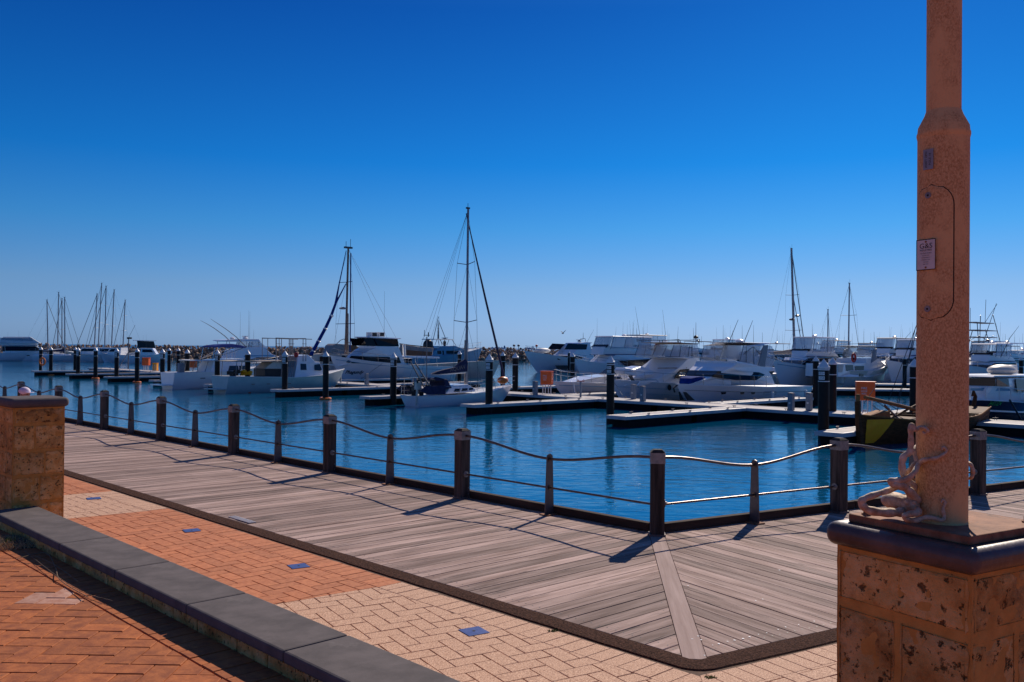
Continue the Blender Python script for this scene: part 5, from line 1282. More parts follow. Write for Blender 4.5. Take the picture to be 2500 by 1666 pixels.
    if arch:
        for sd in (1, -1): b.tube('arch', [(t0 - .2, sd * W * .7, z1), (t0 + .2, sd * W * .68, zt)], .12, 'white')
    rr = random.Random(int(L * 100 + b.o.x * 7))
    for k in range(ants): b.antenna(t0 + rr.uniform(.2, t1 - t0), rr.uniform(-.7, .7) * W, zt + .1, rr.uniform(.8, 2.3), rr.uniform(-.12, .12), .014)
    b.dome((t0 + t1) / 2, zt + .1)
    if bow_rail: b.rail(L * .55, L - .12, .62, True, 1.4)
    b.z1, b.zt, b.t0, b.t1 = z1, zt, t0, t1
def hull_y(b, x, z, flare=.9, depth=.5, rake=2.4):
    best = None
    for i in range(100):
        f = i / 99; zs = b.sh(f * b.L); v = (z + depth) / (zs + depth)
        if not 0 <= v <= 1: continue
        xx = f * (b.L - rake * (1 - v) ** 1.3); y = b.hb(f * b.L) * (.04 + .96 * v ** (.28 + flare * f * f))
        if best is None or abs(xx - x) < best[0]: best = (abs(xx - x), y)
    return best[1] if best else 1.0
def outriggers(b, ln=4.5, lean=-.55, out=.25):
    for sd in (1, -1): b.tube('outrigger', [(b.t1, sd * b.beam / 2 * .75, b.z1 + .5), (b.t1 + lean * ln * .5, sd * (b.beam / 2 * .75 + out * ln * .5), b.z1 + .5 + ln * .45), (b.t1 + lean * ln, sd * (b.beam / 2 * .75 + out * ln), b.z1 + .3 + ln * .78)], [.035, .028, .012], 'wire')
def rig(b, mx, z0, zt, bow, stern, zb, fore_r=0.012, fore_mat='wire', mast='mast', spreads=((.45, 1.0), (.72, .75)), rake=0.0, mr=.09, forez=None, boom=None, boommat='navy', extra=True):
    """mast, stays and spreaders; mx mast foot, bow/stern chainplate x"""
    def mxz(z): return mx + rake * (z - z0) / (zt - z0)
    b.tube('mast', [(mx, 0, z0), (mxz(zt), 0, zt)], [mr, mr * .75], mast, 8)
    W = b.beam / 2
    b.tube('forestay', [(bow, 0, zb), (mxz(zt), 0, zt - .1)] if not forez else [(bow, 0, zb), (mxz(forez), 0, forez)], fore_r, fore_mat, 8)
    b.tube('backstay', [(stern, 0, b.sh(stern) + .1), (mxz(zt), 0, zt - .1)], .010, 'wire', 4)
    for f, wd in spreads:
        z = z0 + (zt - z0) * f
        for sd in (1, -1): b.tube('spreader', [(mxz(z), 0, z), (mxz(z) - .1, sd * wd, z + .05)], .025, 'wire', 5)
    for sd in (1, -1):
        P = [(mx - .1, sd * (W - .1), b.sh(mx))] + [(mxz(z0 + (zt - z0) * f) - .1, sd * wd, z0 + (zt - z0) * f + .05) for f, wd in spreads] + [(mxz(zt), 0, zt - .05)]
        b.tube('shroud', P, .009, 'wire', 4)
        if extra: b.tube('shroud', [(mx - .6, sd * (W - .1), b.sh(mx)), (mxz(z0 + (zt - z0) * spreads[0][0]), 0, z0 + (zt - z0) * spreads[0][0])], .008, 'wire', 4)
    mb = MB(); mb.box((mxz(zt), 0, zt + .05), (.35, .12, .08)); mb.tube([(mxz(zt) + .1, 0, zt), (mxz(zt) + .1, 0, zt + .55)], .012, 4); mb.tube([(mxz(zt) - .1, 0, zt), (mxz(zt) - .45, 0, zt + .25)], .012, 4); mb.build('masthead', M['wire'], b.r)
    if boom:
        x2, h1, h2 = boom
        b.slab('sail_cover', [(mx - .05, z0 + h1), (mx - .02, z0 + h1 + .75), (mx - .5, z0 + h1 + .55), (mx + (x2 - mx) * .5, z0 + h1 + .34), (x2, z0 + h1 + .16), (x2, z0 + h1)], .13, .04, boommat, bevel=.03)
        b.tube('boom', [(mx, 0, z0 + h1 - .04), (x2 - .2, 0, z0 + h1 - .04)], .06, 'mast', 8)
def place(px, D): p = atdepth(px, 880, D); return Vector((p.x, D, 0))
def from_bow(px, D, L, ang=FAR):
    f = Vector((math.cos(ang), math.sin(ang), 0)); return place(px, D) - f * L
# ---- white motor yacht on the right (portholes, blue covered tender)
L = 15.6
b = Boat('motor_yacht', 'large white motor yacht with portholes, smoked side window and blue covered tender on its foredeck', 'motor yacht', from_bow(1652, 63.6, L), FAR, L, 4.6)
b.hull([(0, 1.22), (L * .5, 1.32), (L, 1.62)], rake=2.4, fine=.5, strake='white')
b.hline(-.42, 'grey', .02)
o, wf = b.slab('cabin', b.q(6, [(1995, 945), (700, 955), (790, 928), (970, 878), (1012, 812, .4), (1075, 742, .3), (1160, 682, .2), (1290, 622, .4), (1400, 606, .8), (1500, 605), (1700, 640), (1830, 678), (2000, 688), (1940, 750)], 1.9), 2.05, 1.75, 'white', nose=8.6, nmin=.45)
b.panel('side_window', b.q(6, [(1100, 830), (1200, 742), (1500, 745), (1790, 762), (1862, 795), (1730, 874), (1450, 872), (1280, 850)], 1.9), wf, 'wincdark')
b.panel('foredeck_panel', b.q(6, [(760, 950), (1150, 858), (1380, 880), (1380, 945)], 1.9), wf, 'white2', .01)
o2, wt = b.slab('hardtop', b.q(6, [(1285, 352, -1), (1560, 330), (1960, 338), (1972, 352), (1690, 378), (1300, 372, -1)], 1.7), 1.75, 1.65, 'white')
b.panel('radar_arch', b.q(6, [(1768, 668), (1848, 372), (1912, 368), (1862, 682)], 1.75), lambda x, z: 1.72, 'pedestal', .06)
for P in ([(1560, 378), (1700, 385), (1712, 655), (1500, 615)], [(1705, 385), (1842, 378), (1772, 664), (1715, 655)], [(1916, 372), (1980, 388), (2020, 565), (1988, 690), (1868, 670)]):
    b.panel('clear_panel', b.q(6, P, 1.7), lambda x, z: 1.66, 'clear', 0.0)
a1 = b.q(6, [(1238, 575, -1)], 1.55)[0]; a2 = b.q(6, [(1300, 380, -1)], 1.55)[0]; b.cross('front_clear', a1, a2, 1.55, 'clear', .02)
for P in ([(1560, 376), (1505, 612)], [(1560, 505), (1695, 395)], [(1700, 395), (1800, 500)], [(1700, 395), (1712, 655)], [(1600, 380), (1600, 620)]):
    for sd in (1, -1): b.tube('frame_bow', [(x, sd * 1.70, z) for x, z in b.q(6, P, 1.7)], .022, 'wire')
for sd in (1, -1): b.tube('fly_rail', [(x, sd * 1.4, z) for x, z in b.q(6, [(1240, 565), (1400, 555), (1530, 560), (1640, 590), (1720, 640)], 1.5)], .022, 'steel')
pa, pb2 = b.q(6, [(1005, 812, .4), (1072, 745, .3)], 1.9); b.cross('windscreen', (pa[0] + .05, pa[1]), (pb2[0] + .05, pb2[1]), 1.1, 'wincdark', .04, w2=1.3)
b.rail(6.0, 14.2, .80, False, 1.55)
for P in (((1215, 1045), (1283, 1042), (1278, 1070), (1225, 1077)), ((1488, 1045), (1542, 1042), (1538, 1073), (1495, 1078)), ((1645, 1045), (1692, 1043), (1688, 1073), (1650, 1077))):
    pr = b.q(6, P, 2.2); b.panel('porthole', pr, lambda x, z: b.hb(x) * .965, 'wincdark', .03)
P = b.q(6, [(1825, 1042), (2032, 1038), (2032, 1080), (1825, 1086), (1825, 1042)], 2.25); b.tube('badge_outline', [(x, b.side * (b.hb(x) * .955 + .02), z) for x, z in P] , .015, 'grey') if b.side == 1 else None
o, _ = b.slab('tender_cover', b.q(6, [(775, 925), (812, 850), (900, 830), (1000, 822), (1110, 848), (1120, 862), (1000, 888), (800, 930)], 1.0), 1.0, .7, 'bluecanvas', bevel=.08)
b.tube('anchor', [(b.L - .1, 0, 1.55), (b.L + .35, 0, 1.35), (b.L + .2, 0, 1.05)], .07, 'black')
b.panel('antifoul_panel', [(b.L - 1.5, .45), (b.L - .75, 1.05), (b.L - .55, 1.05), (b.L - .9, .45)], lambda x, z: b.hb(x) * .55, 'black', .05)
b.dome(7.6, b.q(6, [(1345, 330)], 0)[0][1], .35)
hq = b.q(6, [(1300, 345), (1960, 336), (1345, 335), (1560, 332)], 1.2); hx1, hx0, hz = hq[0][0], hq[1][0], hq[0][1]
for q_ in (2, 3): b.tube('outrigger', [(hq[q_][0], 1.2, hz), (hq[q_][0] - 1.25, 1.2, hz + 1.75)], [.03, .015], 'wire')
for u_, h_ in ((.1, 1.5), (.3, 2.4), (.55, 2.3), (.75, 1.6), (.95, 2.2)): b.antenna(hx0 + (hx1 - hx0) * u_, .8, hz, h_ * .6)
b.panel('aft_window', b.q(6, [(1925, 750), (2008, 740), (1960, 800)], 1.9), wf, 'black')
for k in (2.0, 7.0): 
    mb = MB(); mb.lathe([(.03, 0), (.13, .08), (.13, .55), (.03, .63)], n=10); o = mb.build('fender', M['white2'], b.r, True); o.location = (k, b.side * 2.45, .35)
# ---- flybridge cruiser with covered dinghy
L = 14.4
b = Boat('flybridge_cruiser', 'white flybridge cruiser with beige edged clears and a white covered dinghy over its foredeck', 'cruiser', from_bow(1490, 67.5, L), FAR, L, 4.4)
b.hull([(0, 1.2), (L * .5, 1.35), (L, 1.75)], rake=1.9, fine=.45); b.hline(-.5, 'bluehull', .016); b.hline(-.95, 'bluehull', .012, 0, .93)
o, wf = b.slab('cabin', b.q(6, [(1000, 950), (380, 950), (310, 860), (200, 700, -.5), (205, 635, -.8), (262, 560, -.9), (430, 538), (740, 545), (930, 560), (960, 700), (1050, 715), (1000, 740)], 1.8), 1.95, 1.75, 'white', nose=8.0, nmin=.5)
b.slab('foredeck', b.q(6, [(-150, 960), (-60, 905), (330, 880), (420, 950)], 1.2), 1.3, 1.1, 'white')
b.panel('side_window', b.q(6, [(650, 712), (800, 715), (850, 830), (560, 850), (590, 790)], 1.8), wf, 'wincdark')
b.panel('side_window', b.q(6, [(870, 712), (960, 716), (1055, 735), (985, 780), (890, 790)], 1.8), wf, 'wincdark')
b.panel('beige_line', b.q(6, [(330, 695), (740, 690), (740, 705), (330, 710)], 1.8), wf, 'beige', .03)  # beige strip along the cabin side above the windows
b.slab('soft_top', b.q(6, [(322, 362, -1), (328, 340, -1), (560, 332), (905, 345), (905, 362)], 1.7), 1.75, 1.68, 'beige')
P = b.q(6, [(255, 520), (325, 365), (905, 365), (935, 555), (740, 545), (430, 530)], 1.7)
for Q in ([(510, 530), (560, 368), (790, 368), (760, 545)], [(765, 545), (795, 368), (905, 365), (935, 555)]):
    b.panel('clear_panel', b.q(6, Q, 1.7), lambda x, z: 1.68, 'clear', 0.0)
a1, a2 = b.q(6, [(255, 520, -1), (325, 368, -1)], 1.5); b.cross('front_clear', a1, a2, 1.5, 'clear', .02)
for dy in (-1.5, -.5, .5, 1.5): b.tube('frame_bow', [(a1[0] + .04, dy, a1[1]), (a2[0] + .04, dy, a2[1])], .02, 'wire')
for Q in ([(640, 535), (665, 368)], [(505, 530), (560, 368)], [(760, 545), (790, 368)], [(820, 540), (820, 368)]):
    for sd in (1, -1): b.tube('frame_bow', [(x, sd * 1.71, z) for x, z in b.q(6, Q, 1.7)], .022, 'wire')
for Q in ([(345, 300), (790, 300)], [(395, 300), (400, 335)], [(650, 300), (652, 335)], [(905, 300), (920, 345)], [(790, 300), (930, 290), (915, 350)]):
    for sd in (1, -1): b.tube('roof_rack', [(x, sd * 1.0, z) for x, z in b.q(6, Q, 1.0)], .03, 'wire')
z_ = b.q(6, [(600, 335)], 0)[0][1]; x_ = b.q(6, [(875, 330)], 0)[0][0]
b.antenna(x_, 0, z_, 1.7, 0, .03); b.dome(x_, z_ + .35, .2, 'black')
for k, h_ in ((1.2, 1.6), (2.6, 3.4), (2.8, 3.8), (4.6, 2.0), (8.4, 3.0), (9.0, 3.2), (9.8, 2.0)): b.antenna(x_ + k * .9 - .6, random.uniform(-1, 1), z_, h_ * .35, random.uniform(-.08, .08))
b.rail(7.0, 14.0, .70, False, 1.6)
o, _ = b.slab('covered_dinghy', b.q(5, [(1592, 870), (1600, 830), (1640, 815), (1760, 828), (1905, 790), (1985, 830), (2045, 865), (2058, 890), (2000, 915), (1800, 930), (1640, 905)], .8), .95, .55, 'white', bevel=.14)
for P in ([(1800, 930), (1860, 1040)], [(1770, 930), (1840, 1050)]): b.tube('davit', [(x, -.3, z) for x, z in b.q(5, P, .3)], .07, 'galv')
for P in ([(1700, 1060), (1780, 1000), (2090, 990), (2110, 1010), (1720, 1075)],): b.panel('deck_trunk', b.q(5, P, 1.3), lambda x, z: 1.25, 'white', .1)
mb = MB(); mb.lathe([(.02, 0), (.22, .0), (.22, .03), (.02, .03)], n=16); o = mb.build('round_port', M['wincdark'], b.r, True); x_, z_ = b.q(5, [(2240, 1098)], 2.1)[0]; o.location = (x_, b.side * (b.hb(x_) * .97), z_); o.rotation_euler = (R(90), 0, 0)
b.tube('mooring_line', [(L - .4, 0, 1.6), (L + 1.5, 1.2, .8)], .02, 'bluehull'); b.tube('mooring_line', [(L - .4, 0, 1.6), (L + 1.0, 2.0, .7)], .015, 'wire')
# ---- sports cruiser
L = 11.5
b = Boat('sports_cruiser', 'low white sports cruiser bow with thin blue stripe and long shiny bow rail', 'cruiser', from_bow(1352, 71.2, L), FAR, L, 3.7)
b.hull([(0, 1.0), (L * .5, 1.2), (L, 1.45)], rake=1.9, fine=.42); b.hline(-.28, 'bluehull', .03); b.hline(-.7, 'grey', .012, 0, .9)
o, wf = b.slab('foredeck', [(1.5, 1.0), (10.3, 1.32), (7.5, 1.75), (5, 1.9), (2, 1.8)], 1.45, 1.1, 'white', nose=6, nmin=.4)
b.panel('deck_window', [(4.6, 1.5), (6.8, 1.5), (6.2, 1.68), (4.7, 1.76)], wf, 'glass2')
b.slab('windscreen', [(2.6, 1.8), (5.0, 1.85), (3.9, 2.45), (2.6, 2.4)], 1.1, .95, 'glass2', bevel=.02)
b.rail(3.5, L + .1, .72, True, 1.25, rise=.25)
b.tube('mooring_line', [(L - 1, 1.2, 1.3), (L - .6, 1.7, .6), (L - 1.2, 2.0, .3)], .04, 'white2')
# ---- white sailing yacht in the foreground berth
st = mp(49.2, 37.7); L = 9.7
b = Boat('sailing_yacht', 'white sailing yacht with navy sail cover and dark furled forestay moored in the near berth', 'sailing yacht', st, NEAR, L, 3.1)
b.hull([(0, .74), (L * .35, .76), (L * .65, .92), (L, 1.30)], rake=1.5, fine=.30, stern=.62, sterncut=.45, flare=.6)
o, wf = b.slab('coachroof', b.q(4, [(800, 1075), (870, 1000), (905, 948), (1040, 940), (1150, 932), (1245, 1000), (1235, 1040)], 1.0), 1.05, .85, 'white', nose=6.2)
for P in ([(925, 1040), (955, 998), (1030, 996), (1015, 1042)], [(1035, 1035), (1060, 993), (1132, 990), (1128, 1022)], [(1150, 1018), (1155, 990), (1215, 985), (1205, 1010)]):
    b.panel('cabin_window', b.q(4, P, 1.0), wf, 'wincdark', .02)
b.slab('sprayhood', b.q(4, [(800, 1000), (815, 900), (740, 850), (690, 840), (650, 870), (632, 950), (655, 950), (700, 875), (760, 870), (800, 905), (845, 960), (890, 1000), (905, 990), (850, 880), (790, 830), (690, 818), (640, 850), (620, 950), (640, 960), (780, 1000)][0:5] + [(860, 860), (905, 990)], .95), .98, .75, 'navy', bevel=.06)
b.panel('dodger_cloth', b.q(4, [(520, 962), (805, 950), (806, 1078), (540, 1082), (450, 1020)], 1.3), lambda x, z: 1.32, 'navy', .02)
P = b.q(4, [(615, 782), (700, 745), (820, 715), (950, 690), (1045, 605), (1110, 572), (1132, 620), (1122, 748), (980, 765), (700, 790)], 0.1)
b.slab('sail_cover', P, .17, .10, 'navy', bevel=.04)
b.tube('boom', [(x, 0, z) for x, z in b.q(4, [(600, 795), (1100, 760)], 0)], .07, 'white2', 8)
m0 = b.q1(*cp(4, 1108, 935), 0); m1 = b.q1(1134, 509, 0)
mx = m0[0]; zt = m1[1]
b.tube('mast', [(mx, 0, m0[1] - .2), (mx + .02, 0, zt)], [.095, .08], 'mast', 10)
b.tube('mast_track', [(mx - .16, 0, m0[1]), (mx - .16, 0, b.q1(*cp(4, 1085, 300), 0)[1])], .045, 'beige', 6)
fo = b.q1(1138, 521, 0); fb_ = b.q1(*cp(4, 1655, 850), 0)
b.tube('furled_sail', [(fb_[0], 0, fb_[1]), ((fb_[0] + fo[0]) / 2, 0, (fb_[1] + fo[1]) / 2 - .15), (fo[0], 0, fo[1])], [.09, .075, .03], 'navy', 8)
b.tube('furling_line', [(fb_[0], 0, fb_[1]), (b.L - .15, 0, 1.3)], .03, 'wire')
for k in (-1, 1):
    for (pz, wd) in ((b.q1(*cp(10, 1545, 565), 0)[1], .95), (b.q1(*cp(10, 1558, 1120), 0)[1], 1.25)): b.tube('spreader', [(mx, 0, pz - .05), (mx - .15, k * wd, pz + .1)], .028, 'wire', 5)
z_a, z_b = b.q1(*cp(10, 1545, 565), 0)[1], b.q1(*cp(10, 1558, 1120), 0)[1]
for k in (-1, 1):
    b.tube('shroud', [(mx - .1, k * 1.35, .95), (mx - .15, k * 1.25, z_b + .1), (mx - .15, k * .95, z_a + .1), (mx, 0, zt - .2)], .010, 'wire', 4)
    b.tube('shroud', [(mx - .7, k * 1.35, .9), (mx, 0, z_b)], .009, 'wire', 4); b.tube('shroud', [(mx + .5, k * 1.3, .95), (mx, 0, z_b)], .009, 'wire', 4)
    b.tube('shroud', [(mx - .15, k * 1.25, z_b + .1), (mx, 0, z_a)], .009, 'wire', 4)
for e in (.0, .6, -.6): b.tube('backstay', [(.2, e, 1.2), (mx, 0, zt - .15)], .009, 'wire', 4)
mb = MB(); mb.box((mx, 0, zt + .05), (.3, .12, .12)); mb.tube([(mx, 0, zt), (mx, 0, zt + .4)], .02, 5); mb.build('masthead', M['wire'], b.r)
p_ = b.q(4, [(540, 950), (540, 400), (540, 250)], 1.0)
b.tube('instrument_pole', [(p_[0][0], -1.0, p_[0][1]), (p_[2][0], -1.0, p_[2][1])], .03, 'galv')
mb = MB(); mb.box((p_[2][0], -1.0, p_[2][1] + .1), (.3, .3, .04)); mb.tube([(p_[2][0] - .2, -1, p_[2][1]), (p_[2][0] - .2, -1, p_[2][1] + .45)], .02, 5); mb.tube([(p_[2][0] + .15, -1, p_[2][1]), (p_[2][0] + .15, -1, p_[2][1] + .3)], .04, 5); mb.build('wind_sensor', M['wire'], b.r)
b.rail(7.2, L + .25, .60, True, 1.1); b.rail(0.1, 7.0, .60, True, 1.6, r_=.010)
mb = MB(); mb.ellipsoid((8.3, -.45, 1.65), (.5, .3, .28), 12, 8); mb.build('liferaft_bag', M['orange'], b.r, True)
mb = MB()
random.seed(77)
for k in range(26): mb.box((random.uniform(-.1, 1.3), random.uniform(-1.2, .6), random.uniform(.8, 1.8)), (random.uniform(.06, .35), random.uniform(.06, .3), random.uniform(.06, .4)), random.uniform(0, 3))
mb.build('stern_gear', M['black'], b.r)
mb = MB(); mb.box((.05, -.9, 1.45), (.35, .3, .55)); mb.tube([(0, -.9, 1.2), (-.05, -.9, .1)], .07, 8); mb.build('outboard_motor', M['cream'], b.r, bevel=.05)
mb = MB(); mb.box((.35, -.2, 1.95), (.9, 1.4, .04)); mb.build('solar_panel', M['glass2'], b.r)
for x_, y_ in ((0, -.9), (.75, -.9), (0, .5), (.75, .5)): b.tube('panel_leg', [(x_, y_, .8), (x_, y_, 1.95)], .02)
b.tube('boarding_pole', [(.6, -1.2, 1.0), (-.9, -1.3, 3.1)], .05, 'galv'); b.tube('boarding_pole', [(1.2, -1.2, 1.0), (-.5, -1.3, 3.0)], .05, 'galv')
put = text_mesh('AQUAV', .42, M['galv']); to = bpy.data.objects.new('lettering', put); COL.objects.link(to); to.parent = b.r
x_, z_ = b.q(4, [(1040, 700)], .2)[0]; to.rotation_euler = (R(90), R(-9), 0); to.location = (x_ - .35, -.20, z_ - .02)
# ---- big white flybridge cruiser with script name
L = 16.2
b = Boat('flybridge_cruiser', 'big white flybridge cruiser with two dark window bands and black script name on its bow', 'cruiser', from_bow(806, 98, L), FAR, L, 4.9)
b.hull([(0, 1.75), (L * .4, 1.95), (L * .75, 2.45), (L, 3.05)], rake=2.4, fine=.42, depth=.5); b.hline(-.35, 'bluehull', .03)
o, wf = b.slab('cabin', b.q(3, [(1700, 800), (750, 790), (845, 735, 0), (925, 632, -.5), (1000, 560, -.7), (1055, 530, -.8), (1050, 500, -.8), (1620, 510), (1690, 740)], 2.1), 2.2, 1.95, 'white', nose=10.0, nmin=.5)
b.panel('lower_window', b.q(3, [(855, 735), (925, 640), (1100, 650), (1400, 660), (1610, 662), (1640, 745), (1200, 755), (950, 748)], 2.1), wf, 'wincdark')
b.panel('upper_window', b.q(3, [(1145, 496), (1108, 388), (1600, 400), (1622, 508)], 2.1), lambda x, z: wf(x, z) - .0 if z < 99 else 0, 'wincdark', .0)
b.slab('pilot_house', b.q(3, [(1048, 498, -1), (1010, 388, -1), (1600, 400), (1620, 508)], 2.0), 1.92, 1.92, 'wincdark', bevel=.02)
b.slab('hardtop', b.q(3, [(965, 378, -1), (970, 370, -1), (1200, 366), (1640, 388), (1645, 400), (1600, 402), (1010, 388, -1)], 2.0), 2.05, 2.0, 'white')
b.slab('aft_awning', b.q(3, [(1660, 655), (1720, 640), (2190, 660), (2190, 678), (1700, 672)], 2.0), 2.1, 2.05, 'white')
for xx in (1740, 1980, 2150): 
    P = b.q(3, [(xx, 668), (xx + 15, 800)], 2.0)
    for sd in (1, -1): b.tube('awning_post', [(x, sd * 2.0, z) for x, z in P], .03)
for (u0, u1) in ((1215, 1310), (1325, 1410)):
    P = b.q(3, [(u0, 368), (u0, 303), (u1, 303), (u1, 368)], .5); b.slab('air_unit', P, .5, .5, 'white2', bevel=.02); b.panel('vent_grille', b.q(3, [(u0 + 15, 360), (u0 + 15, 312), (u1 - 15, 312), (u1 - 15, 360)], .5), lambda x, z: .5, 'black', .02)
mb = MB()
b.tube('side_slab', [(x, 1.9, z) for x, z in b.q(3, [(1690, 480), (1700, 640)], 2.0)], .18, 'white2')
b.panel('dark_doorway', b.q(3, [(1690, 680), (1800, 682), (1800, 745), (1700, 745)], 2.0), lambda x, z: 1.95, 'wincdark', .02)
b.rail(4.5, 15.8, .85, True, 1.7)
me = text_mesh('Phagundy', .50, M['ink'], bold=.012); 
for v in me.vertices: v.co.x += v.co.y * .35
to = bpy.data.objects.new('lettering', me); COL.objects.link(to); to.parent = b.r
x_, z_ = b.q(3, [(1015, 880)], 2.2)[0]; yy = b.hb(x_) * .84 + .12
def hull_y(b, x, z, flare=.9, depth=.5, rake=2.4):
    best = None
    for i in range(200):
        f = i / 199; zs = b.sh(f * b.L); v = (z + depth) / (zs + depth)
        if not 0 <= v <= 1: continue
        xx = f * (b.L - rake * (1 - v) ** 1.3); y = b.hb(f * b.L) * (.04 + .96 * v ** (.28 + flare * f * f))
        if best is None or abs(xx - x) < best[0]: best = (abs(xx - x), y)
    return best[1] if best else 1.0
for v in me.vertices:
    lx, lz = x_ - v.co.x, z_ + v.co.y; v.co = (lx, b.side * (hull_y(b, lx, lz) + .03), lz)
b.antenna(9.5, .5, b.q(3, [(1185, 370)], 0)[0][1], 5.2, 0, .02); b.antenna(2.6, 1.8, 3.2, 4.5)
b.tube('mooring_line', [(11, 2.3, 2.2), (14.5, 3.6, .7)], .02, 'wire')
# ---- pale green work boat
st = mp(72.6, 35.6); L = 12.4
b = Boat('work_boat', 'pale green hulled work boat with white wheelhouse and tall steel canopy frame', 'work boat', st, NEAR, L, 3.6)
b.hull([(0, 1.45), (L * .5, 1.30), (L * .75, 1.45), (L, 1.95)], rake=1.6, mat='palegreen', fine=.5, deckmat='white2', strake='white2'); 
o, wf = b.slab('wheelhouse', b.q(2, [(1865, 965), (1925, 700), (1945, 640), (2090, 628), (2190, 735), (2245, 745), (2285, 830), (2290, 900), (2340, 960)], 1.2), 1.35, 1.05, 'white', nose=9.5)
b.panel('wheelhouse_window', b.q(2, [(1965, 755), (2045, 758), (2045, 845), (1962, 845)], 1.2), wf, 'glass2')
b.panel('wheelhouse_window', b.q(2, [(2165, 770), (2240, 760), (2270, 840), (2240, 855), (2160, 850)], 1.2), wf, 'glass2')
b.slab('roof_visor', b.q(2, [(2060, 742), (2075, 730), (2230, 728), (2250, 745)], 1.2), 1.2, 1.15, 'white')
b.slab('dark_box', b.q(2, [(1452, 972), (1452, 830), (1695, 830), (1695, 972)], 1.0), 1.0, 1.0, 'black', bevel=.02)
b.slab('box_hood', b.q(2, [(1452, 828), (1570, 730), (1700, 730), (1700, 828)], 1.0), 1.0, .95, 'cream', bevel=.02)
P = b.q(2, [(1590, 385), (2110, 405)], 1.0)
for sd in (1, -1): b.tube('canopy_frame', [(x, sd * 1.2, z) for x, z in P], .035, 'beige')
for u in (1610, 1690, 1815, 1855, 2000, 2040):
    x0_, z0_ = b.q(2, [(u, 392)], 1.2)[0]; x1_, z1_ = b.q(2, [(u, 720)], 1.2)[0]
    for sd in (1, -1): b.tube('canopy_post', [(x1_, sd * 1.2, min(z1_, 3.0)), (x0_, sd * 1.2, z0_)], .03, 'galv')
    b.tube('canopy_beam', [(x0_, -1.2, z0_), (x0_, 1.2, z0_)], .025, 'beige')
for u in (1840, 2015):
    x0_, z0_ = b.q(2, [(u, 470)], 1.2)[0]
    for sd in (1, -1):
        for dz in (0, -.35): b.tube('canopy_rung', [(x0_ - .2, sd * 1.2, z0_ + dz), (x0_ + .25, sd * 1.2, z0_ + dz)], .02, 'galv')
b.slab('awning', b.q(2, [(985, 718), (1100, 705), (1370, 720), (1700, 712), (1900, 705), (1900, 718), (1370, 732), (1000, 728)], 1.3), 1.3, 1.3, 'beige', bevel=.01)
for u in (1050, 1330, 1700):
    P = b.q(2, [(u, 722), (u - 20, 965)], 1.3)
    for sd in (1, -1): b.tube('awning_post', [(x, sd * 1.3, z) for x, z in P], .025, 'galv')
mb = MB(); random.seed(9)
for k in range(9): mb.ellipsoid((1.9 + random.uniform(-.35, .35), -.9 + random.uniform(-.3, .3), 1.55 + random.uniform(0, .35)), (.22, .2, .12), 8, 6)
mb.build('yellow_rope_pile', M['yellow'], b.r, True)
mb = MB()
for k in range(8): mb.box((1.0 + random.uniform(-.4, .4), -.8 + random.uniform(-.4, .4), 1.55 + random.uniform(0, .3)), (.4, .35, .3), random.uniform(0, 3))
mb.build('craypot_stack', M['earth'], b.r)
for u in (1800, 1825, 1850, 1880):
    P = b.q(2, [(u, 720), (u - 12, 950)], 1.2)
    for sd in (1, -1): b.tube('side_post', [(x, sd * 1.2, z) for x, z in P], .05, 'pedestal')
b.slab('bulkhead', b.q(2, [(1790, 800), (1800, 640), (1925, 650), (1900, 800)], .9), .9, .9, 'grey')
for x_ in (2.2, 3.6, 5.6):
    mb = MB(); mb.box((x_, b.side * (b.hb(x_) - .02), .75), (.3, .03, .05)); mb.build('scupper', M['rust'], b.r)
mb = MB(); mb.ellipsoid((6.4, -1.5, 3.25), (.22, .18, .24), 10, 8); mb.build('buoy', M['redpaint'], b.r, True)
mb = MB(); mb.box((-.4, 0, .35), (.9, 2.4, .08)); mb.build('swim_platform', M['palegreen'], b.r)
# ---- small white fishing boat
st = mp(81.5, 34.9); L = 11.5
b = Boat('fishing_boat', 'white fishing boat with blue bimini and two side windows behind the ringed pile', 'fishing boat', st, NEAR, L, 3.5)
b.hull([(0, 1.5), (L * .5, 1.65), (L, 2.3)], rake=1.6, fine=.5)
o, wf = b.slab('cabin', b.q(2, [(640, 910), (730, 700), (820, 692), (1140, 680), (1200, 760), (1270, 860), (1450, 880), (1450, 930)], 1.3), 1.5, 1.25, 'white', nose=7.5)
for P in ([(915, 862), (940, 785), (1062, 785), (1062, 866)], [(1078, 866), (1078, 785), (1190, 785), (1215, 866)]): b.panel('cabin_window', b.q(2, P, 1.3), wf, 'glass2', .03)
b.slab('blue_bimini', b.q(2, [(700, 518), (740, 495), (860, 478), (1000, 470), (1120, 488), (1178, 512), (1178, 530), (960, 520), (720, 522)], 1.2), 1.3, 1.0, 'bluecanvas', bevel=.05)
for u, v in ((735, 700), (1000, 690), (1160, 690)):
    P = b.q(2, [(u, 520), (v, 690)], 1.2)
    for sd in (1, -1): b.tube('bimini_frame', [(x, sd * 1.2, z) for x, z in P], .03)
for u in (900, 940, 980, 1020): 
    P = b.q(2, [(u, 560), (u, 690)], .8)
    for sd in (1, -1): b.tube('seat_frame', [(x, sd * .8, z) for x, z in P], .02)
b.slab('roof_edge', b.q(2, [(380, 705), (470, 700), (740, 706), (740, 718), (390, 716)], 1.3), 1.35, 1.3, 'white2', bevel=.01)
for u, v in ((640, 580), (500, 470)):
    P = b.q(2, [(u, 712), (v, 905)], 1.3)
    for sd in (1, -1): b.tube('roof_post', [(x, sd * 1.3, z) for x, z in P], .025, 'galv')
mb = MB(); mb.box((1.4, .3, 1.9), (.5, .5, .9)); mb.build('bait_tank', M['grey'], b.r, bevel=.04)
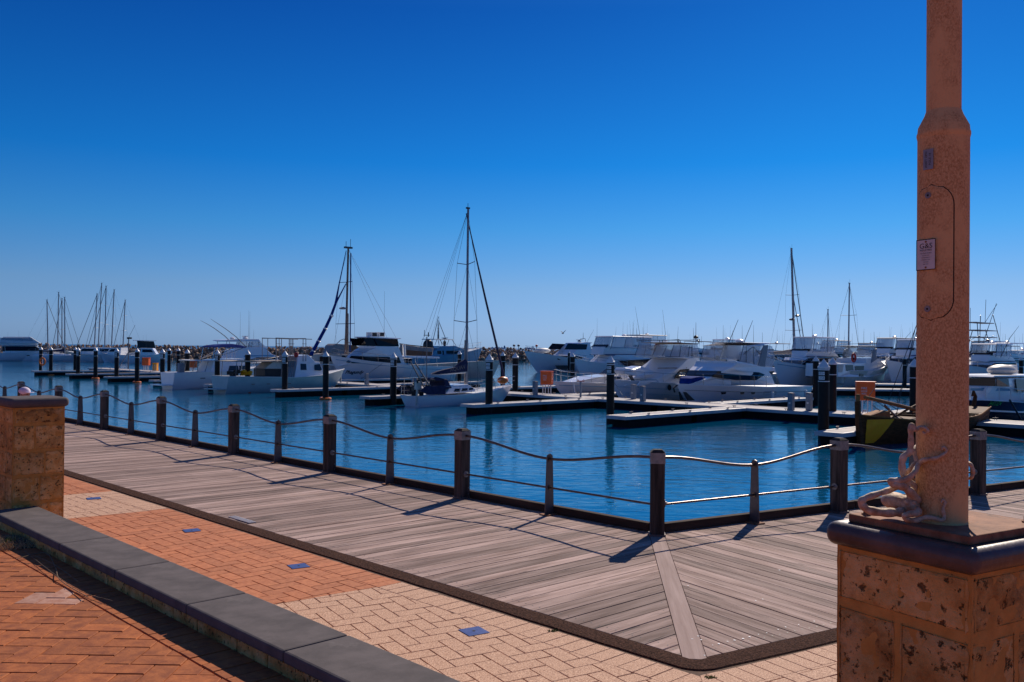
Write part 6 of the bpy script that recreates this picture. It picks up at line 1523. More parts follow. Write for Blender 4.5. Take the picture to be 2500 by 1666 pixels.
mb = MB(); mb.box((-.5, 0, .4), (1.0, 2.6, .10)); mb.build('swim_platform', M['white'], b.r)
for x_ in (2.6, 4.4):
    mb = MB(); mb.box((x_, b.side * (b.hb(x_) - .0), 1.0), (.45, .06, .06)); mb.build('scupper', M['black'], b.r)
b.rail(6.5, L - .1, .7, True, 1.4)
# ---- game boat with outriggers behind it
L = 15.0
b = Boat('game_fishing_boat', 'white game fishing boat with pale hardtop and two long outriggers sweeping left', 'game fishing boat', mp(106, 50.8), NEAR, L, 4.6)
b.hull([(0, 1.5), (L * .5, 1.9), (L, 2.8)], rake=2.0)
o, wf = b.slab('cabin', b.q(2, [(1020, 690), (1080, 560), (1180, 545), (1480, 540), (1560, 620), (1620, 640), (1640, 700)], 1.9), 2.0, 1.7, 'white', nose=9)
b.panel('stripe', b.q(2, [(1150, 640), (1580, 628), (1600, 640), (1150, 655)], 1.9), wf, 'bluehull', .02)
b.panel('side_window', b.q(2, [(1250, 690), (1330, 665), (1600, 655), (1620, 690)], 1.9), wf, 'wincdark')
b.slab('hardtop', b.q(2, [(875, 425), (900, 412), (1060, 400), (1370, 402), (1400, 440), (1180, 440), (960, 440)], 1.7), 1.7, 1.6, 'white')
b.panel('clear_panel', b.q(2, [(1200, 520), (1220, 445), (1380, 442), (1470, 520), (1360, 540)], 1.6), lambda x, z: 1.6, 'clear', 0)
a1, a2 = b.q(2, [(1480, 520), (1385, 440)], 1.6); b.cross('front_clear', a1, a2, 1.5, 'clear', .02)
for u, v in ((940, 960), (1080, 1060), (1230, 1210), (1270, 1260), (1365, 1365)):
    P = b.q(2, [(u, 438), (v, 530)], 1.6)
    for sd in (1, -1): b.tube('hardtop_post', [(x, sd * 1.6, z) for x, z in P], .03, 'wire')
b.slab('fly_base', b.q(2, [(1180, 560), (1190, 520), (1480, 515), (1500, 540)], 1.7), 1.75, 1.65, 'white')
for P, yy in (([(505, 135), (600, 185), (700, 245), (850, 355), (905, 410)], -2.6), ([(680, 110), (780, 175), (900, 255), (1050, 370), (1200, 520)], -2.0)):
    Q = b.q(2, P, 2.2); b.tube('outrigger', [(x, yy, z) for x, z in Q], [.015, .03, .04, .045, .05], 'wire')
for u, h_ in ((1095, 3.4), (1215, 3.6), (1232, 3.5), (1290, 1.2)): x_, z_ = b.q(2, [(u, 400)], 0)[0]; b.antenna(x_, 0, z_, h_)
x_, z_ = b.q(2, [(1170, 400)], 0)[0]; b.dome(x_, z_, .35, 'white', True); x_, z_ = b.q(2, [(985, 402)], 0)[0]; b.dome(x_, z_, .3)
# ---- ketch with blue striped furled sail and long cabin
L = 13.5
b = Boat('sailing_yacht', 'sailing boat with brown mast, blue striped furled sail and long white cabin', 'sailing yacht', from_bow(757, 100.5, L), FAR, L, 4.0)
b.hull([(0, 1.4), (L * .5, 1.5), (L, 2.1)], rake=1.6, mat='white2', stern=.7)
o, wf = b.slab('cabin', b.q(3, [(360, 760), (370, 620), (520, 610), (880, 620), (880, 760)], 1.5), 1.6, 1.5, 'cream', bevel=.05)
for P in ([(475, 652), (530, 652), (530, 722), (475, 722)], [(615, 652), (690, 655), (690, 722), (615, 722)], [(705, 652), (765, 655), (765, 722), (705, 722)]): b.panel('cabin_window', b.q(3, P, 1.5), wf, 'wincdark', .03)
m0 = b.q1(*cp(10, 405, 1460), 0); m1 = b.q1(*cp(10, 432, 420), 0)
b.tube('mast', [(m0[0], 0, 1.5), (m1[0], 0, m1[1])], [.15, .11], 'brownmast', 10); b.tube('mast_track', [(m0[0] - .32, 0, 2.2), (m0[0] - .26, 0, b.q1(*cp(10, 400, 1040), 0)[1])], .10, 'beige', 6)
b.tube('furled_mainsail', [(m0[0] - .62, 0, 3.2), (m1[0] - .35, 0, m1[1] - .5)], .07, 'bluecanvas', 6)
P = [b.q1(*cp(10, x, y), 0) for x, y in ((75, 1440), (150, 1300), (215, 1180), (270, 1060), (310, 950), (345, 760), (412, 440))]
b.tube('furled_headsail', [(x, 0, z) for x, z in P], [.20, .19, .18, .16, .14, .07, .04], 'bluecanvas', 10)
for (u, v) in ((88, 1415), (140, 1320), (205, 1200), (265, 1075)):
    x_, z_ = b.q1(*cp(10, u, v), 0); x2_, z2_ = b.q1(*cp(10, u + 22, v - 40), 0); x2_, z2_ = x_ + (x2_ - x_) * .5, z_ + (z2_ - z_) * .5; b.tube('white_band', [(x_, -.1, z_), (x2_, .1, z2_)], [.205, .198], 'white2', 10)
b.tube('inner_stay', [b.q1(*cp(10, 315, 940), 0)[0:1][0:1] and (b.q1(*cp(10, 315, 940), 0)[0], 0, b.q1(*cp(10, 315, 940), 0)[1]), (b.q1(*cp(10, 408, 760), 0)[0], 0, b.q1(*cp(10, 408, 760), 0)[1])], [.10, .05], 'bluecanvas', 6)
for v, wd in ((742, 1.35), (1140, 1.9)):
    z_ = b.q1(*cp(10, 420, v), 0)[1]
    for sd in (1, -1): b.tube('spreader', [(m0[0], 0, z_), (m0[0] + .1, sd * wd, z_)], .035, 'wire', 5)
zz1, zz2 = [b.q1(*cp(10, 420, v), 0)[1] for v in (1140, 742)]
for sd in (1, -1):
    b.tube('shroud', [(m0[0], sd * 1.9, 1.6), (m0[0] + .1, sd * 1.9, zz1), (m0[0] + .1, sd * 1.35, zz2), (m1[0], 0, m1[1])], .014, 'wire', 4)
    b.tube('shroud', [(m0[0] + .9, sd * 1.9, 1.6), (m0[0], 0, zz2)], .012, 'wire', 4); b.tube('shroud', [(m0[0] - .9, sd * 1.9, 1.6), (m0[0], 0, zz1)], .012, 'wire', 4)
    b.tube('backstay', [(.3, sd * 1.2, 1.6), (m1[0], 0, m1[1])], .014, 'wire', 4)
mb = MB(); mb.box((m1[0], 0, m1[1] + .1), (1.0, .3, .2)); mb.tube([(m1[0] - .3, 0, m1[1]), (m1[0] - .3, 0, m1[1] + 1.1)], .03, 5); mb.tube([(m1[0] + .3, 0, m1[1]), (m1[0] + .3, 0, m1[1] + .8)], .03, 5); mb.build('masthead', M['wire'], b.r)
x_, z_ = b.q1(*cp(10, 380, 990), 0); b.dome(x_, z_ - .15, .42, 'grey')
# ---- covered white cruiser behind the ketch
L = 12
b = Boat('covered_cruiser', 'white covered cruiser with grey cover glimpsed behind the brown mast', 'cruiser', from_bow(770, 128, L), FAR, L, 4.0); b.hull([(0, 1.6), (L, 2.3)])
o, wf = b.slab('cover', b.q(3, [(560, 640), (630, 560), (660, 495), (720, 468), (900, 480), (1020, 490), (1020, 640)], 1.6), 1.7, 1.3, 'grey', bevel=.1); b.panel('side_curtain', b.q(3, [(920, 600), (925, 490), (1015, 490), (1015, 600)], 1.6), wf, 'rust', .02)
for P in ([(720, 468), (770, 420), (820, 400), (920, 470)],): b.tube('top_frame', [(x, 0, z) for x, z in b.q(3, P, 0)], .05, 'wire')
# ---- blue fishing boat with flybridge people
L = 17
bb_ = from_bow(1176, 150, L, NEAR)
b = Boat('fishing_vessel', 'big blue fishing vessel with lattice mast and a person on its flybridge', 'fishing vessel', bb_, NEAR, L, 5.0)
b.hull([(0, 2.3), (L * .5, 2.9), (L, 4.1)], rake=2.4, mat='bluehull', fine=.5, depth=.5)
o, wf = b.slab('wheelhouse', b.q(4, [(630, 560), (640, 470), (690, 430), (760, 390), (960, 380), (1060, 420), (1130, 440), (1130, 520)], 2.1), 2.2, 2.0, 'bluehull', nose=12)
o, wf2 = b.slab('cabin_top', b.q(4, [(690, 415), (780, 385), (960, 378), (1070, 420)], 2.0), 2.0, 1.8, 'white')
for P in ([(692, 500), (692, 452), (748, 452), (748, 500)], [(765, 510), (765, 450), (785, 450), (785, 510)], [(820, 495), (820, 450), (990, 450), (985, 495)]): b.panel('cabin_window', b.q(4, P, 2.1), wf, 'wincdark', .03)
b.slab('fly_top', b.q(4, [(650, 292), (650, 280), (930, 285), (935, 295)], 1.6), 1.6, 1.5, 'bluehull', bevel=.01)
for (u, v) in ((700, 720), (740, 760), (860, 830), (900, 960), (800, 800)):
    P = b.q(4, [(u, 290), (v, 375)], 1.5)
    for sd in (1, -1): b.tube('fly_post', [(x, sd * 1.5, z) for x, z in P], .04, 'wire')
P = b.q(4, [(705, 290), (705, 45)], 0); b.tube('lattice_mast', [(P[0][0], 0, P[0][1]), (P[1][0], 0, P[1][1])], [.14, .05], 'wire'); 
for k in (.25, .45, .65, .85): z_ = P[0][1] + (P[1][1] - P[0][1]) * k; b.tube('mast_arm', [(P[0][0] - .35, -.2, z_), (P[0][0] + .35, .2, z_)], .035, 'wire')
b.tube('mast_brace', [(P[0][0] - 1.0, 0, P[0][1]), (P[0][0], 0, P[0][1] + 3.6)], .05, 'wire'); b.tube('mast_brace', [(P[0][0] + 1.6, 0, P[0][1]), (P[0][0], 0, P[0][1] + 3.0)], .05, 'wire')
x_, z_ = b.q(4, [(800, 270)], 0)[0]; b.dome(x_, z_ - .3, .5, 'wire', True)
b.rail(9, L, .9, True, 1.5, 'white2'); 
mb = MB(); mb.ellipsoid((*[b.q(4, [(560, 375)], 1.0)[0][0]], -1.0, b.q(4, [(560, 375)], 1.0)[0][1]), (.95, .5, .95), 14, 10); mb.build('net_drum', M['black'], b.r, True)
x_, z_ = b.q(4, [(797, 400)], 1.0)[0]; pw = b.o + b.f * x_ + b.l * (b.side * 1.0)
person((pw.x, pw.y, WZ + z_ - .55), 1.78, R(-60), 'dark clothed person standing on the blue vessel flybridge', None, M['trousers'], M['trousers'])
# ---- beige covered launch
L = 13
b = Boat('covered_launch', 'launch under a long sagging beige canvas left of the blue vessel', 'launch', place(985, 122), R(8), L, 3.6); b.hull([(0, 1.6), (L, 2.4)], mat='cream')
o, wf = b.slab('canvas', b.q(4, [(150, 520), (160, 352), (300, 375), (430, 395), (520, 400), (640, 410), (620, 520)], 1.5), 1.6, .5, 'beige', bevel=.1); b.panel('canvas_valance', b.q(4, [(240, 520), (250, 440), (620, 470), (610, 525)], 1.5), wf, 'rust', .02)
b.tube('ridge_pole', [(x, 0, z) for x, z in b.q(4, [(150, 350), (300, 372), (640, 405)], 0)], .07, 'black')
# ---- dark windowed cruiser far centre
L = 17.5
b = Boat('motor_cruiser', 'white cruiser with tall smoked wheelhouse glass and a small dinghy on its foredeck', 'cruiser', from_bow(1280, 150, L), FAR, L, 5.0)
b.hull([(0, 1.9), (L * .5, 2.4), (L, 3.6)], rake=3.6, fine=.45, mat='white')
o, wf = b.slab('cabin', b.q(5, [(1210, 700), (600, 700, 0), (640, 640, -.5), (700, 560, -.8), (770, 455, -.9), (1090, 445), (1180, 450), (1140, 470), (1150, 560), (1215, 630)], 2.1), 2.2, 1.8, 'white', nose=10)
b.panel('wheelhouse_glass', b.q(5, [(760, 552), (820, 465), (1100, 478), (1075, 552)], 2.1), wf, 'wincdark', .03)
b.panel('cockpit_opening', b.q(5, [(640, 640), (920, 645), (1030, 665), (960, 700), (660, 700)], 2.1), wf, 'wincdark', .03)
mb = MB(); mb.ellipsoid((13.2, 0, 3.7), (1.7, .8, .45), 14, 8); mb.build('foredeck_dinghy', M['white2'], b.r, True); b.tube('dinghy_band', [(11.7, -.8, 3.75), (14.6, -.8, 3.75)], .08, 'bluehull')
for xx in (11.9, 14.1): b.tube('davit', [(xx, -.9, 2.8), (xx + .5, -1.0, 3.7)], .12, 'white2')
b.rail(8, L - .2, .9, True, 1.4)
x_, z_ = b.q(5, [(968, 440)], 0)[0]; b.dome(x_, z_, .35, 'galv', True)
P = b.q(5, [(985, 400), (1020, 350)], 0); b.tube('radar_frame', [(x, 0, z) for x, z in b.q(5, [(975, 440), (985, 400), (1050, 395), (1060, 440)], 0)], .05, 'wire'); b.antenna(*[b.q(5, [(1022, 398)], 0)[0][0], 0, b.q(5, [(1022, 398)], 0)[0][1]], 1.1, 0, .05)
b.antenna(b.q(5, [(1080, 440)], 0)[0][0], 0, z_, 2.2, -.8, .03)
b.panel('engine_hatch', b.q(5, [(615, 780), (800, 780), (790, 850), (660, 850), (650, 820)], 2.4), lambda x, z: b.hb(x) * .9, 'black', .05)
# ---- generic motor boats
def gen(label, px, D, L, ang=FAR, beam=4.4, fbh=1.7, name='flybridge_cruiser', cat='cruiser', mat='white', **kw):
    o = from_bow(px, D, L, ang)
    b = Boat(name, label, cat, o, ang, L, beam); b.hull([(0, fbh * .85), (L * .5, fbh), (L, fbh * 1.45)], rake=2.0, mat=mat)
    sp = kw.pop('stripe_hull', None)
    if sp: b.hline(-.3, sp, .04)
    fly(b, **kw); return b
b = gen('flybridge cruiser with blue waist stripe and pale clears behind the sports cruiser', 1404, 104, 15.0, beam=4.6, fbh=1.9, h1=1.5, stripe='bluecanvas', toph=2.1, coam=.95, ants=6, fb=(.20, .68), window=False); 
mb = MB(); mb.tube([(b.t0 - .6 + .0 + .45 * math.cos(i * .3142), 1.75, b.z1 + .9 + .45 * math.sin(i * .3142)) for i in range(21)], .12, 6); mb.build('life_ring', M['redpaint'], b.r, True)
b.panel('dark_window_band', [(2.5, b.sh(5) + .2), (8.2, b.sh(5) + .2), (9.6, b.sh(5) + .85), (2.5, b.sh(5) + 1.1)], lambda x, z: 1.95, 'wincdark', .03)  # dark glass band along the cabin side
b = gen('cream topped flybridge cruiser half hidden behind the blue striped cruiser', 1475, 132, 15.5, beam=4.6, fbh=2.2, h1=1.6, toph=2.3, ants=6, top='cream'); b.antenna(b.t1, 1.2, b.zt, 4.2, .28, .03); b.antenna(b.t0, 1.2, b.zt, 4.0, .22, .03)
b = gen('white inflatable tender and cruiser stern showing between two flybridge cruisers', 1545, 128, 12, beam=4, fbh=2.0, h1=1.2, toph=1.9, ants=2, clear=False)
b = gen('small white cruiser with raked dark screen between the two big white cruisers', 1692, 122, 12.5, beam=4.1, fbh=2.0, h1=1.4, ants=4, toph=2.0)
b = gen('cruiser with blue shaded flybridge and dark window band behind the pile pair', 1888, 100, 14.0, beam=4.4, fbh=2.0, h1=1.35, toph=2.2, ants=5, stripe='bluehull', stripe_hull='bluehull')
b = gen('white trawler style cruiser with windowed wheelhouse between two far masts', 1985, 142, 13, beam=4.4, fbh=2.2, h1=1.6, toph=2.1, ants=4, fb=(.25, .62), top='cream')
b = gen('cream topped flybridge cruiser left of the lamp pole with long outriggers', 2112, 122, 14.5, beam=4.6, fbh=2.3, h1=1.5, toph=2.2, ants=4, top='cream', stripe='navy'); outriggers(b, 3.6, -.5)
b = gen('blue shaded cruiser just left of the lamp pole behind the wooden boat stays', 2165, 104, 12.5, beam=4.2, fbh=2.1, h1=1.5, toph=2.0, ants=3)
b = gen('white cruiser with curved bow rails seen right of the lamp pole', 2355, 92, 12.5, beam=4.2, fbh=1.9, h1=1.2, toph=1.9, ants=3); outriggers(b, 4.5, -.45)
b = gen('white cruiser with boxy cabin at the far right behind the black hull', 2400, 112, 13.0, beam=4.2, fbh=2.0, h1=1.3, toph=2.0, ants=4, clear=False)
b = gen('low white cruiser at the right edge in front of the breakwater', 2448, 132, 13.0, beam=4.2, fbh=1.8, h1=1.0, toph=1.7, ants=3)
b = gen('sunlit white cruiser bow poking out above the far dark pontoon', 2205, 135, 12.0, beam=4.2, fbh=1.8, h1=1.0, toph=1.8, ants=2)
b = gen('open flybridge cruiser with navy bimini far behind the white motor yacht', 1640, 168, 13.0, fbh=2.4, h1=1.3, toph=1.9, ants=4, top='navy', clear=False)
b = gen('distant white cruiser just left of the tall dark leaning mast', 1835, 150, 12.0, fbh=2.2, h1=1.2, toph=1.8, ants=5, clear=False, top='grey')
b = gen('distant cruiser with grey top right of the thin straight mast', 2075, 158, 13.0, fbh=2.3, h1=1.3, toph=1.9, ants=5, top='grey')
b = gen('very distant pale cruiser left of the windowed trawler', 1945, 172, 12.0, fbh=2.3, h1=1.3, toph=1.9, ants=3, clear=False, top='bluecanvas')
b = gen('distant flybridge boat right of the tuna tower with navy top', 2420, 150, 12.0, fbh=2.2, h1=1.2, toph=1.8, ants=4, top='navy', clear=False)
b = gen('far left white cruiser with tented flybridge cover and blue tarpaulin', -30, 214, 15.0, ang=NEAR, beam=4.8, fbh=2.1, h1=1.5, toph=1.9, ants=2, top='white2')
b.slab('tent_cover', [(b.t0 - .5, b.z1 + .5), (b.t0 + .8, b.zt + .3), (b.t1 - .3, b.zt + .35), (b.t1 + 1.9, b.z1 + .6)], 1.9, .9, 'white2'); b.slab('blue_tarpaulin', [(b.L * .62, b.z1 - 1.2), (b.L * .62, b.z1 - .3), (b.L * .85, b.z1 - .9)], 1.2, .6, 'bluecanvas')
b.r.location = Vector((atdepth(-28, 880, 208).x, 208, WZ)); b.r.rotation_euler = (0, 0, R(25))
# white and pale green pair at far left
for px, D, L, lb, mt, ang in ((150, 213, 12.5, 'pale green hulled boat with rounded bow at the far left dock', 'palegreen', R(175)), (196, 208, 15.0, 'white far boat with dark canvas aft behind the left piles', 'white2', R(0)), (300, 216, 11.0, 'small far cruiser with large dark screen right of the far boats', 'white', R(20)), (330, 205, 9.0, 'small white far boat behind the red orange cabinet', 'white', R(170)), (318, 196, 8.0, 'little open white boat near the tall thin pole', 'white', R(10))):
    p = place(px, D)
    if abs(ang) > 3: p = p + Vector((L, 0, 0))
    b = Boat('small_cruiser', lb, 'boat', p, ang, L, 3.8); b.hull([(0, 1.7), (L * .6, 1.8), (L, 2.6)], mat=mt, rake=1.6)
    z = 1.7; o, wf = b.slab('cabin', [(L * .30, z), (L * .72, z + .1), (L * .60, z + 1.6), (L * .30, z + 1.65)], 1.5, 1.3, 'white', nose=L * .55)
    b.panel('cabin_window', [(L * .34, z + .75), (L * .62, z + .75), (L * .57, z + 1.35), (L * .34, z + 1.35)], wf, 'wincdark')
    if px in (196,): b.slab('dark_canvas', [(L * .55, z), (L * .55, z + 1.7), (L * .62, z + 1.8), (L * .70, z + 1.75), (L * .70, z)], 1.6, 1.5, 'glass2')
    if px == 300: b.slab('dark_screen', [(L * .3, z + 1.6), (L * .28, z + 3.3), (L * .62, z + 3.2), (L * .66, z + 1.6)], 1.5, 1.4, 'wincdark'); b.slab('roof', [(L * .2, z + 3.3), (L * .2, z + 3.45), (L * .68, z + 3.4), (L * .68, z + 3.3)], 1.7, 1.6, 'white')
    b.rail(L * .6, L - .1, .7, False, 1.3); b.antenna(L * .4, 0, z + 1.6, 3.0)
# ---- far left yachts
for i, (px, py, pb_, dr, fx, lb) in enumerate(((113, 733, 117, 1, 162, 'leftmost distant mast with forestay falling right'), (141, 714, 140, 1, 182, 'tall second mast from the left in the distant cluster'), (149, 729, 151, -1, 120, 'thin distant mast just left of the thick dark mast'),
        (156, 726, 158, 1, 199, 'thick dark distant mast fourth from the left'), (236, 717, 229, -1, 171, 'distant mast leaning left of the tallest pair'), (247, 691, 238.5, -1, 199, 'tallest thin distant mast in the left cluster'),
        (257, 698, 255, -1, 202, 'thick tall distant mast right of the tallest one'), (277.5, 706.6, 271, -1, 230, 'second distant mast from the right in the left cluster'), (304.6, 731.5, 299, -1, 268, 'rightmost distant mast of the left cluster'))):
    D = 212 + (i % 3) * 5; ang = R(12) if dr > 0 else R(168); L = 12.0
    p = place(pb_, D); f = Vector((math.cos(ang), math.sin(ang), 0)); org = p - f * (L * .56)
    b = Boat('distant_yacht', 'yacht far away with the ' + lb.replace('distant ', ''), 'sailing yacht', org, ang, L, 3.6, 'yachts in the distant left cluster'); b.hull([(0, 1.1), (L, 1.6)], mat='white', stern=.7, fine=.35)
    b.slab('coachroof', [(L * .25, 1.1), (L * .72, 1.3), (L * .66, 1.75), (L * .28, 1.7)], 1.2, 1.0, 'white')
    zt = CAMZ + (840.5 - py) * D / F - WZ; top = place(px, D) - p; rk = top.dot(f)
    bx = (place(fx, D) - org).dot(f); bx = min(bx, L + .6)
    rig(b, L * .56, 1.4, zt, bx, .4, 1.6, .055 if i % 2 == 0 else .035, 'wire', 'mast', rake=rk, mr=.14, boom=(L * .15, .9, 0), boommat=('navy', 'bluecanvas', 'black')[i % 3], extra=False)
# ---- yachts on the right
for i, (px, py, pb_, D, ang, fx, L, lb, br, sp) in enumerate(((1926, 609, 1941, 112, NEAR, 1984, 14, 'yacht whose tall dark leaning mast rises right of the white motor yacht', -1, ((.33, 1.1), (.62, .9))), (2020.5, 756, 2021, 138, NEAR, 2034, 11, 'small far yacht whose short mast stands left of the thin straight mast', -1, ((.42, 1.0),)),
        (2073.5, 691, 2071, 118, NEAR, 2121, 12, 'yacht whose thin straight mast rises over the pale green cabin cruiser', -1, ((.30, 1.4), (.63, 1.1))))):
    p = place(pb_, D); f = Vector((math.cos(ang), math.sin(ang), 0)); mx = L * .55; org = p - f * mx
    b = Boat('sailing_yacht', lb, 'sailing yacht', org, ang, L, 3.8); b.hull([(0, 1.3), (L, 1.9)], stern=.7, fine=.35)
    b.slab('coachroof', [(L * .2, 1.3), (L * .75, 1.5), (L * .66, 2.1), (L * .25, 2.0)], 1.3, 1.1, 'white')
    zt = CAMZ + (857 - py) * D / F - WZ; rk = (place(px, D) - p).dot(f) / max(.3, 1) ; rk = (px - pb_) / F * D / f.x
    dd_ = (place(fx, D) - p).x / f.x
    rig(b, mx, 1.6, zt, min(mx + dd_, L + 1.0), .5, 2.4, .05 if i == 0 else .025, 'wire', 'mast', rake=rk, mr=.17 if i == 0 else .11, spreads=sp, boom=(L * .12, 2.1 if i == 0 else 1.2, 0), boommat='beige' if i == 0 else 'navy')
    if i == 0:
        rig_z = CAMZ + (857 - 783) * D / F - WZ; b.dome(mx - .8, rig_z, .35, 'wire'); b.dome(mx + .5, rig_z + .5, .3, 'wire'); b.tube('staysail', [(mx + dd_ * .85, 0, 2.3), (mx + rk * .7, 0, zt * .68)], .05, 'wire')
# ---- aft cabin cruiser, pale green hull
L = 14.5
b = Boat('aft_cabin_cruiser', 'pale green and white cabin cruiser with arched clears behind the second orange cabinet', 'cruiser', place(2030, 101), NEAR, L, 4.3)
b.hull([(0, 1.9), (L * .45, 1.9), (L, 3.0)], rake=2.0, mat='palegreen', fine=.5, strake='white')
b.panel('white_topside', [(4.5, .9), (L - 2.6, 1.1), (L - .9, 2.6), (6, 1.9), (4.5, 1.85)], lambda x, z: hull_y(b, x, z, .9, .45, 2.0), 'white', .03)
o, wf = b.slab('cabin', b.q(7, [(1140, 830), (1140, 640), (1550, 625), (1560, 560), (1720, 550), (1860, 680), (1900, 770), (1800, 790), (1560, 830)], 1.8), 1.95, 1.75, 'white', nose=9)
b.slab('clears', b.q(7, [(1225, 510, -1), (1290, 390, -1), (1420, 382), (1700, 400), (1745, 520), (1640, 540)], 1.7), 1.6, 1.45, 'clear', bevel=.02)
b.slab('soft_top', b.q(7, [(1285, 392, -1), (1300, 378, -1), (1500, 380), (1710, 398), (1700, 412)], 1.7), 1.65, 1.6, 'cream', bevel=.02)
b.panel('arch', b.q(7, [(1620, 630), (1655, 440), (1700, 420), (1690, 545), (1720, 560)], 1.7), lambda x, z: 1.7, 'pedestal', .08)
b.panel('saloon_window', b.q(7, [(1255, 742), (1255, 655), (1365, 655), (1365, 742)], 1.8), wf, 'glass2', .03); b.panel('saloon_window', b.q(7, [(1385, 740), (1385, 670), (1520, 670), (1500, 820), (1440, 820), (1440, 740)], 1.8), wf, 'wincdark', .03)
b.panel('aft_screen', b.q(7, [(1140, 760), (1140, 645), (1230, 650), (1200, 760)], 1.8), wf, 'cream', .03)
b.rail(7, L - .1, .75, True, 1.5)
x_, z_ = b.q(7, [(1360, 550)], 1.9)[0]; mb = MB(); mb.tube([(x_ + .42 * math.cos(i * .3142), -2.05, z_ + .42 * math.sin(i * .3142)) for i in range(21)], .12, 6); mb.build('life_ring', M['redpaint'], b.r, True)
b.tube('dinghy_tube', [(L - 2, -1.5, 2.9), (L - .5, -1.0, 3.1)], .25, 'white2'); 
for k, h_ in ((4, 1.0), (6, 1.4), (9, 2.0)): b.antenna(k, .5, b.q(7, [(1500, 380)], 0)[0][1], h_)
mb = MB(); mb.box((-.35, 0, .9), (.7, 3.0, .9)); mb.build('swim_platform', M['palegreen'], b.r, bevel=.1)
# ---- tuna tower boat
L = 15
b = gen('game boat with tall tuna tower right of the lamp pole', 2345, 118, L, beam=4.6, fbh=2.0, h1=1.4, toph=2.1, ants=1, name='game_fishing_boat', cat='game fishing boat')
def bx(px, py): return b.q1(px, py, 0.0)
P = [bx(2366, 844), bx(2412, 844), bx(2410, 824), bx(2369, 824), bx(2409, 807), bx(2370, 807), bx(2369, 788), bx(2409, 788)]
for sd in (1, -1):
    for i_, (u, v) in enumerate((((2362, 846), (2370, 788)), ((2418, 846), (2409, 770)), ((2390, 846), (2390, 805)))): b.tube('tower_leg', [(bx(*u)[0], sd * 1.4, bx(*u)[1]), (bx(*v)[0], sd * .8, bx(*v)[1])], .05, 'wire')
    b.tube('tower_brace', [(bx(2364, 845)[0], sd * 1.4, bx(2364, 845)[1]), (bx(2408, 820)[0], sd * .9, bx(2408, 820)[1])], .03, 'wire'); b.tube('tower_brace', [(bx(2414, 845)[0], sd * 1.4, bx(2414, 845)[1]), (bx(2370, 820)[0], sd * .9, bx(2370, 820)[1])], .03, 'wire')
for py, wd in ((824, 1.2), (807, 1.1), (788, .8)):
    a1, a2 = bx(2367, py), bx(2412, py); b.slab('tower_platform', [(min(a1[0], a2[0]), a1[1]), (max(a1[0], a2[0]), a1[1]), (max(a1[0], a2[0]), a1[1] + .10), (min(a1[0], a2[0]), a1[1] + .10)], wd, wd, 'grey', bevel=.01)
b.tube('tower_whip', [(bx(2405, 788)[0], 0, bx(2405, 788)[1]), (bx(2407, 732)[0], 0, bx(2407, 732)[1])], .03, 'wire'); b.tube('tower_whip', [(bx(2369, 807)[0], 0, bx(2369, 807)[1]), (bx(2369, 752)[0], 0, bx(2369, 752)[1])], .03, 'wire')
b.tube('outrigger', [(bx(2384, 790)[0], 1.0, bx(2384, 790)[1]), (bx(2407, 744)[0], 1.4, bx(2407, 744)[1])], .03, 'wire'); b.tube('outrigger', [(bx(2426, 850)[0], -1.6, bx(2426, 850)[1]), (bx(2476, 740)[0], -2.4, bx(2476, 740)[1])], [.06, .03], 'wire')
# ---- black hulled cruiser
L = 14.5
b = Boat('motor_cruiser', 'black hulled cruiser with white rubbing band, white bow rails and green lettering', 'cruiser', from_bow(2296, 49.5, L), FAR, L, 4.2)
b.hull([(0, 1.0), (L * .5, 1.15), (L * .8, 1.4), (L, 1.45)], rake=1.3, mat='blackhull', fine=.45, strake='white')
b.hline(-.62, 'white', .07, 0, .96, 'rubbing_band')
o, wf = b.slab('cabin', [(1.0, 1.0), (11.4, 1.3), (11.2, 1.95), (10.2, 2.55), (1.0, 2.45)], 1.8, 1.6, 'white', nose=7.5)
b.slab('roof', [(.4, 2.52), (10.6, 2.62), (10.4, 2.72), (.5, 2.64)], 1.75, 1.7, 'white')
b.panel('side_window', b.q(8, [(640, 1020), (640, 938), (1058, 940), (1058, 1030)], 1.7), wf, 'wincdark'); b.panel('side_window', b.q(8, [(1072, 1030), (1072, 942), (1225, 945), (1225, 1035)], 1.7), wf, 'glass2'); b.panel('saloon_door', b.q(8, [(1305, 1100), (1305, 950), (1400, 950), (1400, 1100)], 1.7), wf, 'wincdark'); b.panel('shade_strip', b.q(8, [(640, 1080), (640, 1048), (1225, 1052), (1225, 1085)], 1.7), wf, 'bluehull')  # last panel: blue shading below the windows, painted as a strip
b.rail(3.4, L - .1, .72, True, 1.15, 'white2', r_=.024)
me = text_mesh('PAUZR', .34, M['green'])
tx_, tz_ = b.q0(2450, 987, 1.9)
for v in me.vertices: lx, lz = tx_ - v.co.x, tz_ + v.co.y; v.co = (lx, b.side * (hull_y(b, lx, lz, .9, .45, 1.3) + .03), lz)
to = bpy.data.objects.new('lettering', me); COL.objects.link(to); to.parent = b.r
mb = MB(); mb.box((2.0, -.6, 2.95), (.9, .9, .55)); mb.build('roof_box', M['white2'], b.r, bevel=.05)
mb = MB(); mb.ellipsoid((5.5, .2, 2.95), (1.6, .7, .35), 12, 8); mb.build('roof_dinghy', M['cream'], b.r, True)
b.tube('anchor', [(L - .2, 0, 1.3), (L + .35, 0, 1.15), (L + .2, .1, .8), (L + .45, .1, .7)], .08, 'galv'); b.tube('mooring_line', [(9.5, 1.9, 1.35), (8.8, 2.3, .2)], .05, 'black')
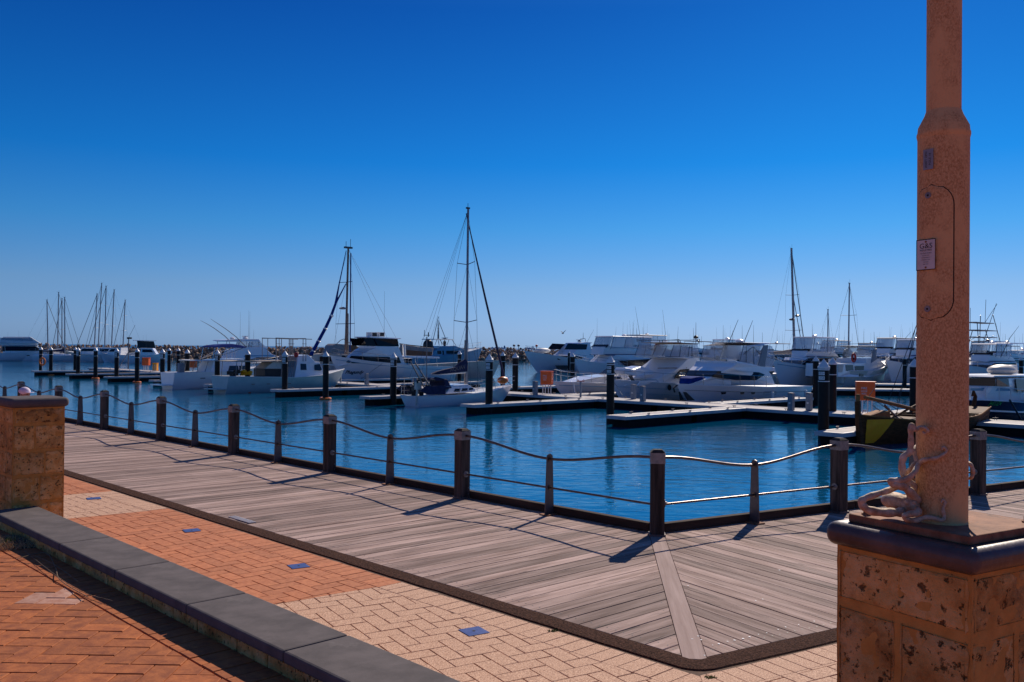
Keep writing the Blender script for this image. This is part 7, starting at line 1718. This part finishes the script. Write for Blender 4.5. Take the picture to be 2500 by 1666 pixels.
# ---- old style wooden boat
L = 13.0
b = Boat('wooden_boat', 'old style dark wooden boat with yellow bow panels, brown spars and rope rigging', 'wooden boat', Vector((14.62, 38.4, 0)) + NA * L, FAR, L, 3.3)
b.hull([(0, 1.25), (L * .2, 1.0), (L * .7, .95), (L, 1.35)], rake=.5, mat='darkwood', fine=.35, stern=.55, flare=.35, pw=2.9, strake='spar', deckmat='darkwood')
b.slab('stem_post', [(L - .55, -.3), (L - .15, -.2), (L + .12, 1.2), (L + .15, 1.9), (L - .08, 1.95), (L - .12, 1.2)], .10, .09, 'darkwood', bevel=.02)
for k in (.25, .45, .65, .85): b.hline(-k, 'darkwood', .022, .02, .96, 'plank_seam')
for sd in (1, -1):
    mb = MB(); V_ = []; 
    def hy(x, z): return hull_y(b, x, z, .35, .45, .5) + .022
    rows = 5; cols = 6
    for i in range(rows + 1):
        z = .10 + (1.12 - .10) * i / rows; xl = 1.35 * math.sqrt(max(0, (z + .02) / 1.14)) * 0.9 + .12
        for j in range(cols + 1):
            x = L - .33 + .12 * (z - .6) - .12 - xl * j / cols; V_.append((x, sd * hy(x, z), z))
    mb.add(V_, [(i * (cols + 1) + j, i * (cols + 1) + j + 1, (i + 1) * (cols + 1) + j + 1, (i + 1) * (cols + 1) + j) for i in range(rows) for j in range(cols)]); mb.build('yellow_panel', M['yellow'], b.r)
def wq(px, py, y=0.0): x, z = b.q0(px, py, abs(y)); return (x, y, z)
b.tube('bowsprit', [wq(2112, 970), wq(2245, 1003)], [.075, .085], 'spar', 8)
b.tube('spar', [wq(2150, 1035), wq(2245, 985)], .05, 'darkwood'); b.tube('spar', [wq(2160, 990), wq(2215, 1045)], .05, 'galv'); b.tube('spar', [wq(2195, 1033), wq(2245, 1036)], .05, 'spar')
for P in (((2110, 985), (2142, 938)), ((2168, 981), (2243, 780)), ((2190, 985), (2243, 790)), ((2178, 1060), (2235, 800)), ((2130, 990), (2210, 1048)), ((2125, 975), (2165, 985), (2190, 1000)), ((2140, 980), (2180, 1010), (2240, 1040))):
    b.tube('rope', [wq(*p) for p in P], .016, 'black', 5)
bq = [b.q0(x, y, .3) for x, y in ((2128, 1036), (2126, 1016), (2172, 1003), (2175, 1030))]
o, _ = b.slab('deck_box', bq, .32, .32, 'spar', bevel=.02)
random.seed(4)
for k in range(6): b.tube('thwart', [(2.0 + k * .9, -b.hb(2.0 + k * .9) * .95, .98), (2.0 + k * .9, b.hb(2.0 + k * .9) * .95, .98)], .06, 'darkwood')
for k in range(4): b.tube('oar', [(2.0, -.3 + .2 * k, 1.1 + .05 * k), (6.8, -.25 + .18 * k, 1.15 + .04 * k)], .035, 'spar')
b.tube('stern_ornament', [(.2, 0, .9), (-.25, 0, 1.3), (-.45, 0, 1.7), (-.2, 0, 1.95), (0, 0, 1.75)], [.14, .12, .10, .08, .05], 'darkwood', 8)
b.tube('bow_post', [(L + .02, 0, 1.8), (L + .02, 0, 2.2)], .09, 'spar', 8)
